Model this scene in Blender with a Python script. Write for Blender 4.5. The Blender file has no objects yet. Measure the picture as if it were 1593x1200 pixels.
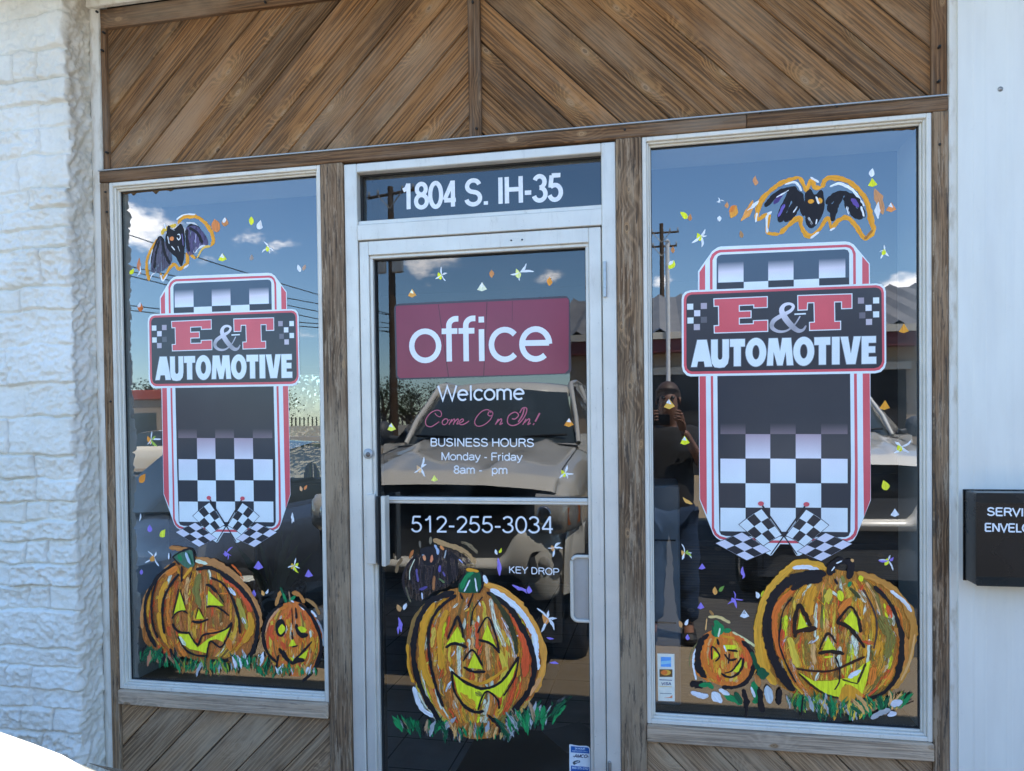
import bpy, bmesh, math, random
from mathutils import Vector, Matrix, noise

# ------------------------------------------------------------------ camera, world, sun, exposure
scn = bpy.context.scene
COL = scn.collection
R = math.radians
F_PX, PPX, PPY = 1150.0, 796.5, 676.75            # focal length and principal point of the photo (1593 x 1200)
CAM_D, CAM_Z = 2.59, 1.60
YAW, PITCH, ROLL = 0.195802, -0.0180386, 0.0123497
def _axes():
    cy, sy, cp, sp, cr, sr = math.cos(YAW), math.sin(YAW), math.cos(PITCH), math.sin(PITCH), math.cos(ROLL), math.sin(ROLL)
    f = Vector((-sy*cp, cy*cp, sp)); rt = Vector((cy, sy, 0)); dn = -rt.cross(f)
    return cr*rt + sr*dn, -sr*rt + cr*dn, f
RT, DN, FW = _axes()
cam_data = bpy.data.cameras.new('camera')
cam = bpy.data.objects.new('camera', cam_data); COL.objects.link(cam)
m3 = Matrix((RT, -DN, -FW)).transposed()
cam.matrix_world = Matrix.Translation((0, -CAM_D, CAM_Z)) @ m3.to_4x4()
cam_data.sensor_width = 36.0
cam_data.lens = F_PX*36/1593
cam_data.shift_y = (PPY-600)/1593
cam_data.clip_start, cam_data.clip_end = 0.02, 2000
scn.camera = cam

SUN_EL, SUN_AZ = R(63), R(36)        # azimuth: degrees behind the plane of the shop front, from +X towards +Y
SUN_DIR = Vector((math.cos(SUN_EL)*math.cos(SUN_AZ), math.cos(SUN_EL)*math.sin(SUN_AZ), math.sin(SUN_EL)))
world = bpy.data.worlds.new('World'); scn.world = world; world.use_nodes = True
wn = world.node_tree; wn.nodes.clear()
def wnode(t, **kw):
    n = wn.nodes.new(t)
    for k, v in kw.items(): setattr(n, k, v)
    return n
sky = wnode('ShaderNodeTexSky', sky_type='NISHITA'); sky.sun_disc = False
sky.sun_elevation = SUN_EL; sky.sun_rotation = math.atan2(SUN_DIR.x, SUN_DIR.y)
sky.dust_density = 0.15; sky.air_density = 1.1; sky.ozone_density = 2.6
bg = wnode('ShaderNodeBackground'); bg.inputs['Strength'].default_value = 0.15
wout = wnode('ShaderNodeOutputWorld')
tc = wnode('ShaderNodeTexCoord')
def refl_dir(px, py):
    d = (px-PPX)/F_PX*RT + (py-PPY)/F_PX*DN + FW
    d = Vector((d.x, -d.y, d.z)); return d.normalized()
def wmath(op, a, b=None, clamp=False):
    n = wnode('ShaderNodeMath', operation=op, use_clamp=clamp)
    for i, v in enumerate((a, b)):
        if v is None: continue
        if isinstance(v, (int, float)): n.inputs[i].default_value = v
        else: wn.links.new(v, n.inputs[i])
    return n.outputs[0]
blobs = [(210,350,.045,1.3),(250,356,.034,1.1),(372,368,.034,.95),(430,386,.028,.7),(210,490,.03,.6),(300,505,.05,.75),(330,420,.05,.55),(450,455,.035,.6),(480,520,.03,.8),(640,400,.06,1.0),(690,398,.05,.9),(720,402,.04,.6),
         (675,427,.018,.7),(862,432,.03,1.0),(900,415,.02,.6),(1025,437,.022,.9),(1395,447,.025,1.2),(1425,440,.025,1.2),(1440,445,.03,1.2),(560,470,.03,.6),(590,520,.02,.5)]
acc = None
for px, py, rad, st in blobs:
    d = refl_dir(px, py)
    sub = wnode('ShaderNodeVectorMath', operation='SUBTRACT'); wn.links.new(tc.outputs['Generated'], sub.inputs[0]); sub.inputs[1].default_value = d
    sc_ = wnode('ShaderNodeVectorMath', operation='MULTIPLY'); wn.links.new(sub.outputs[0], sc_.inputs[0]); sc_.inputs[1].default_value = (1, 1, 2.0)
    ln = wnode('ShaderNodeVectorMath', operation='LENGTH'); wn.links.new(sc_.outputs[0], ln.inputs[0])
    mr = wnode('ShaderNodeMapRange'); wn.links.new(ln.outputs['Value'], mr.inputs['Value'])
    mr.inputs['From Min'].default_value = 0; mr.inputs['From Max'].default_value = rad*2; mr.inputs['To Min'].default_value = st; mr.inputs['To Max'].default_value = 0
    acc = mr.outputs[0] if acc is None else wmath('MAXIMUM', acc, mr.outputs[0])
nz = wnode('ShaderNodeTexNoise'); nz.inputs['Scale'].default_value = 26; nz.inputs['Detail'].default_value = 7; nz.inputs['Roughness'].default_value = .62
mp = wnode('ShaderNodeVectorMath', operation='MULTIPLY'); wn.links.new(tc.outputs['Generated'], mp.inputs[0]); mp.inputs[1].default_value = (1, 1, 1.8)
wn.links.new(mp.outputs[0], nz.inputs['Vector'])
nz2 = wnode('ShaderNodeTexNoise'); nz2.inputs['Scale'].default_value = 3.2; nz2.inputs['Detail'].default_value = 5
wn.links.new(mp.outputs[0], nz2.inputs['Vector'])
field = wmath('ADD', wmath('MULTIPLY', acc, .75), wmath('MULTIPLY', wmath('SUBTRACT', nz.outputs['Fac'], .5), 1.25))
field = wmath('ADD', field, wmath('MULTIPLY', wmath('SUBTRACT', nz2.outputs['Fac'], .62), .8))
cm = wnode('ShaderNodeMapRange', interpolation_type='SMOOTHSTEP'); wn.links.new(field, cm.inputs['Value'])
cm.inputs['From Min'].default_value = .33; cm.inputs['From Max'].default_value = .72
mixc = wnode('ShaderNodeMix', data_type='RGBA'); wn.links.new(cm.outputs[0], mixc.inputs['Factor'])
skt = wnode('ShaderNodeMix', data_type='RGBA', blend_type='MULTIPLY'); skt.inputs['Factor'].default_value = 1; wn.links.new(sky.outputs[0], skt.inputs[6]); skt.inputs[7].default_value = (.83, 1.02, 1.19, 1)
wn.links.new(skt.outputs[2], mixc.inputs[6]); mixc.inputs[7].default_value = (14, 14, 14.5, 1)
wn.links.new(mixc.outputs[2], bg.inputs['Color']); wn.links.new(bg.outputs[0], wout.inputs['Surface'])
CLOUD = mixc

sun_l = bpy.data.lights.new('sun', 'SUN'); sun_l.energy = 4.9; sun_l.angle = R(.5); sun_l.color = (1, .94, .84)
sun_o = bpy.data.objects.new('sun', sun_l); COL.objects.link(sun_o)
sun_o.rotation_euler = SUN_DIR.to_track_quat('Z', 'Y').to_euler(); sun_o.location = (8, 6, 14)
scn.view_settings.view_transform = 'Standard'; scn.view_settings.look = 'None'
scn.view_settings.exposure = 1.5; scn.view_settings.gamma = 1
scn.cycles.max_bounces = 10; scn.cycles.transparent_max_bounces = 96; scn.cycles.glossy_bounces = 5
scn.cycles.use_denoising = True
scn.cycles.sample_clamp_indirect = 6.0

# ------------------------------------------------------------------ helpers
rnd = random.Random(7)
def P(px, py, Y=0.0):
    d = (px-PPX)/F_PX*RT + (py-PPY)/F_PX*DN + FW
    t = (Y+CAM_D)/d.y
    return (t*d.x, CAM_Z+t*d.z)
def s2l(c):
    return tuple(((v/255)/12.92 if v/255 <= .04045 else ((v/255+.055)/1.055)**2.4) for v in c[:3])
def pc(r, g, b, k=.55):
    """paint colour as photographed in the shade, turned into an albedo"""
    return tuple(min(.9, v/k) for v in s2l((r, g, b)))
def tag(o, label=None, cat=None, group=None, kind=None):
    if label: o['label'] = label
    if cat: o['category'] = cat
    if group: o['group'] = group
    if kind: o['kind'] = kind
    return o
def empty(name, loc=(0, 0, 0), label=None, cat=None, group=None, rz=0):
    o = bpy.data.objects.new(name, None); COL.objects.link(o); o.location = loc; o.rotation_euler = (0, 0, rz)
    o.empty_display_size = .1
    return tag(o, label, cat, group)
def copy_tree(o, parent=None):
    c = o.copy(); COL.objects.link(c); c.parent = parent
    for ch in [x for x in COL.objects if x.parent == o]: copy_tree(ch, c)
    return c

class MB:
    """collects shapes; build() links them as ONE mesh object"""
    def __init__(s): s.v = []; s.f = []; s.uv = []; s.col = []; s.mi = []; s.sm = []
    def face(s, pts, uv=None, col=None, mi=0, sm=False):
        n = len(s.v); s.v += [tuple(p) for p in pts]; s.f.append(list(range(n, n+len(pts))))
        s.uv += uv if uv else [(0, 0)]*len(pts)
        s.col += (col if isinstance(col, list) else [col or (1, 1, 1, 0)]*len(pts)); s.mi.append(mi); s.sm.append(sm)
    def grid(s, rows, sm=True, mi=0, close=False, uvs=None, col=None):
        n = len(s.v); nr, nc = len(rows), len(rows[0])
        for r in rows: s.v += [tuple(p) for p in r]
        for i in range(nr-1):
            for j in range(nc if close else nc-1):
                j2 = (j+1) % nc
                s.f.append([n+i*nc+j, n+i*nc+j2, n+(i+1)*nc+j2, n+(i+1)*nc+j])
                s.uv += ([uvs[i][j], uvs[i][j2], uvs[i+1][j2], uvs[i+1][j]] if uvs else [(0, 0)]*4)
                s.col += [col or (1, 1, 1, 0)]*4; s.mi.append(mi); s.sm.append(sm)
    def box(s, x0, x1, y0, y1, z0, z1, mi=0, bev=0.0, col=None, uvm=None):
        if x0 > x1: x0, x1 = x1, x0
        if y0 > y1: y0, y1 = y1, y0
        if z0 > z1: z0, z1 = z1, z0
        b = min(bev, (x1-x0)*.45, (y1-y0)*.45, (z1-z0)*.45)
        ou, ov = rnd.random()*9, rnd.random()*9
        def UV(p):
            if uvm == 'x': return (p[0]+ou, p[2]+p[1]+ov)
            if uvm == 'z': return (p[2]+ou, p[0]+p[1]+ov)
            return (p[0]+ou, p[2]+ov)
        def q(pts):
            s.face(pts, uv=[UV(p) for p in pts], mi=mi, col=col)
        X, Y, Z = (x0, x1), (y0, y1), (z0, z1)
        if b <= 0:
            q([(x0,y0,z0),(x1,y0,z0),(x1,y0,z1),(x0,y0,z1)]); q([(x1,y1,z0),(x0,y1,z0),(x0,y1,z1),(x1,y1,z1)])
            q([(x0,y1,z0),(x0,y0,z0),(x0,y0,z1),(x0,y1,z1)]); q([(x1,y0,z0),(x1,y1,z0),(x1,y1,z1),(x1,y0,z1)])
            q([(x0,y0,z1),(x1,y0,z1),(x1,y1,z1),(x0,y1,z1)]); q([(x0,y1,z0),(x1,y1,z0),(x1,y0,z0),(x0,y0,z0)]); return
        q([(x0+b,y0,z0+b),(x1-b,y0,z0+b),(x1-b,y0,z1-b),(x0+b,y0,z1-b)]); q([(x1-b,y1,z0+b),(x0+b,y1,z0+b),(x0+b,y1,z1-b),(x1-b,y1,z1-b)])
        q([(x0,y1-b,z0+b),(x0,y0+b,z0+b),(x0,y0+b,z1-b),(x0,y1-b,z1-b)]); q([(x1,y0+b,z0+b),(x1,y1-b,z0+b),(x1,y1-b,z1-b),(x1,y0+b,z1-b)])
        q([(x0+b,y0+b,z1),(x1-b,y0+b,z1),(x1-b,y1-b,z1),(x0+b,y1-b,z1)]); q([(x0+b,y1-b,z0),(x1-b,y1-b,z0),(x1-b,y0+b,z0),(x0+b,y0+b,z0)])
        for a, sx in ((x0, 1), (x1, -1)):
            q([(a+sx*b,y0,z0+b),(a+sx*b,y0,z1-b),(a,y0+b,z1-b),(a,y0+b,z0+b)]); q([(a+sx*b,y1,z0+b),(a+sx*b,y1,z1-b),(a,y1-b,z1-b),(a,y1-b,z0+b)])
            q([(a+sx*b,y0+b,z1),(a+sx*b,y1-b,z1),(a,y1-b,z1-b),(a,y0+b,z1-b)]); q([(a+sx*b,y0+b,z0),(a+sx*b,y1-b,z0),(a,y1-b,z0+b),(a,y0+b,z0+b)])
        for c, sy in ((y0, 1), (y1, -1)):
            q([(x0+b,c,z1-b),(x1-b,c,z1-b),(x1-b,c+sy*b,z1),(x0+b,c+sy*b,z1)]); q([(x0+b,c,z0+b),(x1-b,c,z0+b),(x1-b,c+sy*b,z0),(x0+b,c+sy*b,z0)])
            for a, sx in ((x0, 1), (x1, -1)):
                for e, sz in ((z0, 1), (z1, -1)):
                    q([(a+sx*b,c,e+sz*b),(a,c+sy*b,e+sz*b),(a+sx*b,c+sy*b,e)])
    def tube(s, pts, r, n=8, mi=0, cap=True, col=None):
        pts = [Vector(p) for p in pts]; rows = []
        for i, p in enumerate(pts):
            t = (pts[min(i+1, len(pts)-1)]-pts[max(i-1, 0)]).normalized()
            a = t.cross(Vector((0, 0, 1)) if abs(t.z) < .9 else Vector((1, 0, 0))).normalized(); b = t.cross(a)
            rr = r[i] if isinstance(r, (list, tuple)) else r
            rows.append([p+rr*(math.cos(2*math.pi*k/n)*a+math.sin(2*math.pi*k/n)*b) for k in range(n)])
        s.grid(rows, close=True, mi=mi, col=col)
        if cap:
            s.face(rows[0][::-1], mi=mi, col=col); s.face(rows[-1], mi=mi, col=col)
    def lathe(s, prof, c=(0, 0, 0), n=24, axis='z', mi=0, a0=0, a1=2*math.pi, col=None):
        rows = []
        full = abs(a1-a0-2*math.pi) < 1e-6
        for r_, h in prof:
            row = []
            for k in range(n if full else n+1):
                a = a0+(a1-a0)*k/n; x, y = r_*math.cos(a), r_*math.sin(a)
                row.append((c[0]+x, c[1]+y, c[2]+h) if axis == 'z' else (c[0]+x, c[1]+h, c[2]+y) if axis == 'y' else (c[0]+h, c[1]+x, c[2]+y))
            rows.append(row)
        s.grid(rows, close=full, mi=mi, col=col)
    def build(s, name, mat, parent=None, merge=False, loc=None):
        me = bpy.data.meshes.new(name); me.from_pydata(s.v, [], s.f)
        for m in (mat if isinstance(mat, (list, tuple)) else [mat]): me.materials.append(m)
        u = me.uv_layers.new(name='UVMap'); u.data.foreach_set('uv', [x for p in s.uv for x in p])
        c = me.color_attributes.new('Col', 'FLOAT_COLOR', 'CORNER')
        c.data.foreach_set('color', [x for p in s.col for x in (tuple(p)+(0,))[:4]])
        me.polygons.foreach_set('material_index', s.mi); me.polygons.foreach_set('use_smooth', s.sm)
        if merge:
            bm = bmesh.new(); bm.from_mesh(me); bmesh.ops.remove_doubles(bm, verts=bm.verts, dist=1e-5)
            bmesh.ops.recalc_face_normals(bm, faces=bm.faces); bm.to_mesh(me); bm.free()
        me.update()
        o = bpy.data.objects.new(name, me); COL.objects.link(o)
        if parent is not None:
            o.parent = parent
            if parent.location.length > 0 and loc is None: pass
        if loc is not None: o.location = loc
        return o
def spline(pts, n=10):
    """Catmull-Rom through 2-D points"""
    if len(pts) < 3:
        (x0, y0), (x1, y1) = pts[0][:2], pts[-1][:2]
        return [(x0+(x1-x0)*i/n, y0+(y1-y0)*i/n) for i in range(n+1)]
    q = [pts[0]]+list(pts)+[pts[-1]]; out = []
    for i in range(1, len(q)-2):
        for k in range(n):
            t = k/n
            out.append(tuple(.5*((2*q[i][c])+(-q[i-1][c]+q[i+1][c])*t+(2*q[i-1][c]-5*q[i][c]+4*q[i+1][c]-q[i+2][c])*t*t+(-q[i-1][c]+3*q[i][c]-3*q[i+1][c]+q[i+2][c])*t**3) for c in (0, 1)))
    out.append(tuple(pts[-1][:2])); return out

# ------------------------------------------------------------------ materials
class NT:
    def __init__(s, name):
        s.m = bpy.data.materials.new(name); s.m.use_nodes = True; s.t = s.m.node_tree; s.t.nodes.clear()
        s.out = s.n('ShaderNodeOutputMaterial')
    def n(s, t, **kw):
        x = s.t.nodes.new(t)
        for k, v in kw.items(): setattr(x, k, v)
        return x
    def set(s, sock, v):
        if hasattr(v, 'is_output') and v.is_output: s.t.links.new(v, sock)
        elif isinstance(v, (tuple, list)) and len(v) == 3 and sock.type == 'RGBA': sock.default_value = (*v, 1)
        else: sock.default_value = v
    def math(s, op, a, b=None, c=None, clamp=False):
        x = s.n('ShaderNodeMath', operation=op, use_clamp=clamp)
        for i, v in enumerate((a, b, c)):
            if v is not None: s.set(x.inputs[i], v)
        return x.outputs[0]
    def vmul(s, a, b):
        x = s.n('ShaderNodeVectorMath', operation='MULTIPLY'); s.set(x.inputs[0], a); s.set(x.inputs[1], b); return x.outputs[0]
    def noise(s, vec, scale=1, detail=4, rough=.55, dist=0, color=False, dims='3D'):
        x = s.n('ShaderNodeTexNoise', noise_dimensions=dims); s.set(x.inputs['Vector'], vec); x.inputs['Scale'].default_value = scale
        x.inputs['Detail'].default_value = detail; x.inputs['Roughness'].default_value = rough; x.inputs['Distortion'].default_value = dist
        return x.outputs['Color' if color else 'Fac']
    def mr(s, v, a, b, c=0, d=1, smooth=True):
        x = s.n('ShaderNodeMapRange', interpolation_type='SMOOTHSTEP' if smooth else 'LINEAR'); s.set(x.inputs['Value'], v)
        for k, q in zip(('From Min', 'From Max', 'To Min', 'To Max'), (a, b, c, d)): s.set(x.inputs[k], q)
        return x.outputs[0]
    def mix(s, f, a, b, blend='MIX'):
        x = s.n('ShaderNodeMix', data_type='RGBA', blend_type=blend); s.set(x.inputs['Factor'], f); s.set(x.inputs[6], a); s.set(x.inputs[7], b); return x.outputs[2]
    def uv(s): return s.n('ShaderNodeUVMap').outputs[0]
    def obj(s): return s.n('ShaderNodeTexCoord').outputs['Object']
    def pos(s): return s.n('ShaderNodeNewGeometry').outputs['Position']
    def sep(s, v):
        x = s.n('ShaderNodeSeparateXYZ'); s.set(x.inputs[0], v); return x.outputs
    def bump(s, h, strength=.3, dist=.002):
        x = s.n('ShaderNodeBump'); s.set(x.inputs['Height'], h); x.inputs['Strength'].default_value = strength; x.inputs['Distance'].default_value = dist; return x.outputs[0]
    def pbr(s, col, rough=.6, metal=0, normal=None, spec=.5, coat=0, alpha=None):
        b = s.n('ShaderNodeBsdfPrincipled'); s.set(b.inputs['Base Color'], col); s.set(b.inputs['Roughness'], rough); s.set(b.inputs['Metallic'], metal)
        b.inputs['Specular IOR Level'].default_value = spec; b.inputs['Coat Weight'].default_value = coat; b.inputs['Coat Roughness'].default_value = .04
        if normal is not None: s.set(b.inputs['Normal'], normal)
        if alpha is not None: s.set(b.inputs['Alpha'], alpha)
        s.t.links.new(b.outputs[0], s.out.inputs['Surface']); return b

def plain(name, col, rough=.5, metal=0, var=.12, scale=9, spec=.5, coat=0, bump=0, fine=60):
    t = NT(name); n1 = t.noise(t.obj(), scale, 5); n2 = t.noise(t.obj(), fine, 3)
    v = t.math('ADD', t.math('MULTIPLY', t.math('SUBTRACT', n1, .5), var*2), t.math('MULTIPLY', t.math('SUBTRACT', n2, .5), var))
    c = t.mix(1.0, col, t.math('ADD', v, 1.0), 'MULTIPLY')
    t.pbr(c, t.mr(n1, .2, .8, max(0, rough-.08), min(1, rough+.08), False), metal, t.bump(n2, bump, .002) if bump else None, spec, coat); return t.m

def metalpaint(name, col, rough, metal, grime):
    t = NT(name); p = t.pos(); n1 = t.noise(p, 7, 5); n2 = t.noise(t.vmul(p, (1, 1, .25)), 34, 6, .75); n3 = t.noise(p, 160, 2); n4 = t.noise(t.vmul(p, (60, 60, 3)), 1, 4, .7)
    c = t.mix(t.mr(n1, .3, .7), col, tuple(v*.90 for v in col)); c = t.mix(t.math('MULTIPLY', t.mr(n2, .56, .74), grime), c, (.36, .31, .24)); c = t.mix(t.math('MULTIPLY', t.mr(n3, .70, .76), grime), c, (.12, .10, .08)); c = t.mix(t.math('MULTIPLY', t.mr(n4, .58, .7), grime*.5), c, (.40, .37, .33))
    t.pbr(c, t.mr(n2, .3, .7, rough-.06, rough+.14, False), metal, t.bump(n1, .12, .004), .45); return t.m

def wood(name, dark, mid, light, knots=1.0, weather=(.30,.28,.26), wamt=.35, peel=0):
    t = NT(name); uv = t.uv(); u, v, _ = t.sep(uv)
    big = t.noise(t.vmul(uv, (1.3, 5, 1)), 1, 4)
    # knots: sparse cells in stretched plank space
    cu = t.n('ShaderNodeCombineXYZ'); t.set(cu.inputs[0], t.math('MULTIPLY', u, 4.2)); t.set(cu.inputs[1], t.math('MULTIPLY', v, 8.0))
    vo = t.n('ShaderNodeTexVoronoi', voronoi_dimensions='2D'); t.set(vo.inputs['Vector'], cu.outputs[0]); vo.inputs['Scale'].default_value = 1
    gate = t.math('GREATER_THAN', t.sep(vo.outputs['Color'])[0], .44)
    d = t.math('ADD', vo.outputs['Distance'], t.math('MULTIPLY', t.math('SUBTRACT', t.noise(t.vmul(uv, (14, 30, 1)), 1, 2), .5), .10))
    near = t.math('MULTIPLY', t.mr(d, .42, .06), gate)
    core = t.math('MULTIPLY', t.mr(d, .095, .05), gate)
    heart = t.math('MULTIPLY', t.mr(d, .045, .02), gate)
    warp = t.math('MULTIPLY', t.math('SUBTRACT', t.noise(t.vmul(uv, (.9, 5, 1)), 1, 2), .5), 26.0)
    ph = t.math('ADD', t.math('ADD', t.math('MULTIPLY', v, 420), warp), t.math('MULTIPLY', near, 22.0*knots))
    bmask = t.mr(t.noise(t.vmul(uv, (1.5, 9, 1)), 1, 3), .42, .62)
    saw = t.math('POWER', t.math('MULTIPLY', t.math('ADD', t.math('SINE', ph), 1), .5), 2.2)
    band = t.math('ADD', .42, t.math('MULTIPLY', t.math('SUBTRACT', saw, .42), t.math('ADD', .25, t.math('MULTIPLY', bmask, .75))))
    fine = t.noise(t.vmul(uv, (2.6, 170, 1)), 1, 5, .72)
    fine2 = t.noise(t.vmul(uv, (6, 380, 1)), 1, 4, .75)
    g = t.math('ADD', t.math('MULTIPLY', band, .20), t.math('ADD', t.math('MULTIPLY', t.mr(fine, .33, .67, 0, 1, False), .36), t.math('MULTIPLY', big, .50)))
    g = t.math('ADD', g, t.math('MULTIPLY', t.math('SUBTRACT', fine2, .5), .75))
    c = t.mix(t.mr(g, .38, .62), dark, mid); c = t.mix(t.mr(g, .64, 1.0), c, light)
    tone = t.noise(t.vmul(uv, (.35, 1.1, 1)), 1, 2)
    c = t.mix(1, c, t.mix(t.mr(tone, .3, .7), (.74, .76, .80), (1.13, 1.04, .93)), 'MULTIPLY')
    if knots:
        c = t.mix(t.math('MULTIPLY', near, .25*knots), c, light)
        ring = t.math('MULTIPLY', t.math('ADD', t.math('SINE', t.math('MULTIPLY', d, 190)), 1), .5)
        kc = t.mix(ring, (.30, .165, .075), (.40, .25, .13))
        c = t.mix(core, c, kc); c = t.mix(t.math('MULTIPLY', heart, t.math('MULTIPLY', t.sep(vo.outputs['Color'])[1], .9)), c, (.10, .06, .035))
        rim = t.math('MULTIPLY', core, t.mr(d, .07, .125)); c = t.mix(t.math('MULTIPLY', rim, .5), c, dark)
    wth = t.math('MAXIMUM', t.mr(t.noise(t.vmul(uv, (2.2, 26, 1)), 1, 5, .65), .42, .72), t.math('MULTIPLY', t.mr(t.noise(t.vmul(uv, (1.1, 3.0, 1)), 1, 5, .6), .48, .68), 1.5))
    c = t.mix(t.math('MULTIPLY', wth, wamt), c, weather)
    if peel:
        pl = t.mr(t.noise(t.vmul(uv, (5, 55, 1)), 1, 6, .75), .52, .60); c = t.mix(t.math('MULTIPLY', pl, peel), c, (.40, .29, .19))
        dk = t.mr(t.noise(t.vmul(uv, (6, 75, 1)), 1, 5, .75), .54, .62); c = t.mix(t.math('MULTIPLY', dk, .75), c, (.05, .042, .036))
    st = t.mr(t.noise(t.vmul(uv, (1.6, 3.2, 1)), 1, 6, .65), .50, .66); c = t.mix(t.math('MULTIPLY', st, .6), c, t.mix(1, c, (.50, .50, .52), 'MULTIPLY'))
    fl = t.mr(t.noise(t.vmul(uv, (8, 85, 1)), 1, 5, .75), .60, .67); c = t.mix(t.math('MULTIPLY', fl, .55), c, (.045, .036, .03))
    hgt = t.math('ADD', t.math('MULTIPLY', band, .35), t.math('ADD', fine, t.math('MULTIPLY', fine2, .5)))
    t.pbr(c, .78, 0, t.bump(hgt, .9, .0022), .25); return t.m

M = {}
M['wood'] = wood('weathered brown wood', (.10,.050,.019), (.325,.16,.060), (.51,.285,.112), 1.0, (.39,.275,.175), .30)
M['trimwood'] = wood('dark brown trim wood', (.095,.05,.024), (.24,.128,.06), (.36,.21,.105), .6, (.32,.25,.18), .34)
M['postwood'] = wood('grey weathered post wood', (.11,.066,.037), (.32,.20,.112), (.47,.31,.175), .55, (.42,.31,.20), .5, peel=.85)
M['greywood'] = wood('silver grey weathered wood', (.34,.25,.17), (.66,.49,.335), (.80,.63,.45), .9, (.70,.54,.39), .55)
M['lowwood'] = wood('greyed kick panel wood', (.20,.125,.07), (.48,.315,.18), (.64,.45,.275), 1.0, (.52,.385,.25), .5)
M['frame'] = metalpaint('white painted window frame', (.79,.745,.645), .42, 0, .45)
M['alu'] = metalpaint('satin silver aluminium', (.74,.70,.62), .40, .25, .32)
M['alu_dark'] = plain('shadowed channel aluminium', (.16,.14,.125), .45, .6, .15)
M['steel'] = plain('brushed steel hardware', (.42,.42,.42), .35, .9, .12)
M['rubber'] = plain('black glazing gasket', (.02,.02,.02), .7, 0, .2)
M['black'] = plain('black satin paint', (.006,.006,.0065), .26, 0, .2)
M['blackmatt'] = plain('matt black', (.015,.015,.016), .6, 0, .3)
M['ivory'] = plain('ivory plastic', (.66,.59,.49), .4, 0, .08)
def stone_mat():
    t = NT('thick white painted stone'); p = t.pos()
    n1 = t.noise(p, 3.0, 4); n2 = t.noise(p, 30, 5); n3 = t.noise(t.vmul(p, (1, 1, 1.6)), 110, 3)
    c = t.mix(t.mr(n1, .35, .7), (.82, .785, .70), (.74, .69, .59))
    c = t.mix(t.math('MULTIPLY', t.mr(n2, .55, .75), .4), c, (.60, .56, .50))
    a = t.n('ShaderNodeAttribute', attribute_name='Col'); c = t.mix(t.math('MULTIPLY', t.sep(a.outputs['Color'])[0], .32), c, (.42, .37, .31))
    t.pbr(c, .6, 0, t.bump(t.math('ADD', n3, t.math('MULTIPLY', n2, 1.4)), .5, .004), .3); return t.m
M['stone'] = stone_mat()
def plaster_trim():
    t = NT('rough painted corner trim'); p = t.pos(); n = t.noise(t.vmul(p, (3, 3, 1)), 14, 5); n2 = t.noise(p, 120, 3)
    c = t.mix(t.mr(n, .45, .75), (.76, .72, .63), (.58, .51, .40)); t.pbr(c, .6, 0, t.bump(n2, .4, .002), .3); return t.m
M['trim'] = plaster_trim()
def siding_mat():
    t = NT('white enamelled metal siding'); p = t.pos(); n = t.noise(t.vmul(p, (6, 6, 1.2)), 2, 4); n2 = t.noise(t.vmul(p, (1, 1, .06)), 26, 4)
    d = t.mr(t.noise(p, 45, 4), .62, .78)
    c = t.mix(t.mr(n, .3, .75), (.81,.78,.69), (.75,.715,.63)); c = t.mix(t.math('MULTIPLY', t.mr(n2, .5, .8), .18), c, (.62, .62, .60)); c = t.mix(t.math('MULTIPLY', d, .12), c, (.5, .48, .44))
    t.pbr(c, .38, 0, t.bump(t.noise(p, 3.5, 3), .35, .012), .5); return t.m
M['siding'] = siding_mat()
def glass(name, ior=1.95, tint=(.86,.88,.88), wob=.02):
    t = NT(name); p = t.pos()
    nb = t.bump(t.noise(p, 2.3, 2), wob, .004)
    fr = t.n('ShaderNodeFresnel'); fr.inputs['IOR'].default_value = ior
    g = t.n('ShaderNodeNewGeometry'); f = t.math('MULTIPLY', fr.outputs[0], t.math('SUBTRACT', 1.0, g.outputs['Backfacing']))
    tr = t.n('ShaderNodeBsdfTransparent'); tr.inputs[0].default_value = (*tint, 1)
    gl = t.n('ShaderNodeBsdfGlossy'); gl.inputs['Roughness'].default_value = 0.0; t.set(gl.inputs['Normal'], nb)
    mx = t.n('ShaderNodeMixShader'); t.set(mx.inputs[0], f); t.t.links.new(tr.outputs[0], mx.inputs[1]); t.t.links.new(gl.outputs[0], mx.inputs[2])
    # thin film of dust
    df = t.n('ShaderNodeBsdfDiffuse'); df.inputs[0].default_value = (.6, .58, .54, 1)
    smr = t.mr(t.noise(t.vmul(p, (3, 3, 11)), 1.2, 5, .7), .52, .75)
    dust = t.math('MULTIPLY', t.math('ADD', t.math('MULTIPLY', t.mr(t.noise(p, 5, 6, .7), .4, .8), .034), t.math('MULTIPLY', smr, .030)), t.math('SUBTRACT', 1.0, g.outputs['Backfacing']))
    m2 = t.n('ShaderNodeMixShader'); t.set(m2.inputs[0], dust); t.t.links.new(mx.outputs[0], m2.inputs[1]); t.t.links.new(df.outputs[0], m2.inputs[2])
    t.t.links.new(m2.outputs[0], t.out.inputs['Surface']); return t.m
M['glass'] = glass('window glass', 2.75)
M['doorglass'] = glass('tinted door glass', 2.0, (.74,.76,.77))
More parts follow.
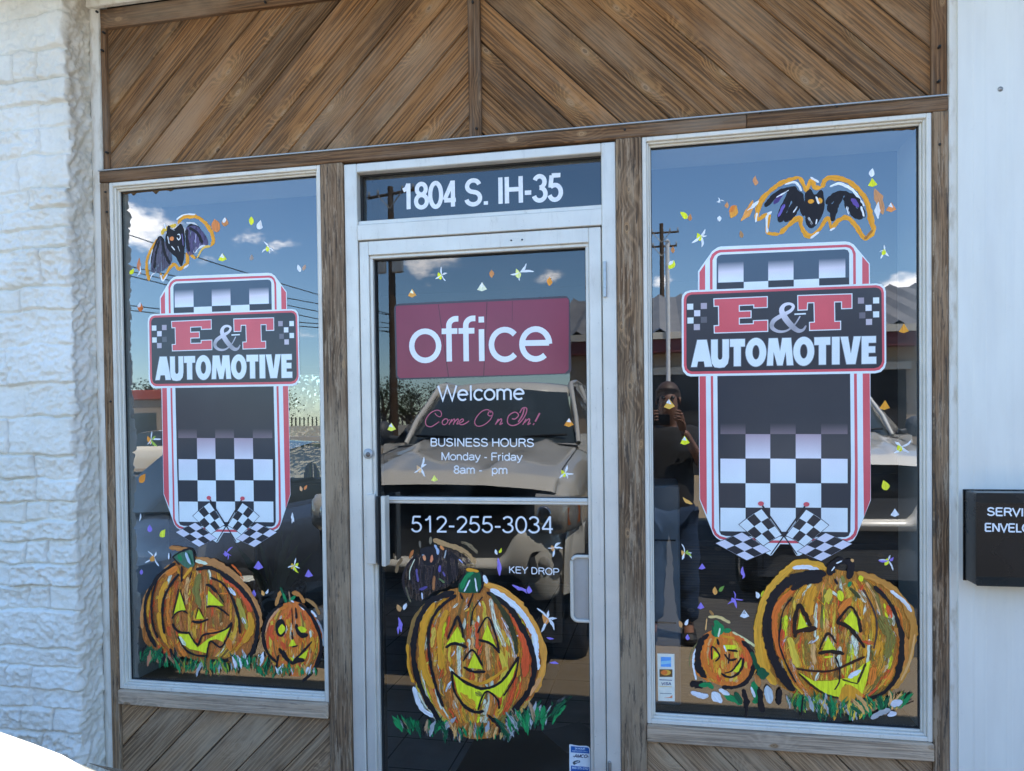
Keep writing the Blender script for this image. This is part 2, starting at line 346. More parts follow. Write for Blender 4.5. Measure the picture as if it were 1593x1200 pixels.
def paint_mat():
    """brushed poster paint: colour from the stroke, bristle streaks along it, dry-brush gaps (stroke alpha = dryness)"""
    t = NT('brushed poster paint'); uv = t.uv(); a = t.n('ShaderNodeAttribute', attribute_name='Col'); dry = a.outputs['Alpha']
    st = t.noise(t.vmul(uv, (14, 330, 1)), 1, 4, .65); st2 = t.noise(t.vmul(uv, (40, 110, 1)), 1, 3, .6); st3 = t.noise(t.vmul(uv, (9, 90, 1)), 1, 3, .6)
    k = t.math('ADD', t.math('MULTIPLY', st, .7), t.math('MULTIPLY', st2, .3))
    c = t.mix(1, a.outputs['Color'], t.mr(k, .25, .75, .68, 1.30, False), 'MULTIPLY'); c = t.mix(t.mr(st3, .5, .72, 0, .45), c, t.mix(1, c, (1.5, 1.5, 1.35), 'MULTIPLY')); c = t.mix(t.mr(st3, .46, .28, 0, .6), c, t.mix(1, c, (.74, .62, .52), 'MULTIPLY'))
    al = t.mr(k, t.math('SUBTRACT', dry, .09), t.math('ADD', dry, .05))
    al = t.math('MAXIMUM', al, t.math('LESS_THAN', dry, .02))
    t.pbr(c, .55, 0, t.bump(k, .4, .0012), .3, alpha=al); return t.m
M['paint'] = paint_mat()
def vinyl_mat():
    """perforated window-film print: fine dot screen, colour per face"""
    t = NT('printed window film'); p = t.pos(); a = t.n('ShaderNodeAttribute', attribute_name='Col')
    n = t.noise(t.vmul(p, (1, 1, 1)), 6, 3); f = t.noise(t.vmul(p, (420, 1, 900)), 1, 1)
    c = t.mix(1, a.outputs['Color'], t.mr(f, .3, .7, .88, 1.08, False), 'MULTIPLY'); c = t.mix(1, c, t.mr(n, .3, .7, .94, 1.05, False), 'MULTIPLY')
    t.pbr(c, .16, 0, None, .35); return t.m
M['vinyl'] = vinyl_mat()
def letter_mat():
    t = NT('cut white vinyl lettering'); a = t.n('ShaderNodeAttribute', attribute_name='Col'); n = t.noise(t.pos(), 60, 4)
    t.pbr(t.mix(1, a.outputs['Color'], t.mr(n, .3, .75, .90, 1.05, False), 'MULTIPLY'), .4, 0, None, .4); return t.m
M['letter'] = letter_mat()
def ground_mat():
    t = NT('tan worn parking lot'); p = t.pos(); n = t.noise(p, .25, 5); n2 = t.noise(p, 5, 6, .7); n3 = t.noise(p, 90, 3)
    c = t.mix(t.mr(n, .35, .65), (.29,.215,.125), (.22,.17,.11)); c = t.mix(t.math('MULTIPLY', t.mr(n2, .5, .75), .45), c, (.16,.14,.115)); c = t.mix(t.math('MULTIPLY', t.mr(n3, .5, .7), .3), c, (.44,.39,.31))
    t.pbr(c, .9, 0, t.bump(n3, .5, .01), .2); return t.m
M['ground'] = ground_mat()
M['conc'] = plain('brown stained concrete walk', (.25,.19,.125), .85, 0, .25, 2.5, bump=.4)
def tile_mat():
    t = NT('grey floor tiles'); p = t.pos(); b = t.n('ShaderNodeTexBrick'); t.set(b.inputs['Vector'], p); b.offset = 0; b.inputs['Scale'].default_value = 1
    b.inputs['Brick Width'].default_value = .32; b.inputs['Row Height'].default_value = .32; b.inputs['Mortar Size'].default_value = .004
    n = t.noise(p, 6, 5); t.set(b.inputs['Color1'], (.66,.63,.58)); t.set(b.inputs['Color2'], (.58,.555,.51)); t.set(b.inputs['Mortar'], (.06,.055,.05))
    t.pbr(t.mix(1, b.outputs['Color'], t.mr(n, .3, .7, .8, 1.15, False), 'MULTIPLY'), .45, 0, None, .4); return t.m
M['tile'] = tile_mat()
M['drywall'] = plain('grey-white drywall', (.50,.50,.47), .8, 0, .08, 3)
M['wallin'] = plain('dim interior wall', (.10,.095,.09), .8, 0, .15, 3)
M['soffit'] = plain('cream soffit board', (.62,.58,.50), .6, 0, .08, 3)
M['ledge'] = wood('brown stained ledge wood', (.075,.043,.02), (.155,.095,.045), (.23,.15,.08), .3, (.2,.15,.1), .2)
M['carpaint'] = plain('champagne beige car paint', (.82,.785,.70), .20, .0, .03, 3, coat=.9)
M['carpaint2'] = plain('pale gold car paint', (.80,.71,.55), .24, .0, .03, 3, coat=.9)
M['cargrey'] = plain('dark blue grey car paint', (.06,.075,.10), .25, .2, .05, 3, coat=.8)
M['carglass'] = plain('dark vehicle glass', (.05,.066,.072), .03, 0, .1)
M['plastic'] = plain('blue grey bumper plastic', (.075,.08,.088), .5, 0, .1)
M['grillep'] = plain('black grille plastic', (.014,.014,.015), .35, 0, .2)
M['barp'] = plain('grey grille bars', (.30,.30,.29), .28, .5, .1)
M['chrome'] = plain('chrome', (.75,.75,.74), .12, 1, .03)
M['lamp'] = plain('headlight lens', (.55,.53,.48), .08, .2, .2, 30, coat=1)
M['amber'] = plain('amber turn lens', (.62,.17,.03), .15, 0, .15, coat=1)
M['tyre'] = plain('tyre rubber', (.02,.02,.02), .8, 0, .3)
M['polewood'] = wood('creosoted pole wood', (.05,.03,.018), (.13,.085,.05), (.22,.15,.095), 0, (.2,.17,.14), .3)
M['wire'] = plain('black cable', (.02,.02,.022), .6)
M['galv'] = plain('galvanised metal', (.42,.42,.41), .45, .5)
M['leaf'] = plain('dark green foliage', (.045,.07,.022), .7, 0, .45, 4)
M['leaf2'] = plain('olive foliage', (.075,.085,.03), .7, 0, .45, 4)
M['bark'] = plain('bark', (.09,.065,.045), .9, 0, .3, 8, bump=.5)
M['tanwall'] = plain('tan block wall', (.38,.30,.22), .85, 0, .12, 2)
M['darkdoor'] = plain('dark open bay', (.018,.017,.016), .8)
M['redfascia'] = plain('dark red fascia', (.15,.025,.025), .5)
M['cream'] = plain('cream painted metal', (.55,.50,.42), .5)
M['white'] = plain('white paint', (.75,.75,.74), .5)
M['skin'] = plain('skin', (.20,.095,.058), .5, 0, .12, 12)
M['shirt'] = plain('black cotton shirt', (.018,.018,.02), .9, 0, .3, 12)
M['jeans'] = plain('blue denim', (.012,.032,.075), .85, 0, .5, 22)
M['hair'] = plain('brown hair', (.06,.03,.017), .6, 0, .4, 60)
def roof_mat():
    t = NT('ribbed metal roof'); p = t.pos(); n = t.noise(p, 1.5, 4)
    t.pbr(t.mix(t.mr(n, .3, .7), (.24,.225,.205), (.32,.30,.27)), .45, .3, None); return t.m
M['roof'] = roof_mat()
def damask():
    t = NT('black vase with raised scrolls'); p = t.obj()
    w = t.n('ShaderNodeTexWave', wave_type='RINGS', rings_direction='SPHERICAL'); t.set(w.inputs['Vector'], t.vmul(p, (1, 1, 1))); w.inputs['Scale'].default_value = 1
    v = t.n('ShaderNodeTexVoronoi', feature='F1'); t.set(v.inputs['Vector'], p); v.inputs['Scale'].default_value = 13; v.inputs['Randomness'].default_value = .8
    n = t.noise(p, 9, 2)
    s = t.math('SINE', t.math('ADD', t.math('MULTIPLY', v.outputs['Distance'], 17), t.math('MULTIPLY', n, 9)))
    m = t.mr(s, .25, .6)
    t.pbr(t.mix(m, (.018, .018, .02), (.24, .235, .225)), .45, 0, t.bump(m, .6, .004)); return t.m
M['damask'] = damask()

# ------------------------------------------------------------------ ground and sidewalk
g = MB(); g.face([(-400, -500, -.03), (400, -500, -.03), (400, 300, -.03), (-400, 300, -.03)]); tag(g.build('ground', M['ground']), kind='structure')
M['shade_tone'] = plain('dark mottled shade tone', (.058,.054,.05), .9, 0, .4, 1.4, bump=.5)  # shade between the trucks, put into the ground colour
g = MB(); g.face([(-60, -9.5, -.026), (60, -9.5, -.026), (60, -2.75, -.026), (-60, -2.75, -.026)]); tag(g.build('shade_sheet', M['shade_tone']), kind='structure')  # added dark sheet standing in for shade around trucks and photographer
g = MB(); g.box(-30, 30, -1.15, -.001, -.4, -.004, bev=.012); tag(g.build('sidewalk', M['conc']), kind='structure')

# ------------------------------------------------------------------ the wooden shop front
store = empty('storefront', (0, 0, 0), 'brown wooden shop front with two tall windows and a metal framed glass door', 'storefront')
XL0, XL1 = -2.169, -2.13        # jamb by the stone
WL0, WL1 = -2.13, -1.229        # window by the stone
DR0, DR1 = -1.137, -.137        # door frame
WR0, WR1 = -.048, .860          # window by the metal wall
XR1 = .907
ZT, ZH, ZB, ZS = 2.566, 2.612, .548, .489   # window tops, header top, window bottoms, sill board bottoms
PT = 3.205
def planks(x0, x1, z0, z1, sgn, w, y, name, mat, seed):
    r_ = random.Random(seed); b = MB()
    d = Vector((math.cos(R(45)), sgn*math.sin(R(45)))); nn = Vector((-d.y, d.x))
    cs = [Vector(c) for c in ((x0, z0), (x1, z0), (x1, z1), (x0, z1))]
    ks = [c.dot(nn) for c in cs]; k = min(ks)-r_.random()*w
    def clip(poly, f):
        out = []
        for i in range(len(poly)):
            a, c = poly[i-1], poly[i]; fa, fc = f(a), f(c)
            if (fa >= 0) != (fc >= 0): out.append(a+(c-a)*(fa/(fa-fc)))
            if fc >= 0: out.append(c)
        return out
    while k < max(ks):
        ww = w*(.94+.12*r_.random()); gap = .0005+.0014*r_.random()**2
        pol = clip(clip(list(cs), lambda p: p.dot(nn)-(k+gap)), lambda p: (k+ww-gap)-p.dot(nn))
        yf = y-.002*r_.random(); ou, ov = r_.random()*40, r_.random()*40
        if len(pol) > 2:
            UV = [(p.dot(d)+ou, p.dot(nn)-k+ov) for p in pol]
            ins = clip(clip(list(cs), lambda p: p.dot(nn)-(k+gap+.0025)), lambda p: (k+ww-gap-.0025)-p.dot(nn))
            if len(ins) > 2: b.face([(p.x, yf, p.y) for p in ins], uv=[(p.dot(d)+ou, p.dot(nn)-k+ov) for p in ins])
            # chamfers along both long edges
            for kk, kd in ((k+gap, k+gap+.0025), (k+ww-gap, k+ww-gap-.0025)):
                seg = []
                for q_ in (kk, kd):
                    e = clip(clip(list(cs), lambda p: p.dot(nn)-(q_-1e-6)), lambda p: (q_+1e-6)-p.dot(nn))
                    if len(e) > 1: e.sort(key=lambda p: p.dot(d)); seg.append((e[0], e[-1]))
                if len(seg) == 2:
                    (a, c), (a2, c2) = seg; pts = [(a.x, yf+.006, a.y), (c.x, yf+.006, c.y), (c2.x, yf, c2.y), (a2.x, yf, a2.y)]
                    b.face(pts, uv=[(Vector((p[0], p[2])).dot(d)+ou, Vector((p[0], p[2])).dot(nn)-k+ov) for p in pts])
        k += ww
    b.face([(x0, y+.010, z0), (x1, y+.010, z0), (x1, y+.010, z1), (x0, y+.010, z1)], mi=1)
    return b.build(name, [mat, M['blackmatt']], store)
xm0, xm1 = P(728, 100)[0], P(748, 100)[0]
xm0, xm1 = (xm0+xm1)/2-.022, (xm0+xm1)/2+.022
b = MB(); b.box(XL0, XR1, .052, .20, ZT+.05, 3.355); b.build('wall_core', M['blackmatt'], store)
planks(XL0+.035, xm0, ZH+.004, PT-.029, 1, .115, .016, 'plank_panel', M['wood'], 11)
planks(xm1, XR1-.045, ZH+.004, PT-.029, -1, .115, .016, 'plank_panel', M['wood'], 23)
def board(name, mat, *bx, uvm='x', bev=.003):
    b = MB(); b.box(*bx, bev=bev, uvm=uvm); return b.build(name, mat, store)
board('batten', M['trimwood'], xm0, xm1, -.006, .022, ZH+.004, PT-.0295, uvm='z')
board('border_board', M['trimwood'], XL0, XL0+.035, -.002, .022, ZH+.004, PT-.0295, uvm='z')
board('border_board', M['trimwood'], XR1-.045, XR1, -.002, .022, ZH+.004, PT-.0295, uvm='z')
board('top_board', M['trimwood'], XL0, XR1, -.004, .02, PT-.0295, PT+.045)
xs = P(1161, 190)[0]
for a, c in ((XL0, xs-.0008), (xs+.0008, XR1)): board('header_board', M['trimwood'], a, c, -.012, .05, ZT+.001, ZH-.002)
b = MB(); b.box(XL0+.001, XR1-.001, -.018, .016, ZH-.0015, ZH+.0035, bev=.001); b.build('flashing', M['galv'], store)
board('jamb_post', M['postwood'], XL0, XL1-.001, -.010, .06, .0, ZT, uvm='z')
board('mullion_post', M['postwood'], WL1+.001, DR0-.001, -.014, .08, .0, ZT, uvm='z', bev=.004)
board('mullion_post', M['postwood'], DR1+.001, WR0-.001, -.014, .08, .0, ZT, uvm='z', bev=.004)
board('jamb_post', M['postwood'], WR1+.001, XR1, -.012, .06, .0, ZT, uvm='z')
for x0, x1, sg, sd in ((WL0+.001, WL1, 1, 5), (WR0, WR1, -1, 9)):
    board('sill_board', M['greywood'], x0, x1, -.022, .06, ZS, ZB-.001, bev=.004)
    planks(x0, x1, .03, ZS-.001, sg, .135, .004, 'kick_panel', M['lowwood'], sd)
    board('base_board', M['lowwood'], x0, x1, -.004, .02, .0, .03)
# nail heads in the trim
for px, py in ((150,18),(160,50),(158,78),(165,237),(164,299),(166,330),(172,625),(412,3),(735,3),(741,200),(972,202),(1462,72),(1461,126),(1183,175),(1302,166),(1462,225)):
    x, z = P(px, py, -.012); b = MB(); b.lathe([(.0, -.0155), (.004, -.0145), (.0045, -.012), (.0045, .0)], (x, 0, z), 8, 'y'); b.build('nail', M['rubber'], store)

GY = .034                          # outer face of the window glass
def window(x0, x1):
    w = empty('window', (0, 0, 0)); w.parent = store
    fr = MB(); fw = .024
    def ring(i0, i1, y0, y1, bev=.002):       # a mitred-looking rectangular ring, butt joined
        fr.box(x0+i0, x0+i1, y0, y1, ZB+i0, ZT-i0, bev=bev, uvm='z'); fr.box(x1-i1, x1-i0, y0, y1, ZB+i0, ZT-i0, bev=bev, uvm='z')
        fr.box(x0+i1, x1-i1, y0+.0004, y1, ZT-i1, ZT-i0, bev=bev); fr.box(x0+i1, x1-i1, y0+.0004, y1, ZB+i0, ZB+i1, bev=bev)
    ring(.0, .015, -.006, .05); ring(.015, .022, .004, .05); ring(.022, .0285, .016, .0335)
    fr.build('frame', M['frame'], w)
    gk = MB()
    for a in ((x0+.0285, x0+.031, ZB+.0285, ZT-.0285), (x1-.031, x1-.0285, ZB+.0285, ZT-.0285), (x0+.031, x1-.031, ZT-.031, ZT-.0285), (x0+.031, x1-.031, ZB+.0285, ZB+.031)):
        gk.box(a[0], a[1], .026, .0335, a[2], a[3])
    gk.build('gasket', M['rubber'], w)
    pn = MB(); pn.box(x0+.0225, x1-.0225, GY, GY+.006, ZB+.0225, ZT-.0225); pn.build('pane', M['glass'], w)
    rv = MB()                       # drywall reveal of the wall's thickness
    rv.box(x0-.02, x0+.012, .051, .30, ZB-.02, ZT+.02); rv.box(x1-.012, x1+.02, .051, .30, ZB-.02, ZT+.02)
    rv.box(x0+.012, x1-.012, .051, .30, ZT-.012, ZT+.02)
    rv.build('reveal', M['drywall'], w)
    return w
window(WL0, WL1); window(WR0, WR1)
# caulk line round the window tops: cracked sealant
for x0, x1, z in ((WL0+.03, WL0+.26, ZT-.030), (WR1-.10, WR1-.035, ZT-.030)):
    cb = MB(); rows = []
    for i in range(30):
        x = x0+(x1-x0)*i/29; h = .004+.009*noise.noise((x*30, 1, 0))**2*4
        rows.append([(x, .030, z+.002), (x, .0285, z-h*.5), (x, .033, z-h)])
    cb.grid(rows); cb.build('sealant', M['ledge'], store)

# ------------------------------------------------------------------ door, transom and their frame
df = MB(); JB = .050
TZ0, TZ1 = 2.350, 2.527            # transom glass
DTOP = 2.273
df.box(DR0, DR0+JB, -.004, .09, .0, 2.560, bev=.003); df.box(DR1-JB, DR1, -.004, .09, .0, 2.560, bev=.003)
df.box(DR0+JB, DR1-JB, -.0035, .09, TZ1+.0, 2.560, bev=.003)
df.box(DR0+JB, DR1-JB, -.0035, .09, DTOP+.004, TZ0-.016, bev=.002); df.box(DR0+JB, DR1-JB, .006, .09, TZ0-.0155, TZ0, bev=.002)
df.build('door_frame', M['alu'], store)
tr = empty('transom_window'); tr.parent = store
pn = MB(); pn.box(DR0+JB+.002, DR1-JB-.002, .046, .052, TZ0-.004, TZ1+.004); pn.build('pane', M['doorglass'], tr)
gk = MB()
for a in ((DR0+JB, DR0+JB+.009, TZ0, TZ1), (DR1-JB-.004, DR1-JB, TZ0, TZ1), (DR0+JB+.009, DR1-JB-.004, TZ1-.006, TZ1)): gk.box(a[0], a[1], .03, .045, a[2], a[3])
gk.build('gasket', M['rubber'], tr)
door = empty('door'); door.parent = store
LX0, LX1 = DR0+JB+.003, DR1-JB-.003
SW = .066
DGY = .040
gx0, gx1 = P(587, 600, DGY)[0], P(914, 600, DGY)[0]
gz1 = P(750, 396, DGY)[1]
lf = MB()
sy0, sy1 = .002, .046
lf.box(LX0, gx0-.012, sy0, sy1, .01, DTOP, bev=.003); lf.box(gx1+.012, LX1, sy0, sy1, .01, DTOP, bev=.003)
lf.box(gx0-.012, gx1+.012, sy0+.0005, sy1, gz1+.012, DTOP, bev=.002); lf.box(gx0-.012, gx1+.012, sy0+.0005, sy1, .01, .19, bev=.002)
lf.build('leaf_frame', M['alu'], door)
bd = MB()
bd.box(gx0-.012, gx0, .012, sy1-.001, .19, gz1, bev=.002); bd.box(gx1, gx1+.012, .012, sy1-.001, .19, gz1, bev=.002)
bd.box(gx0-.012, gx1+.012, .0125, sy1-.001, gz1, gz1+.012, bev=.002)
bd.build('glazing_bead', M['alu'], door)
gk = MB()
gk.box(gx0, gx0+.004, .028, DGY-.0008, .19, gz1); gk.box(gx1-.003, gx1, .028, DGY-.0008, .19, gz1); gk.box(gx0+.004, gx1-.003, .028, DGY-.0008, gz1-.004, gz1)
gk.build('gasket', M['rubber'], door)
pn = MB(); pn.box(gx0+.0005, gx1-.0005, DGY, DGY+.006, .19, gz1-.0005); pn.build('pane', M['doorglass'], door)
# outside pull: back plate, dark channel, grip
ax, az = P(570, 770, -.03); bx_, bz = P(598, 880, -.03)
pl = MB(); px0 = P(573, 820, -.004)[0]; px1 = P(585, 820, -.004)[0]
pl.box(px0-.004, px1, -.010, .004, bz, az, bev=.002); 
pull = pl.build('pull_handle', M['alu'], door)
ch = MB(); cx0, cx1 = P(585.5, 820, -.03)[0], P(593, 820, -.03)[0]; ch.box(cx0, cx1, -.028, .003, bz+.002, az-.006); ch.box((cx0+cx1)/2-.002, (cx0+cx1)/2+.0015, -.034, -.028, bz+.002, az-.006); ch.build('channel', M['rubber'], pull)
gr = MB(); g0, g1 = P(592.6, 820, -.045)[0], P(598.8, 820, -.045)[0]; gr.box(g0, g1, -.045, -.030, bz-.002, az-.003, bev=.003); gr.box(g1-.004, g1-.0005, -.0305, .003, bz, az-.004); gr.build('grip', M['alu'], pull)
lk = MB(); lx, lz = P(573, 706, .002)
lk.lathe([(0, -.004), (.0165, -.004), (.019, -.002), (.019, .003)], (lx, 0, lz), 20, 'y'); lock = lk.build('lock_cylinder', M['galv'], door)
lk = MB(); lk.lathe([(0, -.0058), (.008, -.0058), (.0095, -.0038)], (lx+.001, 0, lz-.003), 14, 'y'); lk.build('keyway', M['alu_dark'], lock)
hx = P(941, 430, 0)[0]
for z0, z1 in ((P(941, 463)[1], P(941, 408)[1]), (.30, P(950, 1183)[1])):
    h = MB(); n_ = 4
    for i in range(n_):
        a = z0+(z1-z0)*i/n_; c = z0+(z1-z0)*(i+1)/n_-.001; h.tube([(hx, -.012, a), (hx, -.012, c)], .0065, 10)
    h.box(hx-.002, hx+.002, -.012, .004, z0, z1); h.build('hinge', M['steel'], door)
# push bar and its end on the inside of the door
PBY = .016
pz = P(750, 780, PBY)[1]
pb = MB(); pb.box(gx0+.0005, gx1-.0005, PBY, PBY+.016, pz-.011, pz+.013, bev=.003); pb.box(gx0+.001, gx1-.001, PBY-.005, PBY, pz+.000, pz+.006, bev=.002)
pb.build('push_bar', M['alu'], door)
# inside D shaped pull
def ring_path(cx, cz, w, h, r, n=6):
    out = []
    for (sx, sz, a0) in ((1, 1, 0), (-1, 1, 90), (-1, -1, 180), (1, -1, 270)):
        for k in range(n+1):
            a = R(a0+90*k/n); out.append((cx+sx*(w/2-r)+r*math.cos(a), cz+sz*(h/2-r)+r*math.sin(a)))
    return out
x0_, z1_ = P(889, 866, .02); x1_, z0_ = P(933, 968, .02)
path = ring_path((x0_+x1_)/2, (z0_+z1_)/2, x1_-x0_, z1_-z0_, .022)
ip = MB(); ip.tube([(x, .024, z) for x, z in path]+[(path[0][0], .024, path[0][1])], .0065, 8, cap=False); 
inn = ip.build('inner_pull', M['ivory'], door)
ip = MB(); ip.face([(x, .030, z) for x, z in path]); ip.build('back_plate', M['galv'], inn)
for px, py in ((795, 374), (812, 373)):
    x, z = P(px, py, 0); b = MB(); b.lathe([(0, -.003), (.003, -.002), (.003, .003)], (x, .002, z), 8, 'y'); b.build('screw', M['rubber'], door)

# ------------------------------------------------------------------ stone pier, corner trim, canopy, metal wall
def stone_pier():
    XR = -2.203; PY = -.122
    root = empty('stone_wall', (0, 0, 0), 'thick white painted rough stone pier at the edge of the wooden shop front', 'wall')
    r_ = random.Random(31); courses = []; z = 0.0
    while z < 3.5:
        h = r_.choice((.075, .09, .11, .13, .15)); courses.append((z, z+h)); z += h
    def make_blocks(x0, x1, seed):
        q = random.Random(seed); bl = []
        for (a, c) in courses:
            x = x1; row = []; first = True
            while x > x0:
                w = q.choice((.10, .14, .18, .24, .30))*(1.25 if first else 1); first = False
                row.append((x-w, x, q.uniform(-.006, .012), q.uniform(.3, 1.2), q.uniform(-.10, .10), q.uniform(-.10,.10))); x -= w
            bl.append(row)
        return bl
    fb = make_blocks(-3.1, XR, 3)
    def face_h(x, z, blocks, seed):
        wob = .012*noise.noise((x*7, z*3, seed))+.006*noise.noise((x*19, z*17, seed+3))
        zz = z+wob
        for ci, (a, c) in enumerate(courses):
            if a <= zz < c: break
        else: return 0, 0
        xx = x+.010*noise.noise((z*14, x*6, seed+9))
        for (b0, b1, off, rg, tx, tz) in blocks[ci]:
            if b0 <= xx < b1: break
        else: b0, b1, off, rg, tx, tz = xx-.1, xx+.1, 0, .5, 0, 0
        e = min(xx-b0, b1-xx if b1 < XR-.001 else 9, zz-a, c-zz)
        e2 = min(1.0, max(0, e)/.0075); dome = e2*e2*(3-2*e2)
        rough = rg*(.011*noise.noise((x*17+off*300, z*20, seed))+.0085*noise.noise((x*44, z*52, seed))+.0045*noise.noise((x*105, z*120, seed))-.009*abs(noise.noise((x*26+off*90, z*33, seed+5)))+.003)
        tilt = tx*(xx-(b0+b1)/2)*.5+tz*(zz-(a+c)/2)
        soft = .40+.60*min(1, max(0, .5+1.2*noise.noise((x*2.6, z*4.2, seed+20))))    # thick paint fills some joints
        return dome*(.019*soft+off*.6)+rough*(.35+.65*dome)+tilt*dome, (1-dome)*max(0, soft-.5)
    step = .0048
    nx, nz = int(.62/step), int(3.36/step)
    m = MB(); rows = []; cols = []
    side_n = int(-PY/step)
    for j in range(nz):
        z = j*step; row = []; cr = []
        edge = .010*noise.noise((z*9, 3.3, 0))+.006*noise.noise((z*31, 1.3, 0))
        for i in range(nx+1):
            x = XR-.62+i*step; h, g_ = face_h(min(x, XR-.002), z, fb, 1.0)
            k = max(0, 1-(XR-x)/.02)      # rounded arris
            row.append((x+(edge*.7 if x > XR-.03 else 0)*k, PY-h+.006*k*k, z)); cr.append(g_)
        for i in range(1, side_n+1):
            y = PY+i*(-PY)/side_n; q = i/side_n
            hh = (.010*noise.noise((y*16+9, z*11, 5))+.008*noise.noise((y*40-z*22, z*34, 6))+.004*noise.noise((y*90, z*80, 7)))*(1-.35*q)
            row.append((XR+edge*.7*(1-q)+hh*1.5, y, z)); cr.append(max(0, .35-.5*hh/.01)*.8+.25)
        rows.append(row); cols.append(cr)
    n = len(m.v); nc = len(rows[0])
    for r__ in rows: m.v += r__
    for j in range(nz-1):
        for i in range(nc-1):
            m.f.append([n+j*nc+i, n+j*nc+i+1, n+(j+1)*nc+i+1, n+(j+1)*nc+i]); m.uv += [(0, 0)]*4
            m.col += [(cols[j][i],)*3+(0,), (cols[j][i+1],)*3+(0,), (cols[j+1][i+1],)*3+(0,), (cols[j+1][i],)*3+(0,)]; m.mi.append(0); m.sm.append(True)
    m.build('stone_face', M['stone'], root)
    m = MB(); m.box(-6, XR-.61, PY, .0, 0, 3.36); m.box(-6, XR-.02, .0, .35, 0, 3.36); m.build('wall_core', M['trim'], root)
    # corner trim strip between stone and wood
    t_ = MB(); rows = []
    for j in range(200):
        z = j*3.35/199; a = .003*noise.noise((z*8, 0, 4)); c = .004*noise.noise((z*25, 2, 4))
        rows.append([(XR-.004, -.002, z), (XR+.008, -.012+a, z), (XR+.024+c, -.014+a, z), (XR+.034+c, -.006, z), (XR+.049+a*.5, -.004, z), (XL0-.0008, -.003, z), (XL0-.0008, .02, z)])
    t_.grid(rows); t_.build('corner_trim', M['trim'], root)
stone_pier()

can = empty('canopy', (0, 0, 0), 'flat roof overhang with cream soffit above the wooden shop front', 'roof overhang')
b = MB(); b.box(-12, 12, -.56, .5, 3.36, 3.40); b.build('soffit', M['soffit'], can)
b = MB(); b.box(-12, 12, -.60, -.561, 3.34, 3.58, bev=.004); b.build('fascia', M['white'], can)
b = MB(); b.box(XL0-.03, XR1+.03, -.03, -.0045, PT+.046, 3.359, bev=.004); b.build('crown_trim', M['trim'], can)

def metal_wall():
    root = empty('metal_wall', (0, 0, 0), 'white ribbed sheet metal wall beside the wooden shop front', 'wall')
    b = MB(); xa, xb = P(1475, 600, -.01)[0], P(1491, 600, -.014)[0]
    b.box(XR1+.001, xb, -.014, .06, 0, 3.355, bev=.003); b.build('corner_trim', M['trim'], root)
    # ribbed sheet
    prof = []; x = xb-.004; y0 = -.024
    prof.append((x, -.008)); prof.append((x, y0))
    k = 0
    while x < 4.2:
        for dx, dy in ((.040, 0), (.006, -.0014), (.030, -.0014), (.006, 0), (.052, 0), (.004, -.0007), (.014, -.0007), (.004, 0)):
            x += dx; prof.append((x, y0+dy))
        k += 1
    b = MB(); rows = [[(px_, py_, z) for px_, py_ in prof] for z in (0, 1.2, 2.4, 3.355)]
    b.grid(rows, sm=False); b.build('sheet', M['siding'], root)
    sx, sz = P(1556, 139, y0); s_ = MB(); s_.lathe([(0, -.006), (.004, -.006), (.0045, -.003), (.0075, -.002), (.008, .001)], (sx, y0, sz), 12, 'y'); s_.build('screw', M['steel'], root)
    b = MB(); b.box(XR1-.02, 5, .02, .35, 0, 3.355); b.build('wall_core', M['drywall'], root)
metal_wall()
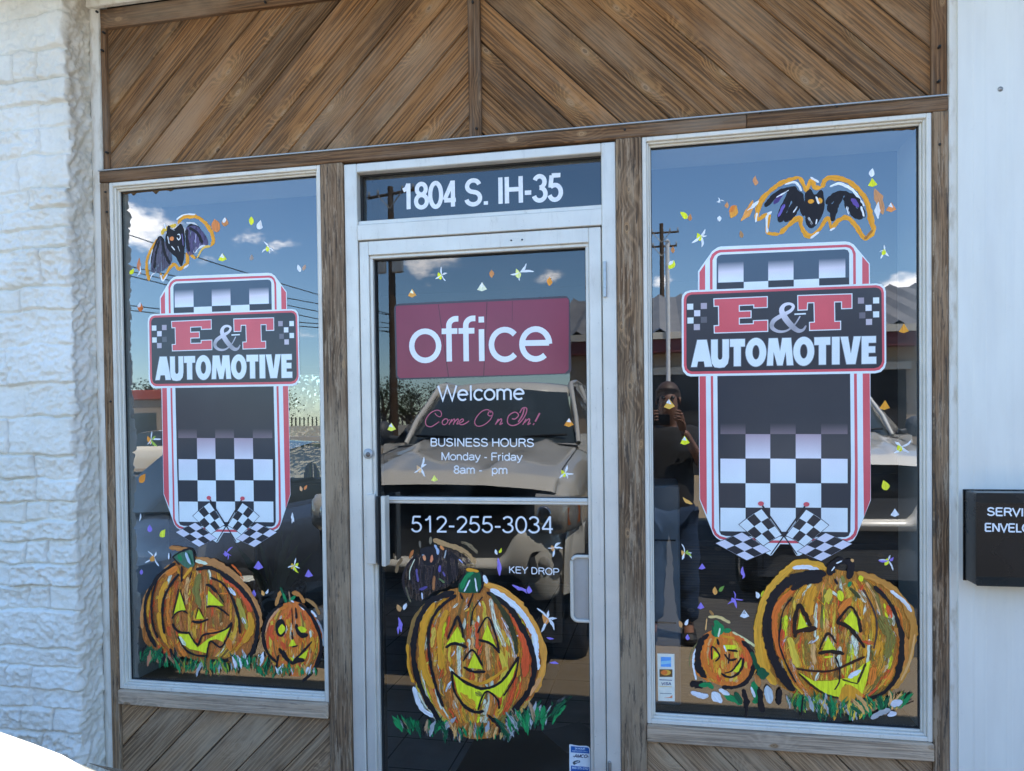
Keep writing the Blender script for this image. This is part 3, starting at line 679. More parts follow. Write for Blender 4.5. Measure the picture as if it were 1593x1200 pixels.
# ------------------------------------------------------------------ brush strokes on the glass
LAYER = [0]
def nxt(): LAYER[0] += 1; return LAYER[0]*.000012
class Brush:
    """strokes given in pixel coordinates of a zoomed view (ox, oy, scale), laid on the glass whose outer face is at gy"""
    def __init__(s, ox, oy, sc, gy, seed=1):
        s.ox, s.oy, s.sc, s.gy = ox, oy, sc, gy; LAYER[0] = 0; s.r = random.Random(seed); s.parts = {}; s.order = []
    def W(s, p, y=None): return P(s.ox+p[0]/s.sc, s.oy+p[1]/s.sc, s.gy)
    def mb(s, name):
        if name not in s.parts: s.parts[name] = MB(); s.order.append(name)
        return s.parts[name]
    def s(s, part, pts, w, col, dry=0.0, taper=.5, n=9, jag=.24):
        if col == BLK and dry < .2: dry = .2+s.r.uniform(0, .1)
        m = s.mb(part); q = [s.W(p) for p in spline(pts, n)]; y = s.gy-.0005-nxt()
        wm = w/s.sc/432.0
        cum = [0]
        for i in range(1, len(q)): cum.append(cum[-1]+math.hypot(q[i][0]-q[i-1][0], q[i][1]-q[i-1][1]))
        L = cum[-1] or 1e-4; ou, ov = s.r.random()*50, s.r.random()*50; rows = []; uvs = []; ph = s.r.random()*100
        for i, (x, z) in enumerate(q):
            a, b = q[max(0, i-1)], q[min(len(q)-1, i+1)]; tx, tz = b[0]-a[0], b[1]-a[1]; l = math.hypot(tx, tz) or 1; nx, nz = -tz/l, tx/l
            t = cum[i]/L; e = 1.0
            if taper: e = min(1, (min(t, 1-t)*L/(wm*(1.1 if taper < .8 else 1.9)))**(.5 if taper < .8 else .75)+ (1-taper)*.35) if L > 0 else 1
            h = wm/2*e
            h *= 1+.42*noise.noise((cum[i]*22, ph+31, 0))
            j1 = 1+jag*2*noise.noise((cum[i]*90, ph, 0)); j2 = 1+jag*2*noise.noise((cum[i]*90, ph+9, 0))
            rows.append([(x+nx*h*j1, y, z+nz*h*j1), (x, y-.00003, z), (x-nx*h*j2, y, z-nz*h*j2)])
            uvs.append([(cum[i]+ou, h*j1+ov), (cum[i]+ou, ov), (cum[i]+ou, -h*j2+ov)])
        m.grid(rows, sm=False, uvs=uvs, col=(*pc(*col), dry))
    def f(s, part, poly, col, dry=0.0, smooth=True, jag=.0012):
        m = s.mb(part); pp = spline(list(poly)+[poly[0]], 6)[:-1] if smooth else poly
        y = s.gy-.0005-nxt(); q = [s.W(p) for p in pp]; ou, ov = s.r.random()*50, s.r.random()*50; ph = s.r.random()*99
        q = [(x+jag*2*noise.noise((x*60, z*60, ph)), z+jag*2*noise.noise((x*60, z*60, ph+7))) for x, z in q]
        m.face([(x, y, z) for x, z in q], uv=[(z+ou, x+ov) for x, z in q], col=(*pc(*col), dry))
    def oval(s, part, c, rx, ry, col, dry=0, rot=0):
        a = R(rot); s.f(part, [(c[0]+rx*math.cos(t)*math.cos(a)-ry*math.sin(t)*math.sin(a), c[1]+rx*math.cos(t)*math.sin(a)+ry*math.sin(t)*math.cos(a)) for t in [2*math.pi*k/9 for k in range(9)]], col, dry)
    def ribs(s, part, c, rx, ry, n, pal, wr=(20, 45), dry=(.34, .6), tr=(-.86, .8), lr=(.18, .75)):
        wr = (wr[0]*.55, wr[1]*.72); dry = (dry[0]+.04, dry[1]+.06)
        for i in range(int(n*2.1)):
            m = s.r.uniform(-.93, .93); t0 = s.r.uniform(*tr); L = s.r.uniform(*lr); t1 = min(tr[1]+.06, t0+L); pts = []
            for k in range(6):
                t = t0+(t1-t0)*k/5; pts.append((c[0]+rx*m*(max(0, 1-abs(t)**2.4))**.5+s.r.uniform(-4, 4), c[1]+ry*t))
            s.s(part, pts, s.r.uniform(*wr), s.r.choice(pal), s.r.uniform(*dry), n=4)
    def dabs(s, part, c, rx, ry, n, pal, wr=(14, 34), lr=(25, 70), dry=(.46, .64)):
        for i in range(n):
            a = s.r.uniform(0, 6.283); q = math.sqrt(s.r.random())*.86; x, y = c[0]+rx*q*math.cos(a), c[1]+ry*q*math.sin(a); t = R(90+s.r.gauss(0, 32)-30*(x-c[0])/rx); L = s.r.uniform(*lr)
            s.s(part, [(x-math.cos(t)*L/2, y-math.sin(t)*L/2), (x+s.r.uniform(-5, 5), y), (x+math.cos(t)*L/2, y+math.sin(t)*L/2)], s.r.uniform(*wr), s.r.choice(pal), s.r.uniform(*dry), n=4, taper=.9)
    def grass(s, part, x0, x1, y, n, hr, pal, w=(14, 30), fan=.8, dry=(.1, .5)):
        for i in range(int(n*2)):
            x = s.r.uniform(x0, x1); f = ((x-x0)/(x1-x0)-.5)*2*fan+s.r.uniform(-.5, .5); h = s.r.uniform(*hr)*1.05; yy = y(x) if callable(y) else y
            yy += s.r.uniform(-.25, .25)*h
            s.s(part, [(x, yy+h*.4), (x+f*h*.25, yy), (x+f*h*.8+s.r.uniform(-.2, .2)*h, yy-h*.6)], s.r.uniform(*w)*.9, s.r.choice(pal), s.r.uniform(dry[0]+.25, dry[1]+.12), n=7, taper=.9, jag=.4)
    def done(s, name, label, cat, group=None):
        xs = [p[0] for m in s.parts.values() for p in m.v]; zs = [p[2] for m in s.parts.values() for p in m.v]
        o = Vector(((min(xs)+max(xs))/2, s.gy, min(zs))); root = empty(name, o, label, cat, group)
        for k in s.order:
            m = s.parts[k]; m.v = [(p[0]-o.x, p[1]-o.y, p[2]-o.z) for p in m.v]; m.build(k.split('#')[0], M['paint'], root)
        return root
ORG, ORD, RED, YEL, GOLD, TAN, OLV, BRN, BLK, WHT, GRN, DGR, PUR, CRM, GRY = ((238,126,34),(218,102,36),(196,72,36),(222,200,34),(212,156,52),(190,140,85),(110,98,45),(130,85,40),(24,20,22),(214,211,203),(24,110,62),(20,70,45),(120,100,170),(235,205,160),(140,140,140))
PAL = [ORG, ORG, ORG, ORD, RED, (214,84,30), (238,138,44), ORD, RED, GOLD, TAN, OLV, CRM, (224,140,52), (196,112,46), (110,78,38)]
def pair(b, part, items):
    for it in items: b.s(part, *it)

# big pumpkin of the door
b = Brush(600, 820, 3.43, DGY, 3)
B0 = [(120,620),(150,500),(220,410),(330,340),(420,320),(520,310),(640,350),(740,440),(810,560),(840,700),(810,850),(760,940),(680,1040),(600,1110),(480,1130),(380,1100),(260,1000),(180,880),(130,760)]
b.f('rind', B0, (186,112,44), .2); b.f('rind', B0, (150,95,42), .5)
b.ribs('rind', (480,710), 350, 390, 120, PAL+[YEL, CRM, (220,150,60)], (16, 40), (.36, .6)); b.dabs('rind', (480,700), 320, 370, 130, [ORG, ORG, (240,140,50), CRM, GOLD, RED, OLV, WHT, (236,170,70)])
pair(b, 'rind', [([(130,640),(150,520),(220,420),(330,350)],36,(120,88,45),.3),([(520,300),(640,345),(740,440),(820,580),(845,720),(800,880)],34,(205,125,50),.25),([(560,330),(680,410),(750,490),(800,590),(800,680),(815,760)],34,WHT,.25),
 ([(180,500),(230,420),(310,370)],18,WHT,.1),([(150,850),(190,960),(260,1010)],24,WHT,.15),([(118,620),(128,760),(150,830)],18,ORG,.1),([(660,430),(720,540),(750,660),(740,800)],44,RED,.28),([(265,400),(210,500),(195,640),(210,760),(260,860)],38,ORG,.2),
 ([(330,440),(290,560),(300,760)],30,ORG,.36),([(600,640),(640,760),(600,860)],30,GOLD,.4),([(560,380),(590,520),(640,640)],26,CRM,.5),([(620,480),(680,620),(690,700)],24,WHT,.55),([(760,900),(830,800)],30,(200,130,80),.4)])
pair(b, 'outline', [([(370,345),(250,390),(190,470),(160,560),(150,680),(170,800),(210,900),(270,1000),(310,1070)],32,BLK,.05),([(380,360),(300,420),(250,490),(230,580),(240,720),(270,850),(310,960)],17,BLK,.08),
 ([(540,345),(640,410),(710,500),(770,620),(795,740),(770,860),(700,960),(640,1040)],30,BLK,.05),([(470,350),(440,430)],12,BLK,.2),([(520,370),(470,440),(455,530)],8,BLK,.1),([(560,350),(640,470),(690,590),(700,680)],26,(50,50,28),.42)])
b.f('eye#1', [(385,528),(325,625),(425,612)], YEL, .06, False); pair(b, 'eye#1', [([(385,470),(330,600)],14,BLK,.05),([(385,470),(408,540),(414,592)],15,BLK,.05),([(320,642),(370,620),(438,642)],16,BLK,.04)])
b.f('eye#2', [(545,518),(518,592),(600,660)], YEL, .06, False); pair(b, 'eye#2', [([(490,565),(545,480),(590,580),(607,665)],11,BLK,.05),([(495,600),(560,620),(612,672)],14,BLK,.04)])
b.f('nose', [(475,668),(440,750),(520,757)], YEL, .06, False); pair(b, 'nose', [([(415,715),(465,655),(520,740)],11,BLK,.05),([(415,745),(470,770),(535,768)],15,BLK,.04)])
b.f('mouth', [(360,770),(430,840),(520,870),(600,840),(705,700),(680,800),(612,910),(570,880),(540,872),(500,972),(430,950),(385,880)], YEL, .08, False)
pair(b, 'mouth', [([(400,880),(440,930),(480,960)],40,ORG,.45),([(480,880),(520,900)],30,OLV,.5),([(400,800),(520,832),(650,745)],18,ORG,.2),([(350,765),(420,820),(520,860),(620,820),(712,688)],15,BLK,.04),([(355,770),(368,870),(420,950),(480,985),(527,980)],15,BLK,.04),([(495,975),(515,910),(545,875),(600,920),(606,970)],13,BLK,.04),([(712,690),(690,800),(630,900)],9,BLK,.1)])
b.f('stem', [(388,342),(400,280),(440,235),(500,240),(512,290),(500,342),(440,352)], DGR, .12); pair(b, 'stem', [([(405,330),(430,270),(470,240)],22,GRN,.1),([(420,345),(452,280)],9,WHT,.25),([(478,270),(490,345)],10,WHT,.3),([(390,300),(430,240)],12,BLK,.1),([(508,235),(522,300),(498,352)],12,BLK,.05),([(430,225),(500,235)],20,ORG,.1),([(525,255),(542,300)],22,WHT,.1),([(400,350),(412,385)],10,BLK,.1)])
GP = [GRN, GRN, DGR, DGR, (30,120,66), GRN, BLK, GRY, (150,120,90)]
b.grass('grass', 90, 330, lambda x: 1075-(x<180)*20, 26, (40, 90), GP, (14, 34), .8)
b.grass('grass', 300, 660, 1100, 34, (40, 95), [GRN, DGR, GRN, DGR, BLK, GRY, TAN, BLK], (14, 32), .5)
b.grass('grass', 620, 920, lambda x: 1080-(x-620)*.35, 34, (60, 130), GP+[GRY], (16, 34), .9)
b.done('painted_pumpkin', 'large grinning jack-o-lantern painted on the door glass', 'window painting', 'pumpkins painted on the glass')

# big pumpkin of the narrow window by the stone
b = Brush(200, 840, 5, GY, 4)
B0 = [(100,590),(130,460),(200,310),(330,190),(400,140),(520,130),(700,190),(850,300),(970,450),(1030,600),(1020,740),(960,860),(860,940),(700,960),(560,950),(400,900),(240,870),(130,800),(105,690)]
b.f('rind', B0, (176,102,46), .2); b.f('rind', B0, (140,86,40), .5)
b.ribs('rind', (560,540), 440, 430, 120, PAL+[(165,95,50)]*4, (20, 52), (.38, .62)); b.dabs('rind', (560,540), 420, 400, 130, [ORG, ORD, (200,120,55), TAN, RED, OLV, (150,90,45), GOLD], (16, 40), (30, 90))
pair(b, 'rind', [([(112,690),(112,560),(150,420),(230,300),(340,190)],36,(168,112,62),.2),([(530,145),(700,190),(850,300),(960,440),(1010,560),(1030,680)],56,(160,105,58),.2),([(320,60),(420,70),(505,82)],42,(150,95,50),.15),([(320,100),(318,150)],16,WHT,.3),([(520,160),(620,185)],36,CRM,.3),
 ([(300,270),(390,210)],60,ORD,.25),([(250,560),(260,420),(310,320)],44,ORG,.22),([(240,560),(260,700),(300,800)],44,ORG,.25),([(740,290),(840,350),(910,460),(960,560)],50,RED,.28),([(780,370),(840,430)],36,WHT,.5),([(850,450),(900,600),(930,700)],44,(150,130,50),.4),([(940,560),(960,680),(900,800)],50,ORG,.3),([(890,600),(915,650)],40,WHT,.55),
 ([(560,260),(530,380),(560,520)],60,OLV,.42),([(620,700),(760,760),(800,860)],60,ORD,.3)])
pair(b, 'outline', [([(370,180),(260,260),(180,370),(135,500),(140,640),(170,740),(222,835)],30,BLK,.05),([(400,262),(335,345),(280,460),(270,600),(285,730)],24,BLK,.32),([(232,300),(190,450),(192,640),(235,765)],20,BLK,.3),([(530,230),(640,215),(760,280),(880,380),(970,500),(1010,620),(1000,760),(960,880),(900,950)],36,BLK,.05),
 ([(640,290),(740,340),(810,450),(860,600),(872,730)],24,BLK,.15),([(330,840),(360,930),(400,985)],34,BLK,.1),([(160,850),(240,900),(300,960)],34,BLK,.1),([(640,940),(760,935),(830,900)],32,BLK,.2),([(420,200),(420,330)],18,BLK,.4),([(500,250),(480,310)],14,BLK,.3)])
b.f('eye#1', [(405,398),(360,572),(450,542)], YEL, .06, False); pair(b, 'eye#1', [([(400,368),(350,580)],12,BLK,.1),([(405,380),(448,512)],12,BLK,.1),([(342,612),(380,565),(430,550),(470,572)],13,BLK,.06)])
b.f('eye#2', [(625,392),(618,505),(748,512)], YEL, .06, False); pair(b, 'eye#2', [([(605,350),(640,355),(695,410)],28,BLK,.08),([(690,400),(750,490)],12,BLK,.2),([(608,520),(680,515),(735,545),(790,590)],15,BLK,.08)])
b.f('nose', [(550,538),(528,618),(592,612)], YEL, .06, False); pair(b, 'nose', [([(550,520),(525,610)],9,BLK,.1),([(552,520),(590,600)],8,BLK,.15),([(498,632),(560,638),(628,614)],20,BLK,.04)])
b.f('mouth', [(390,728),(475,732),(540,832),(620,768),(792,680),(740,792),(690,770),(640,780),(620,882),(540,860),(480,850),(420,800)], YEL, .1, False)
pair(b, 'mouth', [([(400,750),(450,820)],40,CRM,.4),([(345,648),(390,708),(475,722)],24,BLK,.05),([(470,710),(540,812),(585,740),(690,718),(765,690),(812,638)],17,BLK,.05),([(390,750),(440,840),(520,892),(625,902)],18,BLK,.06),([(612,920),(640,790),(722,832),(772,760),(812,648)],15,BLK,.05)])
b.f('stem', [(350,130),(380,100),(480,80),(512,110),(520,190),(480,225),(420,190)], (60,90,70), .15); pair(b, 'stem', [([(390,110),(420,160)],40,GRN,.2),([(450,95),(490,190)],26,(150,160,170),.35),([(470,100),(505,190)],22,DGR,.3),([(345,135),(420,88),(500,75),(522,182)],15,BLK,.05),([(350,132),(405,195)],16,BLK,.08),([(430,300),(500,210)],26,ORG,.3)])
b.grass('grass', 90, 420, lambda x: 900+(x-90)*.1, 34, (60, 130), [GRN, DGR, GRN, DGR, BLK, (150,100,75)], (18, 40), -.5)
b.grass('grass', 380, 860, 985, 40, (60, 120), [GRN, DGR, GRN, GRY, (110,130,40), BRN], (16, 38), -.2)
b.grass('grass', 820, 1060, 950, 26, (60, 130), [GRN, DGR, GRN, WHT, BRN], (20, 44), .3)
b.done('painted_pumpkin', 'brown tinted grinning pumpkin painted large on the window beside the stone wall', 'window painting', 'pumpkins painted on the glass')

# small pumpkin next to it
b = Brush(390, 900, 6.67, GY, 5)
B0 = [(155,580),(200,420),(280,310),(380,250),(480,240),(600,320),(690,430),(750,580),(740,760),(690,900),(560,1000),(400,1010),(250,900),(180,780)]
b.f('rind', B0, (185,98,42), .15)
b.ribs('rind', (450,620), 290, 370, 70, PAL, (22, 50), (.3, .6)); b.dabs('rind', (450,620), 270, 350, 60, [ORG, RED, GOLD, CRM, ORD, TAN], (16, 40), (30, 90))
pair(b, 'rind', [([(262,285),(300,170),(335,120)],40,(165,108,55),.15),([(430,150),(505,165),(560,255)],50,(160,100,48),.15),([(570,210),(660,270),(722,375)],42,(140,100,58),.2),([(160,560),(200,430),(300,310)],20,(200,130,90),.2),([(690,420),(750,560),(755,700)],20,GRY,.3),([(230,480),(210,560),(240,640)],50,RED,.2),([(380,420),(400,500)],50,ORG,.2),([(300,320),(390,280)],40,ORD,.15),([(640,600),(650,760)],50,ORG,.15),([(320,650),(360,740)],50,RED,.3),([(500,260),(560,330)],22,WHT,.25),([(630,330),(690,400)],24,WHT,.25)])
pair(b, 'outline', [([(340,270),(240,335),(150,480),(130,620),(180,770),(270,870)],32,BLK,.05),([(500,260),(600,340),(700,520),(735,700),(700,860),(640,970),(540,1070)],42,BLK,.04),([(430,300),(440,480)],12,BLK,.1),([(295,790),(250,1010)],26,BLK,.06),([(340,740),(400,880),(410,1010)],32,BLK,.05),([(180,800),(190,920),(140,990)],28,BLK,.05),([(470,300),(480,420)],20,BLK,.3)])
b.oval('eye#1', (315,510), 55, 92, BLK, .08); b.f('eye#1', [(330,468),(362,520),(320,582),(288,530)], YEL, .05)
b.s('eye#2', [(480,470),(490,540),(545,592),(598,580)], 52, BLK, .06); b.f('eye#2', [(490,508),(530,493),(588,532),(530,562)], YEL, .05)
b.s('nose', [(432,550),(440,640)], 30, BLK, .06); b.f('nose', [(440,615),(398,702),(482,702)], YEL, .08, False); b.s('nose', [(430,710),(495,695)], 18, BLK, .05)
b.s('mouth', [(300,720),(340,790),(430,875),(500,845),(565,850)], 38, BLK, .05); b.s('mouth', [(430,875),(540,765),(642,650)], 22, BLK, .06); b.f('mouth', [(500,815),(605,728),(572,832)], YEL, .08, False); b.f('mouth', [(415,815),(455,830),(440,858)], YEL, .1, False)
pair(b, 'stem', [([(310,90),(345,170),(365,250)],34,DGR,.15),([(340,150),(375,250)],30,GRN,.2),([(470,180),(400,240)],38,GRN,.2),([(400,130),(420,260)],16,(130,100,75),.3),([(420,230),(455,245)],18,WHT,.3)])
b.grass('grass', 60, 420, 960, 26, (60, 130), [GRN, DGR, GRN, WHT, BRN], (22, 44), .2); b.grass('grass', 420, 680, 960, 14, (50, 100), [GRN, (120,140,40), WHT, TAN], (18, 36), .4)
b.f('grass', [(90,860),(125,830),(150,880),(118,915)], ORG, .1, False)
b.done('painted_pumpkin', 'small long faced jack-o-lantern beside the brown tinted pumpkin near the stone wall', 'window painting', 'pumpkins painted on the glass')

# big pumpkin of the window by the metal wall
b = Brush(1160, 860, 4.286, GY, 6)
B0 = [(60,480),(110,300),(200,170),(320,80),(420,60),(520,90),(640,120),(740,130),(900,190),(1030,280),(1110,400),(1130,540),(1090,720),(1020,880),(900,970),(740,1020),(560,1000),(400,960),(280,920),(160,830),(90,700),(60,580)]
b.f('rind', B0, (190,118,44), .16); b.f('rind', B0, (150,104,42), .5)
b.ribs('rind', (600,560), 470, 460, 150, PAL+[GOLD, YEL, (200,130,45), OLV], (20, 50), (.38, .62)); b.dabs('rind', (600,560), 460, 430, 150, [ORG, GOLD, (235,150,50), OLV, (120,105,50), CRM, RED, (190,120,45), WHT], (16, 44), (30, 100))
pair(b, 'rind', [([(200,880),(110,740),(80,580),(85,450),(130,300),(220,170),(340,75),(460,75),(535,110)],46,(214,132,40),.15),([(740,130),(880,180),(1010,270),(1090,390),(1115,520),(1080,700),(1020,850),(960,900)],40,(165,112,48),.2),([(310,100),(400,95),(490,118)],26,WHT,.25),([(960,250),(1050,320),(1102,392)],20,WHT,.3),([(1125,540),(1090,720),(1030,850)],12,TAN,.3),
 ([(108,560),(120,640),(150,780)],24,ORG,.1),([(320,240),(230,330),(190,430),(200,560),(240,700)],36,(226,92,34),.15),([(330,180),(390,150)],26,ORG,.2),([(460,220),(430,300),(420,420)],52,ORG,.3),([(560,240),(540,330)],52,GOLD,.3),([(620,400),(700,300)],46,ORD,.3),([(620,250),(640,320)],40,YEL,.4),([(740,240),(800,330)],40,CRM,.55),([(900,420),(960,560),(940,700)],60,OLV,.45),([(760,150),(770,190)],34,YEL,.2),
 ([(640,940),(700,960),(790,950)],50,RED,.3),([(290,560),(330,700),(350,760)],46,GOLD,.3),([(990,500),(1060,600),(1030,760)],44,(170,105,45),.35),([(850,760),(830,880)],50,ORD,.4)])
pair(b, 'outline', [([(535,142),(430,142),(300,180),(200,270),(152,380),(142,520),(162,640),(212,760),(272,860),(322,918)],54,BLK,.04),([(510,172),(390,190),(300,245)],44,BLK,.1),([(310,290),(250,380),(230,480),(222,600),(270,740),(335,865)],10,BLK,.12),([(850,220),(940,310),(1000,420),(1035,560),(1030,720),(980,860),(880,950),(710,992)],27,BLK,.04),([(780,240),(850,380),(872,500),(850,640)],10,(60,45,40),.35),([(500,260),(500,420)],20,BLK,.55),([(690,230),(760,300)],30,(60,60,30),.45)])
pair(b, 'stem', [([(555,150),(585,75),(655,45)],46,BLK,.05),([(650,55),(700,75),(682,175)],46,BLK,.05),([(590,170),(610,210)],14,BLK,.2),([(640,150),(650,200)],20,(120,110,50),.3),([(700,190),(680,225)],26,GRN,.2),([(700,40),(715,60)],22,TAN,.2),([(600,70),(640,52)],9,WHT,.35),([(570,120),(590,90)],8,WHT,.4)])
b.f('eye#1', [(360,392),(340,518),(412,490)], YEL, .04, False); pair(b, 'eye#1', [([(330,565),(322,460),(355,350),(400,420),(432,490)],22,(34,22,16),.08),([(320,562),(350,520),(472,500)],25,(40,24,16),.06)])
b.f('eye#2', [(702,382),(748,450),(748,532),(650,455)], YEL, .04, False); pair(b, 'eye#2', [([(603,462),(690,360),(742,420),(765,530)],17,(34,22,16),.06),([(600,460),(680,490),(740,560),(792,632)],23,(34,22,16),.05)])
b.f('nose', [(545,555),(508,652),(602,652)], YEL, .05, False); pair(b, 'nose', [([(488,645),(545,535),(602,602)],15,(40,26,18),.1),([(480,668),(560,655),(655,672)],24,(34,24,16),.05),([(520,693),(580,688)],14,YEL,.1)])
b.f('mouth', [(350,790),(450,850),(560,850),(680,830),(780,742),(828,715),(802,860),(772,942),(720,900),(660,870),(620,962),(520,930),(430,880)], YEL, .04, False)
pair(b, 'mouth', [([(335,770),(450,785),(560,785),(680,740),(792,688)],15,(50,26,16),.08),([(350,800),(450,890),(540,945),(620,965)],13,(50,34,16),.15),([(595,690),(620,760),(622,850),(590,912)],10,BLK,.05),([(680,830),(765,778)],22,WHT,.35),([(640,840),(700,860),(745,870)],8,(60,50,20),.2),([(800,730),(740,870)],14,(50,40,20),.3)])
b.f('mouth', [(640,895),(690,875),(782,950),(700,985),(620,980)], ORG, .2)
def gy_(x): return 985+30*math.sin((x-200)/300)
b.grass('grass', 280, 560, gy_, 26, (60, 120), [GRN, (110,130,40), DGR, GRN, GRY, OLV], (16, 36), -.4); b.grass('grass', 480, 800, 1050, 36, (60, 130), [GRN, DGR, GRN, GOLD, ORG, DGR, GRY], (18, 40), .2)
b.grass('grass', 760, 1040, lambda x: 1040-(x-760)*.25, 30, (50, 110), [GRN, DGR, GRN, TAN, DGR, GOLD], (14, 34), .9)
pair(b, 'grass', [([(830,1100),(900,1060),(960,1040)],30,GRY,.3),([(940,1080),(1000,1060)],40,(170,170,175),.35),([(960,1010),(1040,985)],40,(170,170,175),.3),([(640,1145),(720,1130)],22,(40,36,34),.2),([(1060,1005),(1115,980)],9,(50,36,26),.2),([(85,900),(100,1000),(110,1060)],34,BLK,.08),([(225,900),(215,1010)],36,BLK,.08),([(140,880),(160,1000)],46,(160,165,165),.35),([(0,1100),(8,1000)],14,BLK,.1),([(380,950),(365,1090)],12,BLK,.15),([(100,760),(120,840)],60,DGR,.3)])
b.done('painted_pumpkin', 'huge golden jack-o-lantern with a black stem painted on the wide window', 'window painting', 'pumpkins painted on the glass')

# small pumpkin next to it
b = Brush(1010, 860, 4.8, GY, 8)
B0 = [(330,800),(350,700),(400,620),(480,580),(620,590),(720,670),(780,760),(790,850),(750,940),(680,990),(560,1000),(430,950),(350,900)]
b.f('rind', B0, (190,100,38), .08); b.ribs('rind', (560,790), 220, 200, 46, [ORG, ORD, RED, GOLD, ORG, TAN, (225,140,50)], (16, 36), (.3, .58))
pair(b, 'rind', [([(350,950),(330,840),(340,740),(390,650)],15,(232,222,205),.15),([(300,850),(315,740),(400,625)],8,(110,100,62),.1),([(440,480),(520,482),(605,525)],18,(214,160,105),.15),([(450,430),(480,470)],16,(140,100,55),.2),([(430,490),(420,580)],10,TAN,.2),([(620,590),(720,650),(800,705)],18,(220,180,130),.25),([(360,900),(345,800)],18,ORG,.15),([(430,640),(410,740),(430,860),(500,950)],36,(228,98,34),.12),([(640,620),(720,700),(740,820)],36,(215,85,34),.2),([(780,800),(800,850),(760,930)],16,ORG,.15),([(540,620),(640,640)],18,ORG,.1)])
pair(b, 'outline', [([(445,608),(390,660),(362,760),(370,860),(425,935)],46,BLK,.04),([(690,655),(765,745),(782,840),(735,950),(650,1002),(540,1003)],28,BLK,.05),([(505,640),(520,690)],14,BLK,.1),([(340,1000),(400,960)],30,BLK,.3)])
b.f('eye#1', [(482,726),(475,802),(522,765)], YEL, .04, False); pair(b, 'eye#1', [([(466,800),(470,700),(525,768),(492,812)],12,BLK,.06)])
b.f('eye#2', [(553,690),(640,690),(655,712),(580,732)], YEL, .04, False); pair(b, 'eye#2', [([(580,724),(664,736)],15,BLK,.05),([(556,690),(575,740)],10,WHT,.2)])
pair(b, 'nose', [([(560,755),(600,800),(655,790)],15,BLK,.06),([(600,750),(590,830)],10,BLK,.1)])
b.f('mouth', [(618,885),(692,785),(682,902)], YEL, .06, False); pair(b, 'mouth', [([(535,900),(590,928),(650,912),(694,850),(702,785)],15,BLK,.08),([(560,898),(620,878),(690,782)],11,BLK,.1)])
pair(b, 'stem', [([(490,505),(515,560),(485,625)],56,GRN,.12),([(470,540),(480,620)],14,DGR,.2),([(555,585),(612,578)],38,GRN,.15),([(528,560),(515,630)],12,CRM,.3)])
pair(b, 'grass', [([(310,1000),(340,980),(400,1010)],50,BLK,.3),([(310,1040),(400,1070),(440,1060)],40,(180,182,186),.3),([(370,990),(440,985),(480,1010)],40,GRN,.12),([(470,1040),(540,1120)],60,(190,192,196),.35),([(560,1060),(640,1100),(690,1130)],46,GRN,.1),([(700,1020),(725,1110),(715,1165)],40,BLK,.06),([(640,1040),(690,1130)],40,DGR,.12),([(780,960),(800,1100),(770,1110)],40,GRN,.2),([(830,1020),(835,1180)],34,BLK,.06),([(760,740),(820,860),(850,930)],44,DGR,.25),([(800,900),(820,1000)],40,(165,105,55),.3),([(520,1020),(600,1060)],36,WHT,.35),([(760,1000),(790,1080)],18,WHT,.3)])
b.done('painted_pumpkin', 'small orange pumpkin with a crooked smile beside the huge golden one', 'window painting', 'pumpkins painted on the glass')

# bats
b = Brush(1060, 0, 2.99, GY, 9)
pair(b, 'outline', [([(348,1028),(360,960),(400,900),(470,850),(550,824)],20,ORG,.1),([(550,824),(572,870),(582,895)],16,ORG,.12),([(582,895),(602,840),(622,872),(655,872)],16,ORG,.12),([(655,875),(668,840),(700,828),(770,842),(832,892),(866,950),(884,1030),(892,1078),(852,1108),(810,1050),(772,1014),(730,1028),(696,1068)],20,ORG,.08),([(696,1068),(680,1016),(640,1070),(592,1100),(560,1060),(545,1014),(490,1058),(456,1090)],18,ORG,.08),([(456,1090),(400,1080),(406,1000),(350,1028)],14,ORG,.15),([(400,1085),(398,1010),(420,985)],10,WHT,.2),([(480,860),(530,850),(560,890)],9,WHT,.25),([(690,870),(740,856),(800,890),(850,960)],9,WHT,.3),([(345,1035),(352,990)],7,WHT,.3),([(640,1080),(600,1110)],8,WHT,.35),([(690,1075),(715,1060)],8,WHT,.3),([(850,1115),(890,1070)],10,BRN,.2),([(600,825),(640,850)],8,WHT,.3)])
pair(b, 'wing#1', [([(388,962),(450,900),(535,872)],22,BLK,.1),([(535,875),(490,940),(456,1035)],30,BLK,.12),([(540,885),(530,960),(480,1032)],34,BLK,.12),([(540,890),(560,950),(572,1005)],30,BLK,.15),([(470,900),(430,950)],16,(60,45,90),.3),([(480,950),(450,1010)],14,(90,75,140),.4),([(440,920),(500,885)],6,WHT,.5),([(520,990),(540,960)],6,WHT,.5)])
pair(b, 'wing#2', [([(672,950),(735,900),(810,930),(852,1012)],24,BLK,.1),([(745,905),(715,960),(700,1030)],30,BLK,.12),([(760,915),(795,975),(840,1020)],30,BLK,.15),([(690,930),(690,990)],20,BLK,.2),([(790,925),(825,965)],16,(80,60,120),.3),([(770,960),(780,1000)],8,WHT,.5),([(835,960),(850,1010)],9,WHT,.4)])
b.f('body', [(575,900),(598,880),(622,905),(650,885),(664,925),(658,1000),(608,1062),(578,1030)], BLK, .06); b.oval('eye#1', (603,938), 14, 10, ORG, .05); b.oval('eye#2', (646,935), 12, 14, ORG, .05); pair(b, 'body', [([(625,915),(640,950)],7,WHT,.4),([(590,1010),(610,1050)],6,WHT,.5),([(630,1020),(625,1045)],6,WHT,.4)])
b.done('painted_bat', 'upright black bat with thick orange outline above the wide window logo', 'window painting', 'bats painted on the glass')
b = Brush(180, 260, 4.55, GY, 10)
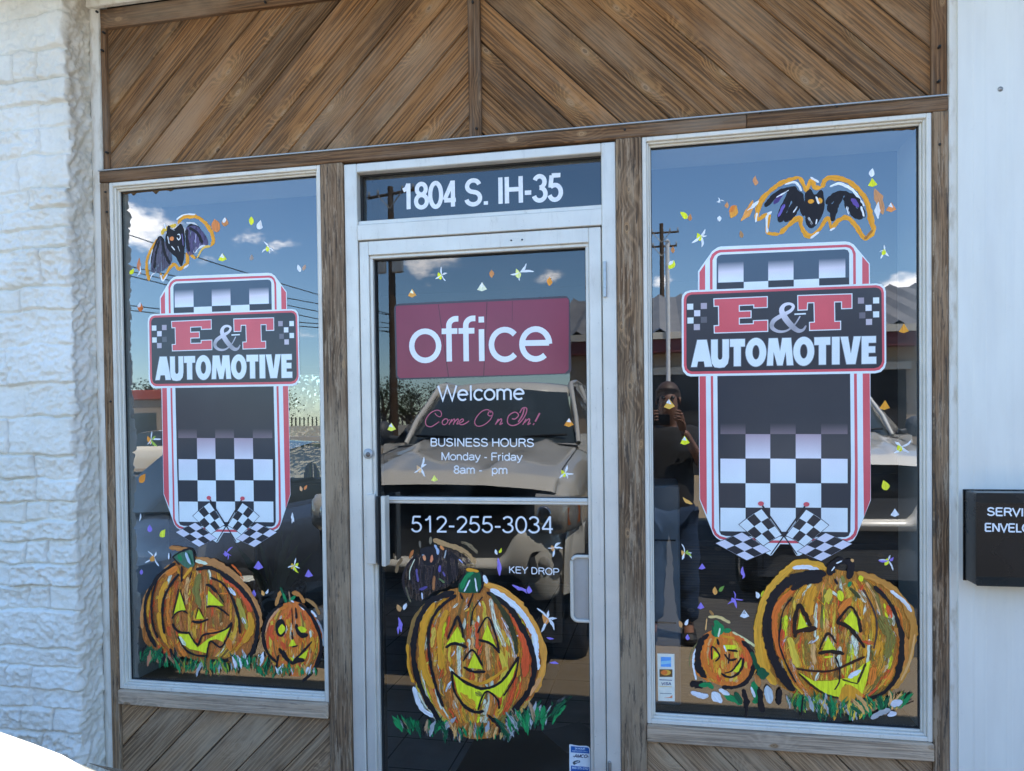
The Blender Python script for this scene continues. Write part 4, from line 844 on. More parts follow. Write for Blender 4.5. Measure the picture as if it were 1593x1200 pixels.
pair(b, 'outline', [([(240,805),(222,740),(222,660),(250,590),(305,505)],26,ORG,.1),([(325,480),(350,440),(430,408)],26,(220,150,50),.12),([(440,400),(480,358),(560,350),(620,385),(672,450),(692,520),(672,562)],28,ORG,.1),([(672,562),(620,575),(575,645)],16,(220,150,70),.2),([(565,650),(510,610),(505,680),(450,722),(418,680)],26,ORG,.08),([(418,680),(380,720),(335,792),(318,750)],22,ORG,.1),([(430,375),(480,340),(565,335)],12,WHT,.15),([(345,400),(355,440)],12,WHT,.2),([(500,395),(560,402),(592,440)],12,WHT,.2),([(555,610),(592,560),(645,545)],28,WHT,.3),([(318,765),(335,805),(368,760)],12,WHT,.15),([(238,690),(262,580)],10,WHT,.25),([(245,790),(262,760),(300,735)],10,WHT,.2),([(480,720),(520,690)],14,WHT,.3)])
pair(b, 'wing#1', [([(320,490),(290,540),(262,640),(268,735)],28,BLK,.1),([(322,490),(332,580),(346,712)],30,BLK,.1),([(295,560),(300,690)],16,(120,120,140),.45)]); pair(b, 'wing#2', [([(508,420),(565,425),(612,470),(640,540)],26,BLK,.1),([(512,420),(522,520),(535,602)],32,BLK,.1),([(560,440),(600,530)],22,(70,55,110),.3),([(570,470),(565,540)],20,(165,160,185),.4)])
b.f('wing#1', [(315,495),(268,600),(252,735),(300,748),(345,728),(400,665),(375,565)], (72,68,80), .47); b.f('wing#2', [(498,430),(560,415),(620,460),(655,545),(600,560),(545,622),(500,600)], (70,62,88), .46)
pair(b, 'wing#1', [([(330,500),(345,600),(385,690)],24,BLK,.28),([(310,520),(285,620),(275,720)],18,BLK,.3)]); pair(b, 'wing#2', [([(520,430),(580,470),(615,545)],22,BLK,.3),([(505,440),(505,520),(520,600)],26,BLK,.28)])
b.f('body', [(360,470),(372,415),(405,440),(430,428),(462,400),(482,450),(492,540),(468,698),(425,640),(372,585),(352,520)], BLK, .12); b.oval('eye#1', (398,508), 16, 15, (205,110,60), .1); b.s('eye#2', [(438,480),(452,478),(458,500),(446,516),(434,500)], 8, WHT, .3); pair(b, 'body', [([(368,490),(380,545)],7,WHT,.42),([(395,560),(420,590)],8,WHT,.5),([(440,560),(455,600)],8,GRY,.5),([(470,470),(480,560)],9,(90,80,120),.45),([(385,430),(420,450)],9,GRY,.5)])
b.done('painted_bat', 'small tilted black bat with an orange outline beside the white stone wall', 'window painting', 'bats painted on the glass')
b = Brush(600, 820, 9.23, DGY, 12)
b.f('body', [(260,800),(300,560),(450,400),(600,300),(850,300),(1080,380),(1250,560),(1060,740),(900,860),(700,930),(500,1060),(340,1000)], (62,48,40), .52)
b.f('body', [(330,640),(480,400),(700,300),(880,330),(1020,480),(1030,700),(850,840),(640,900),(420,940)], (44,36,38), .5)
pair(b, 'outline', [([(330,1005),(262,850),(258,690),(330,530),(450,400)],36,(34,28,32),.15),([(360,1080),(320,980),(290,860)],30,(90,82,62),.35),([(680,180),(850,250),(1050,310),(1200,410),(1290,530)],76,(150,115,75),.42),([(1150,540),(1290,560)],30,(120,95,60),.45),([(340,455),(400,330)],46,(170,100,52),.38),([(780,270),(835,330)],44,(190,112,58),.385),([(150,660),(180,540),(240,450)],52,(110,88,62),.35),([(115,380),(125,470)],26,(100,84,62),.4),([(1080,220),(1200,260),(1320,380)],40,(110,92,66),.45)])
pair(b, 'wing#1', [([(430,420),(370,600),(350,780)],34,BLK,.25),([(455,430),(440,620),(475,810)],40,BLK,.25),([(560,560),(540,720),(560,900)],36,BLK,.3),([(445,600),(452,700),(468,790)],40,(84,72,120),.34),([(420,460),(350,620),(345,760)],12,CRM,.4),([(480,900),(600,860)],40,(70,58,110),.25)])
pair(b, 'wing#2', [([(850,330),(905,520),(925,820)],44,BLK,.25),([(800,480),(740,620),(720,760)],40,BLK,.3),([(930,350),(1010,480),(1035,660)],40,BLK,.25),([(970,390),(1160,550)],26,BLK,.3),([(780,550),(770,650)],36,(90,76,135),.2),([(820,640),(855,710)],30,(84,72,120),.38),([(870,330),(840,450)],14,GRY,.3),([(1050,460),(1110,520)],14,(150,150,190),.3),([(700,700),(690,820),(690,910)],46,(140,88,52),.42),([(760,740),(850,800)],30,(80,95,60),.4),([(520,940),(530,1040)],24,(170,170,180),.35)])
b.f('head', [(490,320),(580,290),(680,285),(742,335),(742,450),(690,545),(580,545),(520,470)], (26,24,28), .08); pair(b, 'head', [([(490,200),(500,300)],36,(90,82,70),.25),([(650,140),(640,250)],44,(110,98,78),.25),([(700,255),(745,330),(750,400)],34,(140,150,170),.4),([(520,400),(560,410)],20,(110,120,130),.35)]); b.s('eye#1', [(550,400),(562,485)], 40, (200,120,80), .12); b.s('eye#2', [(668,400),(652,510)], 46, (205,110,75), .15)
b.done('painted_bat', 'smudged dark bat painted on the door glass behind the pumpkin stem', 'window painting', 'bats painted on the glass')
# ------------------------------------------------------------------ little paint daubs: leaves, petals and stars
def daub(px, py, gy, kind, cols, label, size=13, rot=0, seed=None):
    b = Brush(px, py, 1.0, gy, seed or int(px*7+py)); q = b.r
    def drop(cx, cy, L, w, a, col, dry=.1):
        ca, sa = math.cos(R(a)), math.sin(R(a))
        pts = [(0, -.55), (.33, -.15), (.38, .2), (0, .48), (-.36, .2), (-.3, -.15)]
        b.f('petal', [(cx+(x*w*ca-y*L*sa), cy+(x*w*sa+y*L*ca)) for x, y in [(u*(1+q.uniform(-.2, .2)), v*(1+q.uniform(-.15, .15))) for u, v in pts]], col, dry)
    def ray(a, L, w, col, dry=.15, c=(0, 0)):
        ca, sa = math.cos(R(a)), math.sin(R(a)); k = q.uniform(-.15, .15)
        b.s('petal', [(c[0], c[1]), (c[0]+ca*L*.5-sa*L*k, c[1]+sa*L*.5+ca*L*k), (c[0]+ca*L, c[1]+sa*L)], w, col, dry, taper=.8, n=4)
    if kind == 'drop':
        drop(0, 0, size*1.1, size*.9, rot, cols[0], .12)
        if len(cols) > 1: drop(q.uniform(-.15, .15)*size-size*.12, -size*.25, size*.75, size*.5, rot+15, cols[1], .12)
    elif kind == 'pair':
        drop(-size*.35, size*.1, size, size*.7, rot-20, cols[0]); drop(size*.4, -size*.1, size*.9, size*.55, rot+25, cols[1])
    elif kind == 'smear':
        ray(rot, size*1.4, size*.4, cols[0], .2, (-math.cos(R(rot))*size*.7, -math.sin(R(rot))*size*.7))
        if len(cols) > 1: ray(rot+20, size*.9, size*.25, cols[1], .2)
    elif kind == 'tri':
        b.f('petal', [(-size*.55, size*.3), (0, -size*.6), (size*.6, size*.25), (0, size*.5)], cols[0], .1, False)
        if len(cols) > 1: b.f('petal', [(-size*.3, -size*.1), (.0, -size*.55), (size*.25, 0)], cols[1], .1, False)
    elif kind == 'star':
        size = size*.88
        for k in range(4 if size < 20 else 5):
            ray(rot+k*(360/5)+q.uniform(-22, 22), size*q.uniform(.55, 1.2), size*q.uniform(.14, .26), cols[0], .2)
        drop(-size*.18, size*.12, size*.8, size*.6, rot*.3, cols[1], .1)
        if len(cols) > 2: ray(rot+120, size, size*.3, cols[2], .15); drop(size*.3, -size*.1, size*.5, size*.4, 40, cols[2])
    xs = [p[0] for p in b.parts['petal'].v]; zs = [p[2] for p in b.parts['petal'].v]; o = (sum(xs)/len(xs), gy, sum(zs)/len(zs))
    m = b.parts['petal']; m.v = [(p[0]-o[0], p[1]-o[1], p[2]-o[2]) for p in m.v]
    ob = m.build('paint_daub', M['paint'], None, loc=o); return tag(ob, label, 'paint mark', 'leaf daubs on the glass')
A_, D_ = GY, DGY
YG = (190,190,40); BR = (160,105,60); GR = (130,150,60)
for a in [
 (391,344,A_,'drop',[YG],'round yellow-green daub on the narrow window by the stone wall',11),
 (404,351,A_,'drop',[WHT],'clean white oval daub beside the yellow-green one in the narrow window',13,10),
 (350,346,A_,'drop',[BR,WHT],'brown and white daub in front of the cloud beside the tilted bat',13),
 (336,352,A_,'drop',[(175,105,55)],'large brown drop touching the wing of the tilted bat',20,-10),
 (418,386,A_,'star',[WHT,YG],'white three petal flower with yellow heart in the narrow window sky',13,20),
 (346,401,A_,'tri',[YG,WHT],'yellow and white chip under the wing of the tilted bat',12,0),
 (391,401,A_,'drop',[(130,115,105)],'faint brown-grey speck above the narrower logo',8),
 (469,417,A_,'pair',[WHT,(150,120,100)],'white drop with a brown shadow beside the post, above the narrower logo',11),
 (205,423,A_,'drop',[YEL],'bright yellow daub at the stone wall edge of the narrow window',10,40),
 (218,414,A_,'smear',[(170,105,70),WHT],'thin brown and white sliver beside the tip of the tilted bat',18,85),
 (218,478,A_,'drop',[(165,85,35),WHT],'dark orange drop with white cap beside the narrower logo banner',12),
 (235,683,A_,'star',[WHT,(200,120,45),GR],'white star with orange and green leaves beside the striped side of the narrower logo',17,-70),
 (221,745,A_,'drop',[(205,115,40)],'plain orange blob low beside the narrower logo',14,30),
 (233,823,A_,'drop',[PUR],'faint purple smudge above the yellow chip by the stone wall',11),
 (253,831,A_,'drop',[(200,200,50)],'yellow-green chip beside the crossed flags of the narrower logo',12,30),
 (240,867,A_,'star',[WHT,(215,125,55)],'orange leaf with long white legs above the brown pumpkin',17,70),
 (220,890,A_,'drop',[PUR],'dim purple dot at the shoulder of the brown pumpkin',8),
 (353,860,A_,'star',[PUR,PUR],'purple star shaped daub under the crossed flags of the narrower logo',13,-60),
 (402,880,A_,'tri',[PUR],'purple wedge in front of the patterned black vase',13),
 (458,880,A_,'star',[WHT,(225,150,45),YG],'white, orange and yellow flower beside the patterned black vase',15,-60),
 (480,893,A_,'tri',[PUR],'small purple triangle beside the post, over the small pumpkin',11),
 (395,924,A_,'drop',[PUR],'round purple dot between the two pumpkins of the narrow window',10),
 (412,922,A_,'pair',[(220,130,70),WHT],'orange and white chip above the gap between two painted pumpkins',9),
 (218,805,A_,'smear',[WHT],'tiny white stroke on the narrow window by the stone wall',9,100),
 (456,805,A_,'smear',[WHT,WHT],'white double stroke beside the slanted foot of the narrower logo',11,80),
 (472,760,A_,'pair',[(215,140,100),(200,110,60)],'peach coloured daub in front of the dark office chair',9),
 (687,428,D_,'star',[WHT,YEL],'white bird-like star with yellow body above the office sign',16,-80),
 (641,457,D_,'tri',[(210,130,60),CRM],'orange and cream chip just over the corner of the office sign',12),
 (750,447,D_,'tri',[(225,225,160),WHT],'pale yellow chip above the middle of the office sign',13),
 (809,424,D_,'star',[WHT,(225,220,110)],'large white five pointed star with yellow centre above the office sign',21,-60),
 (765,426,D_,'drop',[(165,110,65)],'plain brown drop between two white stars above the office sign',11),
 (855,438,D_,'drop',[(215,120,45)],'orange drop in front of the cloud above the office sign',12),
 (885,658,D_,'tri',[(235,120,40),WHT],'bright orange chip on the reflected truck windscreen',13),
 (655,728,D_,'star',[WHT,(215,150,110)],'white star with peach leaf on the reflected truck bonnet',18,-90),
 (676,745,D_,'tri',[(190,195,90)],'small green-yellow chip above the push bar of the door',9),
 (879,736,D_,'star',[WHT,YEL],'yellow leaf with white rays above the reflected headlight',16,-75),
 (609,665,D_,'tri',[(215,215,70),WHT],'yellow and white chip at the reflected bin beside the door stile',12),
 (862,852,D_,'star',[WHT,(185,130,75)],'white star with tan leaf under the telephone number',15,-50),
 (775,858,D_,'pair',[WHT,YEL],'white chip with a yellow tip above a purple streak',9),
 (776,882,D_,'smear',[PUR],'long thin purple streak beside the key drop lettering',20,85),
 (808,914,D_,'smear',[PUR,PUR],'slanted purple smear below the key drop lettering',17,20),
 (823,918,D_,'drop',[PUR],'slim purple oval next to the slanted smear on the door',12),
 (852,962,D_,'star',[WHT,(190,120,60)],'biggest white flower of the door glass, with an orange leaf, beside the pumpkin',23,-80),
 (856,993,D_,'smear',[PUR],'purple curl under the biggest white flower of the door',9,10),
 (625,945,D_,'pair',[(165,120,75),WHT],'tan and white leaves beside the smudged bat on the door',13),
 (622,972,D_,'smear',[PUR,PUR],'purple double stroke below the smudged bat',17,80),
 (862,1032,D_,'smear',[PUR],'flat purple mark low on the door glass beside the pumpkin',10,5),
 (1090,367,A_,'star',[WHT,YEL],'white star with yellow leaf just above the shoulder of the wider logo',18,-60),
 (1064,335,A_,'drop',[YEL],'bright yellow drop near the wooden post in the wide window sky',13,-50),
 (1074,339,A_,'drop',[BR],'brown speck touching the yellow drop in the wide window sky',9),
 (1120,312,A_,'star',[WHT,WHT],'tiny white star in the wide window sky',8,0),
 (1131,319,A_,'drop',[(170,115,70)],'small brown drop between white specks in the wide window sky',9),
 (1141,330,A_,'drop',[(220,125,45),(200,105,40)],'fat orange drop near the wing tip of the wide bat',19,25),
 (1162,328,A_,'smear',[(205,125,60),WHT],'long orange and white sliver next to the wing tip of the wide bat',27,-60),
 (1119,340,A_,'drop',[WHT],'white speck beside the fat orange drop',9),
 (1153,365,A_,'drop',[(140,105,70)],'dull brown drop below the wing tip of the wide bat',10,-15),
 (1175,282,A_,'drop',[(170,115,75)],'lone brown drop above the wing of the wide bat',12),
 (1356,269,A_,'drop',[WHT],'white pointed daub above a yellow one in the wide window',12,10),
 (1357,285,A_,'tri',[YEL],'yellow chip under the white pointed daub in the wide window',13),
 (1367,314,A_,'smear',[(165,115,75),WHT],'long brown and white sliver beside the orange wing outline',30,72),
 (1386,323,A_,'tri',[(190,115,60),WHT],'brown chip with white edge at the far edge of the wide window sky',14),
 (1377,391,A_,'star',[WHT,YEL],'white star with yellow top beside the slanted shoulder of the wider logo',15,50),
 (1045,412,A_,'drop',[YEL,WHT],'yellow daub with white tip beside the wider logo and the wooden post',13,30),
 (1047,389,A_,'drop',[(150,100,60)],'small brown drop over the yellow daub near the wooden post',8),
 (1406,512,A_,'tri',[(220,125,40)],'orange leaf on the reflected ribbed roof',14),
 (1376,631,A_,'tri',[(228,125,35)],'orange triangle on the reflected rear truck windscreen',14),
 (1402,695,A_,'star',[WHT,YEL],'thin white star with yellow heart on the reflected rear truck bonnet',20,-20),
 (1377,756,A_,'drop',[(205,180,40)],'mustard yellow drop on the reflected rear truck grille',16,-20),
 (1392,798,A_,'tri',[WHT],'white triangle under the reflected rear truck grille',12),
 (1382,872,A_,'star',[WHT,YG,PUR],'white and purple iris-like daub above the huge golden pumpkin',18,60),
 (1041,629,A_,'tri',[(215,145,60),WHT],'orange and white chip on the reflection of the photographer',15),
 (1065,686,A_,'tri',[YEL,WHT],'yellow chip with white tip on the reflected black shirt',13),
 (1070,779,A_,'smear',[(215,140,70)],'thick tan stroke above the reflected blue jeans',13,35),
 (1065,860,A_,'star',[WHT,(220,140,70),GR],'orange, white and green daub on the reflected blue jeans',14,-90),
 (1092,882,A_,'tri',[PUR],'purple flake below the reflected blue jeans',9),
 (1157,890,A_,'smear',[PUR,PUR],'upright purple flake under the crossed flags of the wider logo',12,80),
 (1117,918,A_,'pair',[(215,130,65),(90,120,50)],'orange leaf with a green tip over the small orange pumpkin',13,20),
 (1143,932,A_,'star',[PUR,PUR],'purple star beside the huge golden pumpkin',14,-80),
 (1090,943,A_,'tri',[PUR],'flat purple chip over the stem of the small orange pumpkin',10),
 (1158,956,A_,'tri',[WHT,GRY],'white chip between the small orange and the huge golden pumpkin',12),
 (1063,970,A_,'pair',[(175,125,75),WHT],'tan and white chip beside the grey cabinet',12),
 (1070,992,A_,'drop',[PUR],'tiny purple smudge above the small orange pumpkin',8),
 (1182,925,A_,'pair',[WHT,YG],'white and yellow daub at the rim of the huge golden pumpkin',11),
]: daub(*a)

# ------------------------------------------------------------------ lettering: our own skeleton alphabet
def arc(cx, cy, rx, ry, a0, a1, n=14): return [(cx+rx*math.cos(R(a0+(a1-a0)*k/n)), cy+ry*math.sin(R(a0+(a1-a0)*k/n))) for k in range(n+1)]
def GL(c):
    """(advance width, [strokes]) with the cap height 1"""
    X = .72
    g = {
    'o': (.56, [arc(.28, .36, .235, .33, 0, 360, 28)]), 'c': (.51, [arc(.28, .36, .225, .33, 42, 318, 22)]),
    'e': (.56, [[(.075, .385), (.50, .385)], arc(.28, .36, .225, .33, 0, 312, 24)]),
    'f': (.29, [[(.135, 0), (.135, .78)]+arc(.255, .80, .12, .155, 180, 95, 6)+[(.30, .955)], [(.01, .68), (.28, .68)]]),
    'i': (.22, [[(.11, 0), (.11, .71)], [(.11, .86), (.11, .99)]]), 'l': (.22, [[(.11, 0), (.11, .99)]]),
    'm': (.83, [[(.09, 0), (.09, .71)], arc(.25, .48, .16, .20, 180, 90, 6)+arc(.25, .48, .16, .20, 90, 0, 6)[1:]+[(.41, 0)], arc(.57, .48, .16, .20, 180, 0, 12)+[(.73, 0)]]),
    'n': (.56, [[(.09, 0), (.09, .71)], arc(.275, .47, .185, .21, 180, 0, 12)+[(.46, 0)]]), 'r': (.34, [[(.09, 0), (.09, .71)], arc(.28, .45, .19, .23, 180, 80, 8)]),
    'a': (.56, [arc(.27, .52, .19, .16, 165, 0, 10)+[(.46, .12), (.49, .02)], [(.46, .40), (.30, .385)]+arc(.23, .22, .175, .175, 80, 300, 12)+[(.42, .14), (.46, .25)]]),
    'd': (.56, [arc(.265, .36, .205, .33, 0, 360, 26), [(.47, 0), (.47, .99)]]), 'p': (.56, [arc(.295, .36, .205, .33, 0, 360, 26), [(.09, -.26), (.09, .71)]]),
    'y': (.50, [[(.02, .71), (.25, .03)], [(.48, .71), (.22, -.12), (.15, -.22), (.05, -.22)]]),
    'A': (.67, [[(.02, 0), (.335, .97), (.65, 0)], [(.14, .31), (.53, .31)]]), 'B': (.67, [[(.11, .045), (.11, .955)], [(.11, .955), (.38, .955)]+arc(.38, .745, .19, .21, 90, -90, 10)+[(.11, .535)], [(.38, .535)]+arc(.39, .29, .21, .245, 90, -90, 10)+[(.11, .045)]]),
    'U': (.72, [[(.10, 1), (.10, .34)]+arc(.36, .34, .26, .30, 180, 360, 16)+[(.62, 1)]]), 'S': (.67, [arc(.335, .735, .235, .22, 15, 185, 14)+arc(.335, .735, .235, .215, 200, 265, 5)+arc(.335, .275, .255, .235, 85, -60, 12)+arc(.335, .275, .265, .235, -75, -170, 8)]),
    'I': (.28, [[(.14, 0), (.14, 1)]]), 'N': (.72, [[(.10, 0), (.10, 1)], [(.12, .96), (.60, .04)], [(.62, 0), (.62, 1)]]), 'E': (.67, [[(.11, .045), (.11, .955)], [(.11, .955), (.61, .955)], [(.11, .52), (.57, .52)], [(.11, .045), (.62, .045)]]),
    'H': (.72, [[(.10, 0), (.10, 1)], [(.62, 0), (.62, 1)], [(.10, .52), (.62, .52)]]), 'O': (.78, [arc(.39, .5, .325, .47, 0, 360, 32)]), 'R': (.72, [[(.11, 0), (.11, .955)], [(.11, .955), (.42, .955)]+arc(.42, .735, .2, .22, 90, -90, 10)+[(.11, .515)], [(.38, .515), (.50, .43), (.66, 0)]]),
    'M': (.83, [[(.10, 0), (.10, 1)], [(.11, .97), (.415, .05), (.72, .97)], [(.73, 0), (.73, 1)]]), 'F': (.61, [[(.11, 0), (.11, .955)], [(.11, .955), (.57, .955)], [(.11, .50), (.51, .50)]]), 'K': (.67, [[(.11, 0), (.11, 1)], [(.60, 1), (.13, .42)], [(.27, .58), (.62, 0)]]),
    'Y': (.67, [[(.03, 1), (.335, .45), (.64, 1)], [(.335, .45), (.335, 0)]]), 'D': (.72, [[(.11, .045), (.11, .955)], [(.11, .955), (.36, .955)]+arc(.36, .5, .27, .455, 90, -90, 16)+[(.11, .045)]]), 'P': (.67, [[(.11, 0), (.11, .955)], [(.11, .955), (.40, .955)]+arc(.40, .70, .21, .255, 90, -90, 10)+[(.11, .445)]]),
    'V': (.67, [[(.03, 1), (.335, .03), (.64, 1)]]), 'L': (.56, [[(.11, 1), (.11, .045), (.53, .045)]]), 'C': (.72, [arc(.38, .5, .30, .465, 40, 320, 24)]), 'W': (.94, [[(.02, 1), (.24, .03), (.47, .96), (.70, .03), (.92, 1)]]), 'T': (.61, [[(.02, .955), (.59, .955)], [(.305, .955), (.305, 0)]]),
    '0': (.56, [arc(.28, .49, .215, .46, 0, 360, 28)]), '1': (.56, [[(.12, .74), (.24, .80), (.33, .98)], [(.33, 1), (.33, 0)]]), '2': (.56, [arc(.28, .70, .20, .25, 165, -30, 12)+[(.26, .27), (.09, .045)], [(.07, .045), (.50, .045)]]),
    '3': (.56, [arc(.26, .735, .185, .215, 160, -90, 14), arc(.26, .28, .215, .24, 90, -165, 16)]), '4': (.56, [[(.50, .255), (.05, .255)], [(.06, .27), (.38, .97)], [(.39, 1), (.39, 0)]]), '5': (.56, [[(.47, .945), (.15, .945)], [(.15, .955), (.10, .50)], [(.11, .53)]+arc(.265, .31, .215, .275, 110, -160, 16)]),
    '8': (.56, [arc(.28, .745, .175, .205, 0, 360, 22), arc(.28, .28, .215, .24, 0, 360, 24)]), '-': (.34, [[(.05, .36), (.29, .36)]]), '.': (.28, [[(.14, 0), (.14, .13)]]), '!': (.28, [[(.14, .28), (.14, 1)], [(.14, 0), (.14, .12)]]), ' ': (.28, []), '/': (.28, [[(0, 0), (.28, 1)]]), '6': (.56, [arc(.28, .31, .21, .27, 0, 360, 24), arc(.40, .40, .33, .55, 115, 190, 10)]), '7': (.56, [[(.06, .955), (.50, .955)], [(.48, .94), (.20, 0)]]), '9': (.56, [arc(.28, .67, .21, .28, 0, 360, 24), arc(.16, .58, .33, .55, -65, 10, 10)])}
    return g[c]
def ribbon(m, q, hw, y, col, closed=False):
    """flat strip of half width hw along world (x, z) points"""
    if len(q) > 3 and math.hypot(q[0][0]-q[-1][0], q[0][1]-q[-1][1]) < 1e-5: closed = True; q = q[:-1]
    n = len(q); rows = []
    for i in range(n):
        if closed: a, b, c = q[i-1], q[i], q[(i+1) % n]
        else: a, b, c = q[max(0, i-1)], q[i], q[min(n-1, i+1)]
        d1 = Vector((b[0]-a[0], b[1]-a[1])); d2 = Vector((c[0]-b[0], c[1]-b[1]))
        if d1.length < 1e-9: d1 = d2
        if d2.length < 1e-9: d2 = d1
        d1.normalize(); d2.normalize(); t = d1+d2
        t = d1 if t.length < 1e-6 else t.normalized()
        nn = Vector((-t.y, t.x)); k = hw/max(.45, nn.dot(Vector((-d1.y, d1.x))))
        rows.append([(b[0]+nn.x*k, y, b[1]+nn.y*k), (b[0]-nn.x*k, y, b[1]-nn.y*k)])
    if closed: rows.append(rows[0])
    m.grid(rows, sm=False, col=(*col, 0))
def text(m, s, a, b, h, wt, gy, col, yo=.0012, slant=0):
    """s set between the pixel points a and b of its baseline, cap height h px, stroke weight wt px"""
    A, B = Vector(P(*a, gy)), Vector(P(*b, gy)); U = Vector(P(a[0], a[1]-h, gy)).y-A.y; w = wt/432.0*(U*432/h)
    tot = sum(GL(c)[0] for c in s); x = 0
    pad0, pad1 = .05, .05
    ex = (B-A)/(tot-pad0-pad1)
    for c in s:
        adv, st = GL(c)
        for k, q in enumerate(st):
            ribbon(m, [tuple(A+ex*(x+gx-pad0)+Vector((slant*gy_*U, gy_*U))) for gx, gy_ in q], w/2, gy-yo-k*.00006, col)
        x += adv
WH = tuple(v/.62 for v in s2l((198,201,205))); WH = tuple(min(.86, v) for v in WH)
def letters(name, items, label, cat='lettering'):
    root = None
    xs = [P(*it[1], it[5]) for it in items]; o = Vector((xs[0][0], items[0][5], xs[0][1]))
    root = empty(name, o, label, cat)
    for it in items:
        m = MB(); text(m, *it[:6], it[6] if len(it) > 6 else WH); m.v = [(p[0]-o.x, p[1]-o.y, p[2]-o.z) for p in m.v]
        m.build('lettering', M['letter'], root)
    return root
letters('street_number', [('1804 S. IH-35', (625,326.5), (874,312), 40, 6.7, .046)], 'white 1804 S. IH-35 street address numbers on the transom glass over the door')
letters('welcome_lettering', [('Welcome', (683,624), (815,622), 23.5, 3.0, DGY)], 'white Welcome lettering on the door glass under the office sign')
letters('hours_lettering', [('BUSINESS HOURS', (670,694.5), (830.5,695.5), 12.6, 1.9, DGY), ('Monday - Friday', (687,715.8), (812,717), 12, 1.7, DGY), ('8am -', (706.5,737), (750,737.3), 12.6, 1.8, DGY), ('pm', (765.5,737.5), (789.5,737.6), 12.6, 1.8, DGY)], 'white business hours lettering in three lines on the door glass')
letters('phone_lettering', [('512-255-3034', (640.5,828), (860.5,830), 25.5, 2.8, DGY)], 'white 512-255-3034 telephone number below the push bar of the door')
letters('key_drop_lettering', [('KEY DROP', (792,891.5), (869.5,895), 10.4, 1.55, DGY)], 'small white KEY DROP lettering beside the inside door pull')

# script line
def script_line():
    ox, oy, sc = 580, 570, 4.55; col = tuple(v/.62 for v in s2l((158,78,96))); m = MB()
    st = [([(488,340),(478,318),(448,312),(405,335),(375,380),(380,418),(412,428),(445,410),(470,392)],3.4),([(488,340),(478,358),(455,350),(440,332)],3),([(512,372),(494,388),(494,408),(510,414),(530,396),(528,376),(512,372)],3.6),([(530,385),(548,378)],2.6),
     ([(540,414),(560,374)],3.8),([(552,396),(575,374),(580,384),(570,414)],3.8),([(578,396),(600,374),(606,384),(596,408),(612,404)],3.8),([(612,404),(640,388),(638,374),(620,382),(612,402),(625,414),(650,408),(682,388)],3.8),
     ([(838,330),(815,308),(775,318),(735,360),(722,400),(742,424),(785,416),(830,380),(850,335),(832,316),(815,340),(830,352),(850,345)],3.4),([(868,414),(890,372)],4),([(878,398),(906,373),(912,384),(900,412),(920,402)],4),
     ([(1040,330),(1062,296),(1090,300),(1080,345),(1040,400),(990,420),(955,400),(962,352),(1005,325),(1032,345),(1010,372),(985,372)],4),([(1072,298),(1060,345),(1030,395)],5),([(1062,414),(1086,372)],4),([(1074,398),(1104,373),(1110,384),(1098,412),(1118,402)],4),([(1182,332),(1150,392)],5.5),([(1136,408),(1142,412)],7)]
    o = Vector((P(660, 660, DGY)[0], DGY, P(660, 660, DGY)[1]))
    for i, (pts, w) in enumerate(st):
        q = [P(ox+x/sc, oy+y/sc, DGY) for x, y in spline(pts, 8)]; n_ = len(m.v); ribbon(m, q, w*2.0/sc/432/2, DGY-.0012-i*.00005, col)
    m.v = [(p[0]-o.x, p[1]-o.y, p[2]-o.z) for p in m.v]
    ob = m.build('script_lettering', M['letter'], None, loc=o); tag(ob, 'pink handwritten style Come On In! lettering on the door glass', 'lettering')
script_line()

# ------------------------------------------------------------------ office sign on the door glass
def rrect(pts, r, n=6):
    """round the corners of a quad given in pixels"""
    out = []
    for i, p in enumerate(pts):
        a, b, c = Vector(pts[i-1]), Vector(p), Vector(pts[(i+1) % len(pts)]); u = (a-b).normalized()*r; v = (c-b).normalized()*r
        for k in range(n+1):
            t = k/n; out.append(tuple((1-t)**2*(b+u)+2*t*(1-t)*b+t*t*(b+v)))
    return out
def flat(m, poly, gy, yo, col, cols=None):
    q = [P(x, y, gy) for x, y in poly]; m.face([(x, gy-yo, z) for x, z in q], col=[(*c, 0) for c in cols] if cols else (*col, 0))
def rooted(name, label, cat, at, gy, parts, mat):
    o = Vector((P(*at, gy)[0], gy, P(*at, gy)[1])); root = empty(name, o, label, cat)
    for pn, m in parts:
        m.v = [(p[0]-o.x, p[1]-o.y, p[2]-o.z) for p in m.v]; m.build(pn, mat, root)
    return root
def VC(r, g, b): return pc(r, g, b, .72)
bk = MB(); flat(bk, rrect([(613,473),(886,460.5),(889,582),(616,591.5)], 9), DGY, .0006, VC(62,52,60))
pl = MB(); flat(pl, [(616,477.5),(619.5,476),(882,464),(885,467.5),(884.5,575),(879,581),(622,588.5),(618.5,585)], DGY, .0009, VC(122,46,64))
for q in ([(681.6,474),(682.4,474),(698.6,588),(697.6,588)],[(757.2,470.5),(758.2,470.5),(753,587),(752,587)],[(796.8,469),(797.4,469),(797.2,500),(796.7,500)]): flat(pl, q, DGY, .00105, VC(58,30,42))
tx = MB(); text(tx, 'office', (641.5,563.3), (855.5,560.8), 68.5, 8.6, DGY, tuple(min(.86, v/.62) for v in s2l((216,212,220))), .0014)
rooted('office_sign', 'dark red vinyl sign reading office in white on the door glass', 'sign', (750, 590), DGY, [('border', bk), ('red_panel', pl), ('lettering', tx)], M['vinyl'])

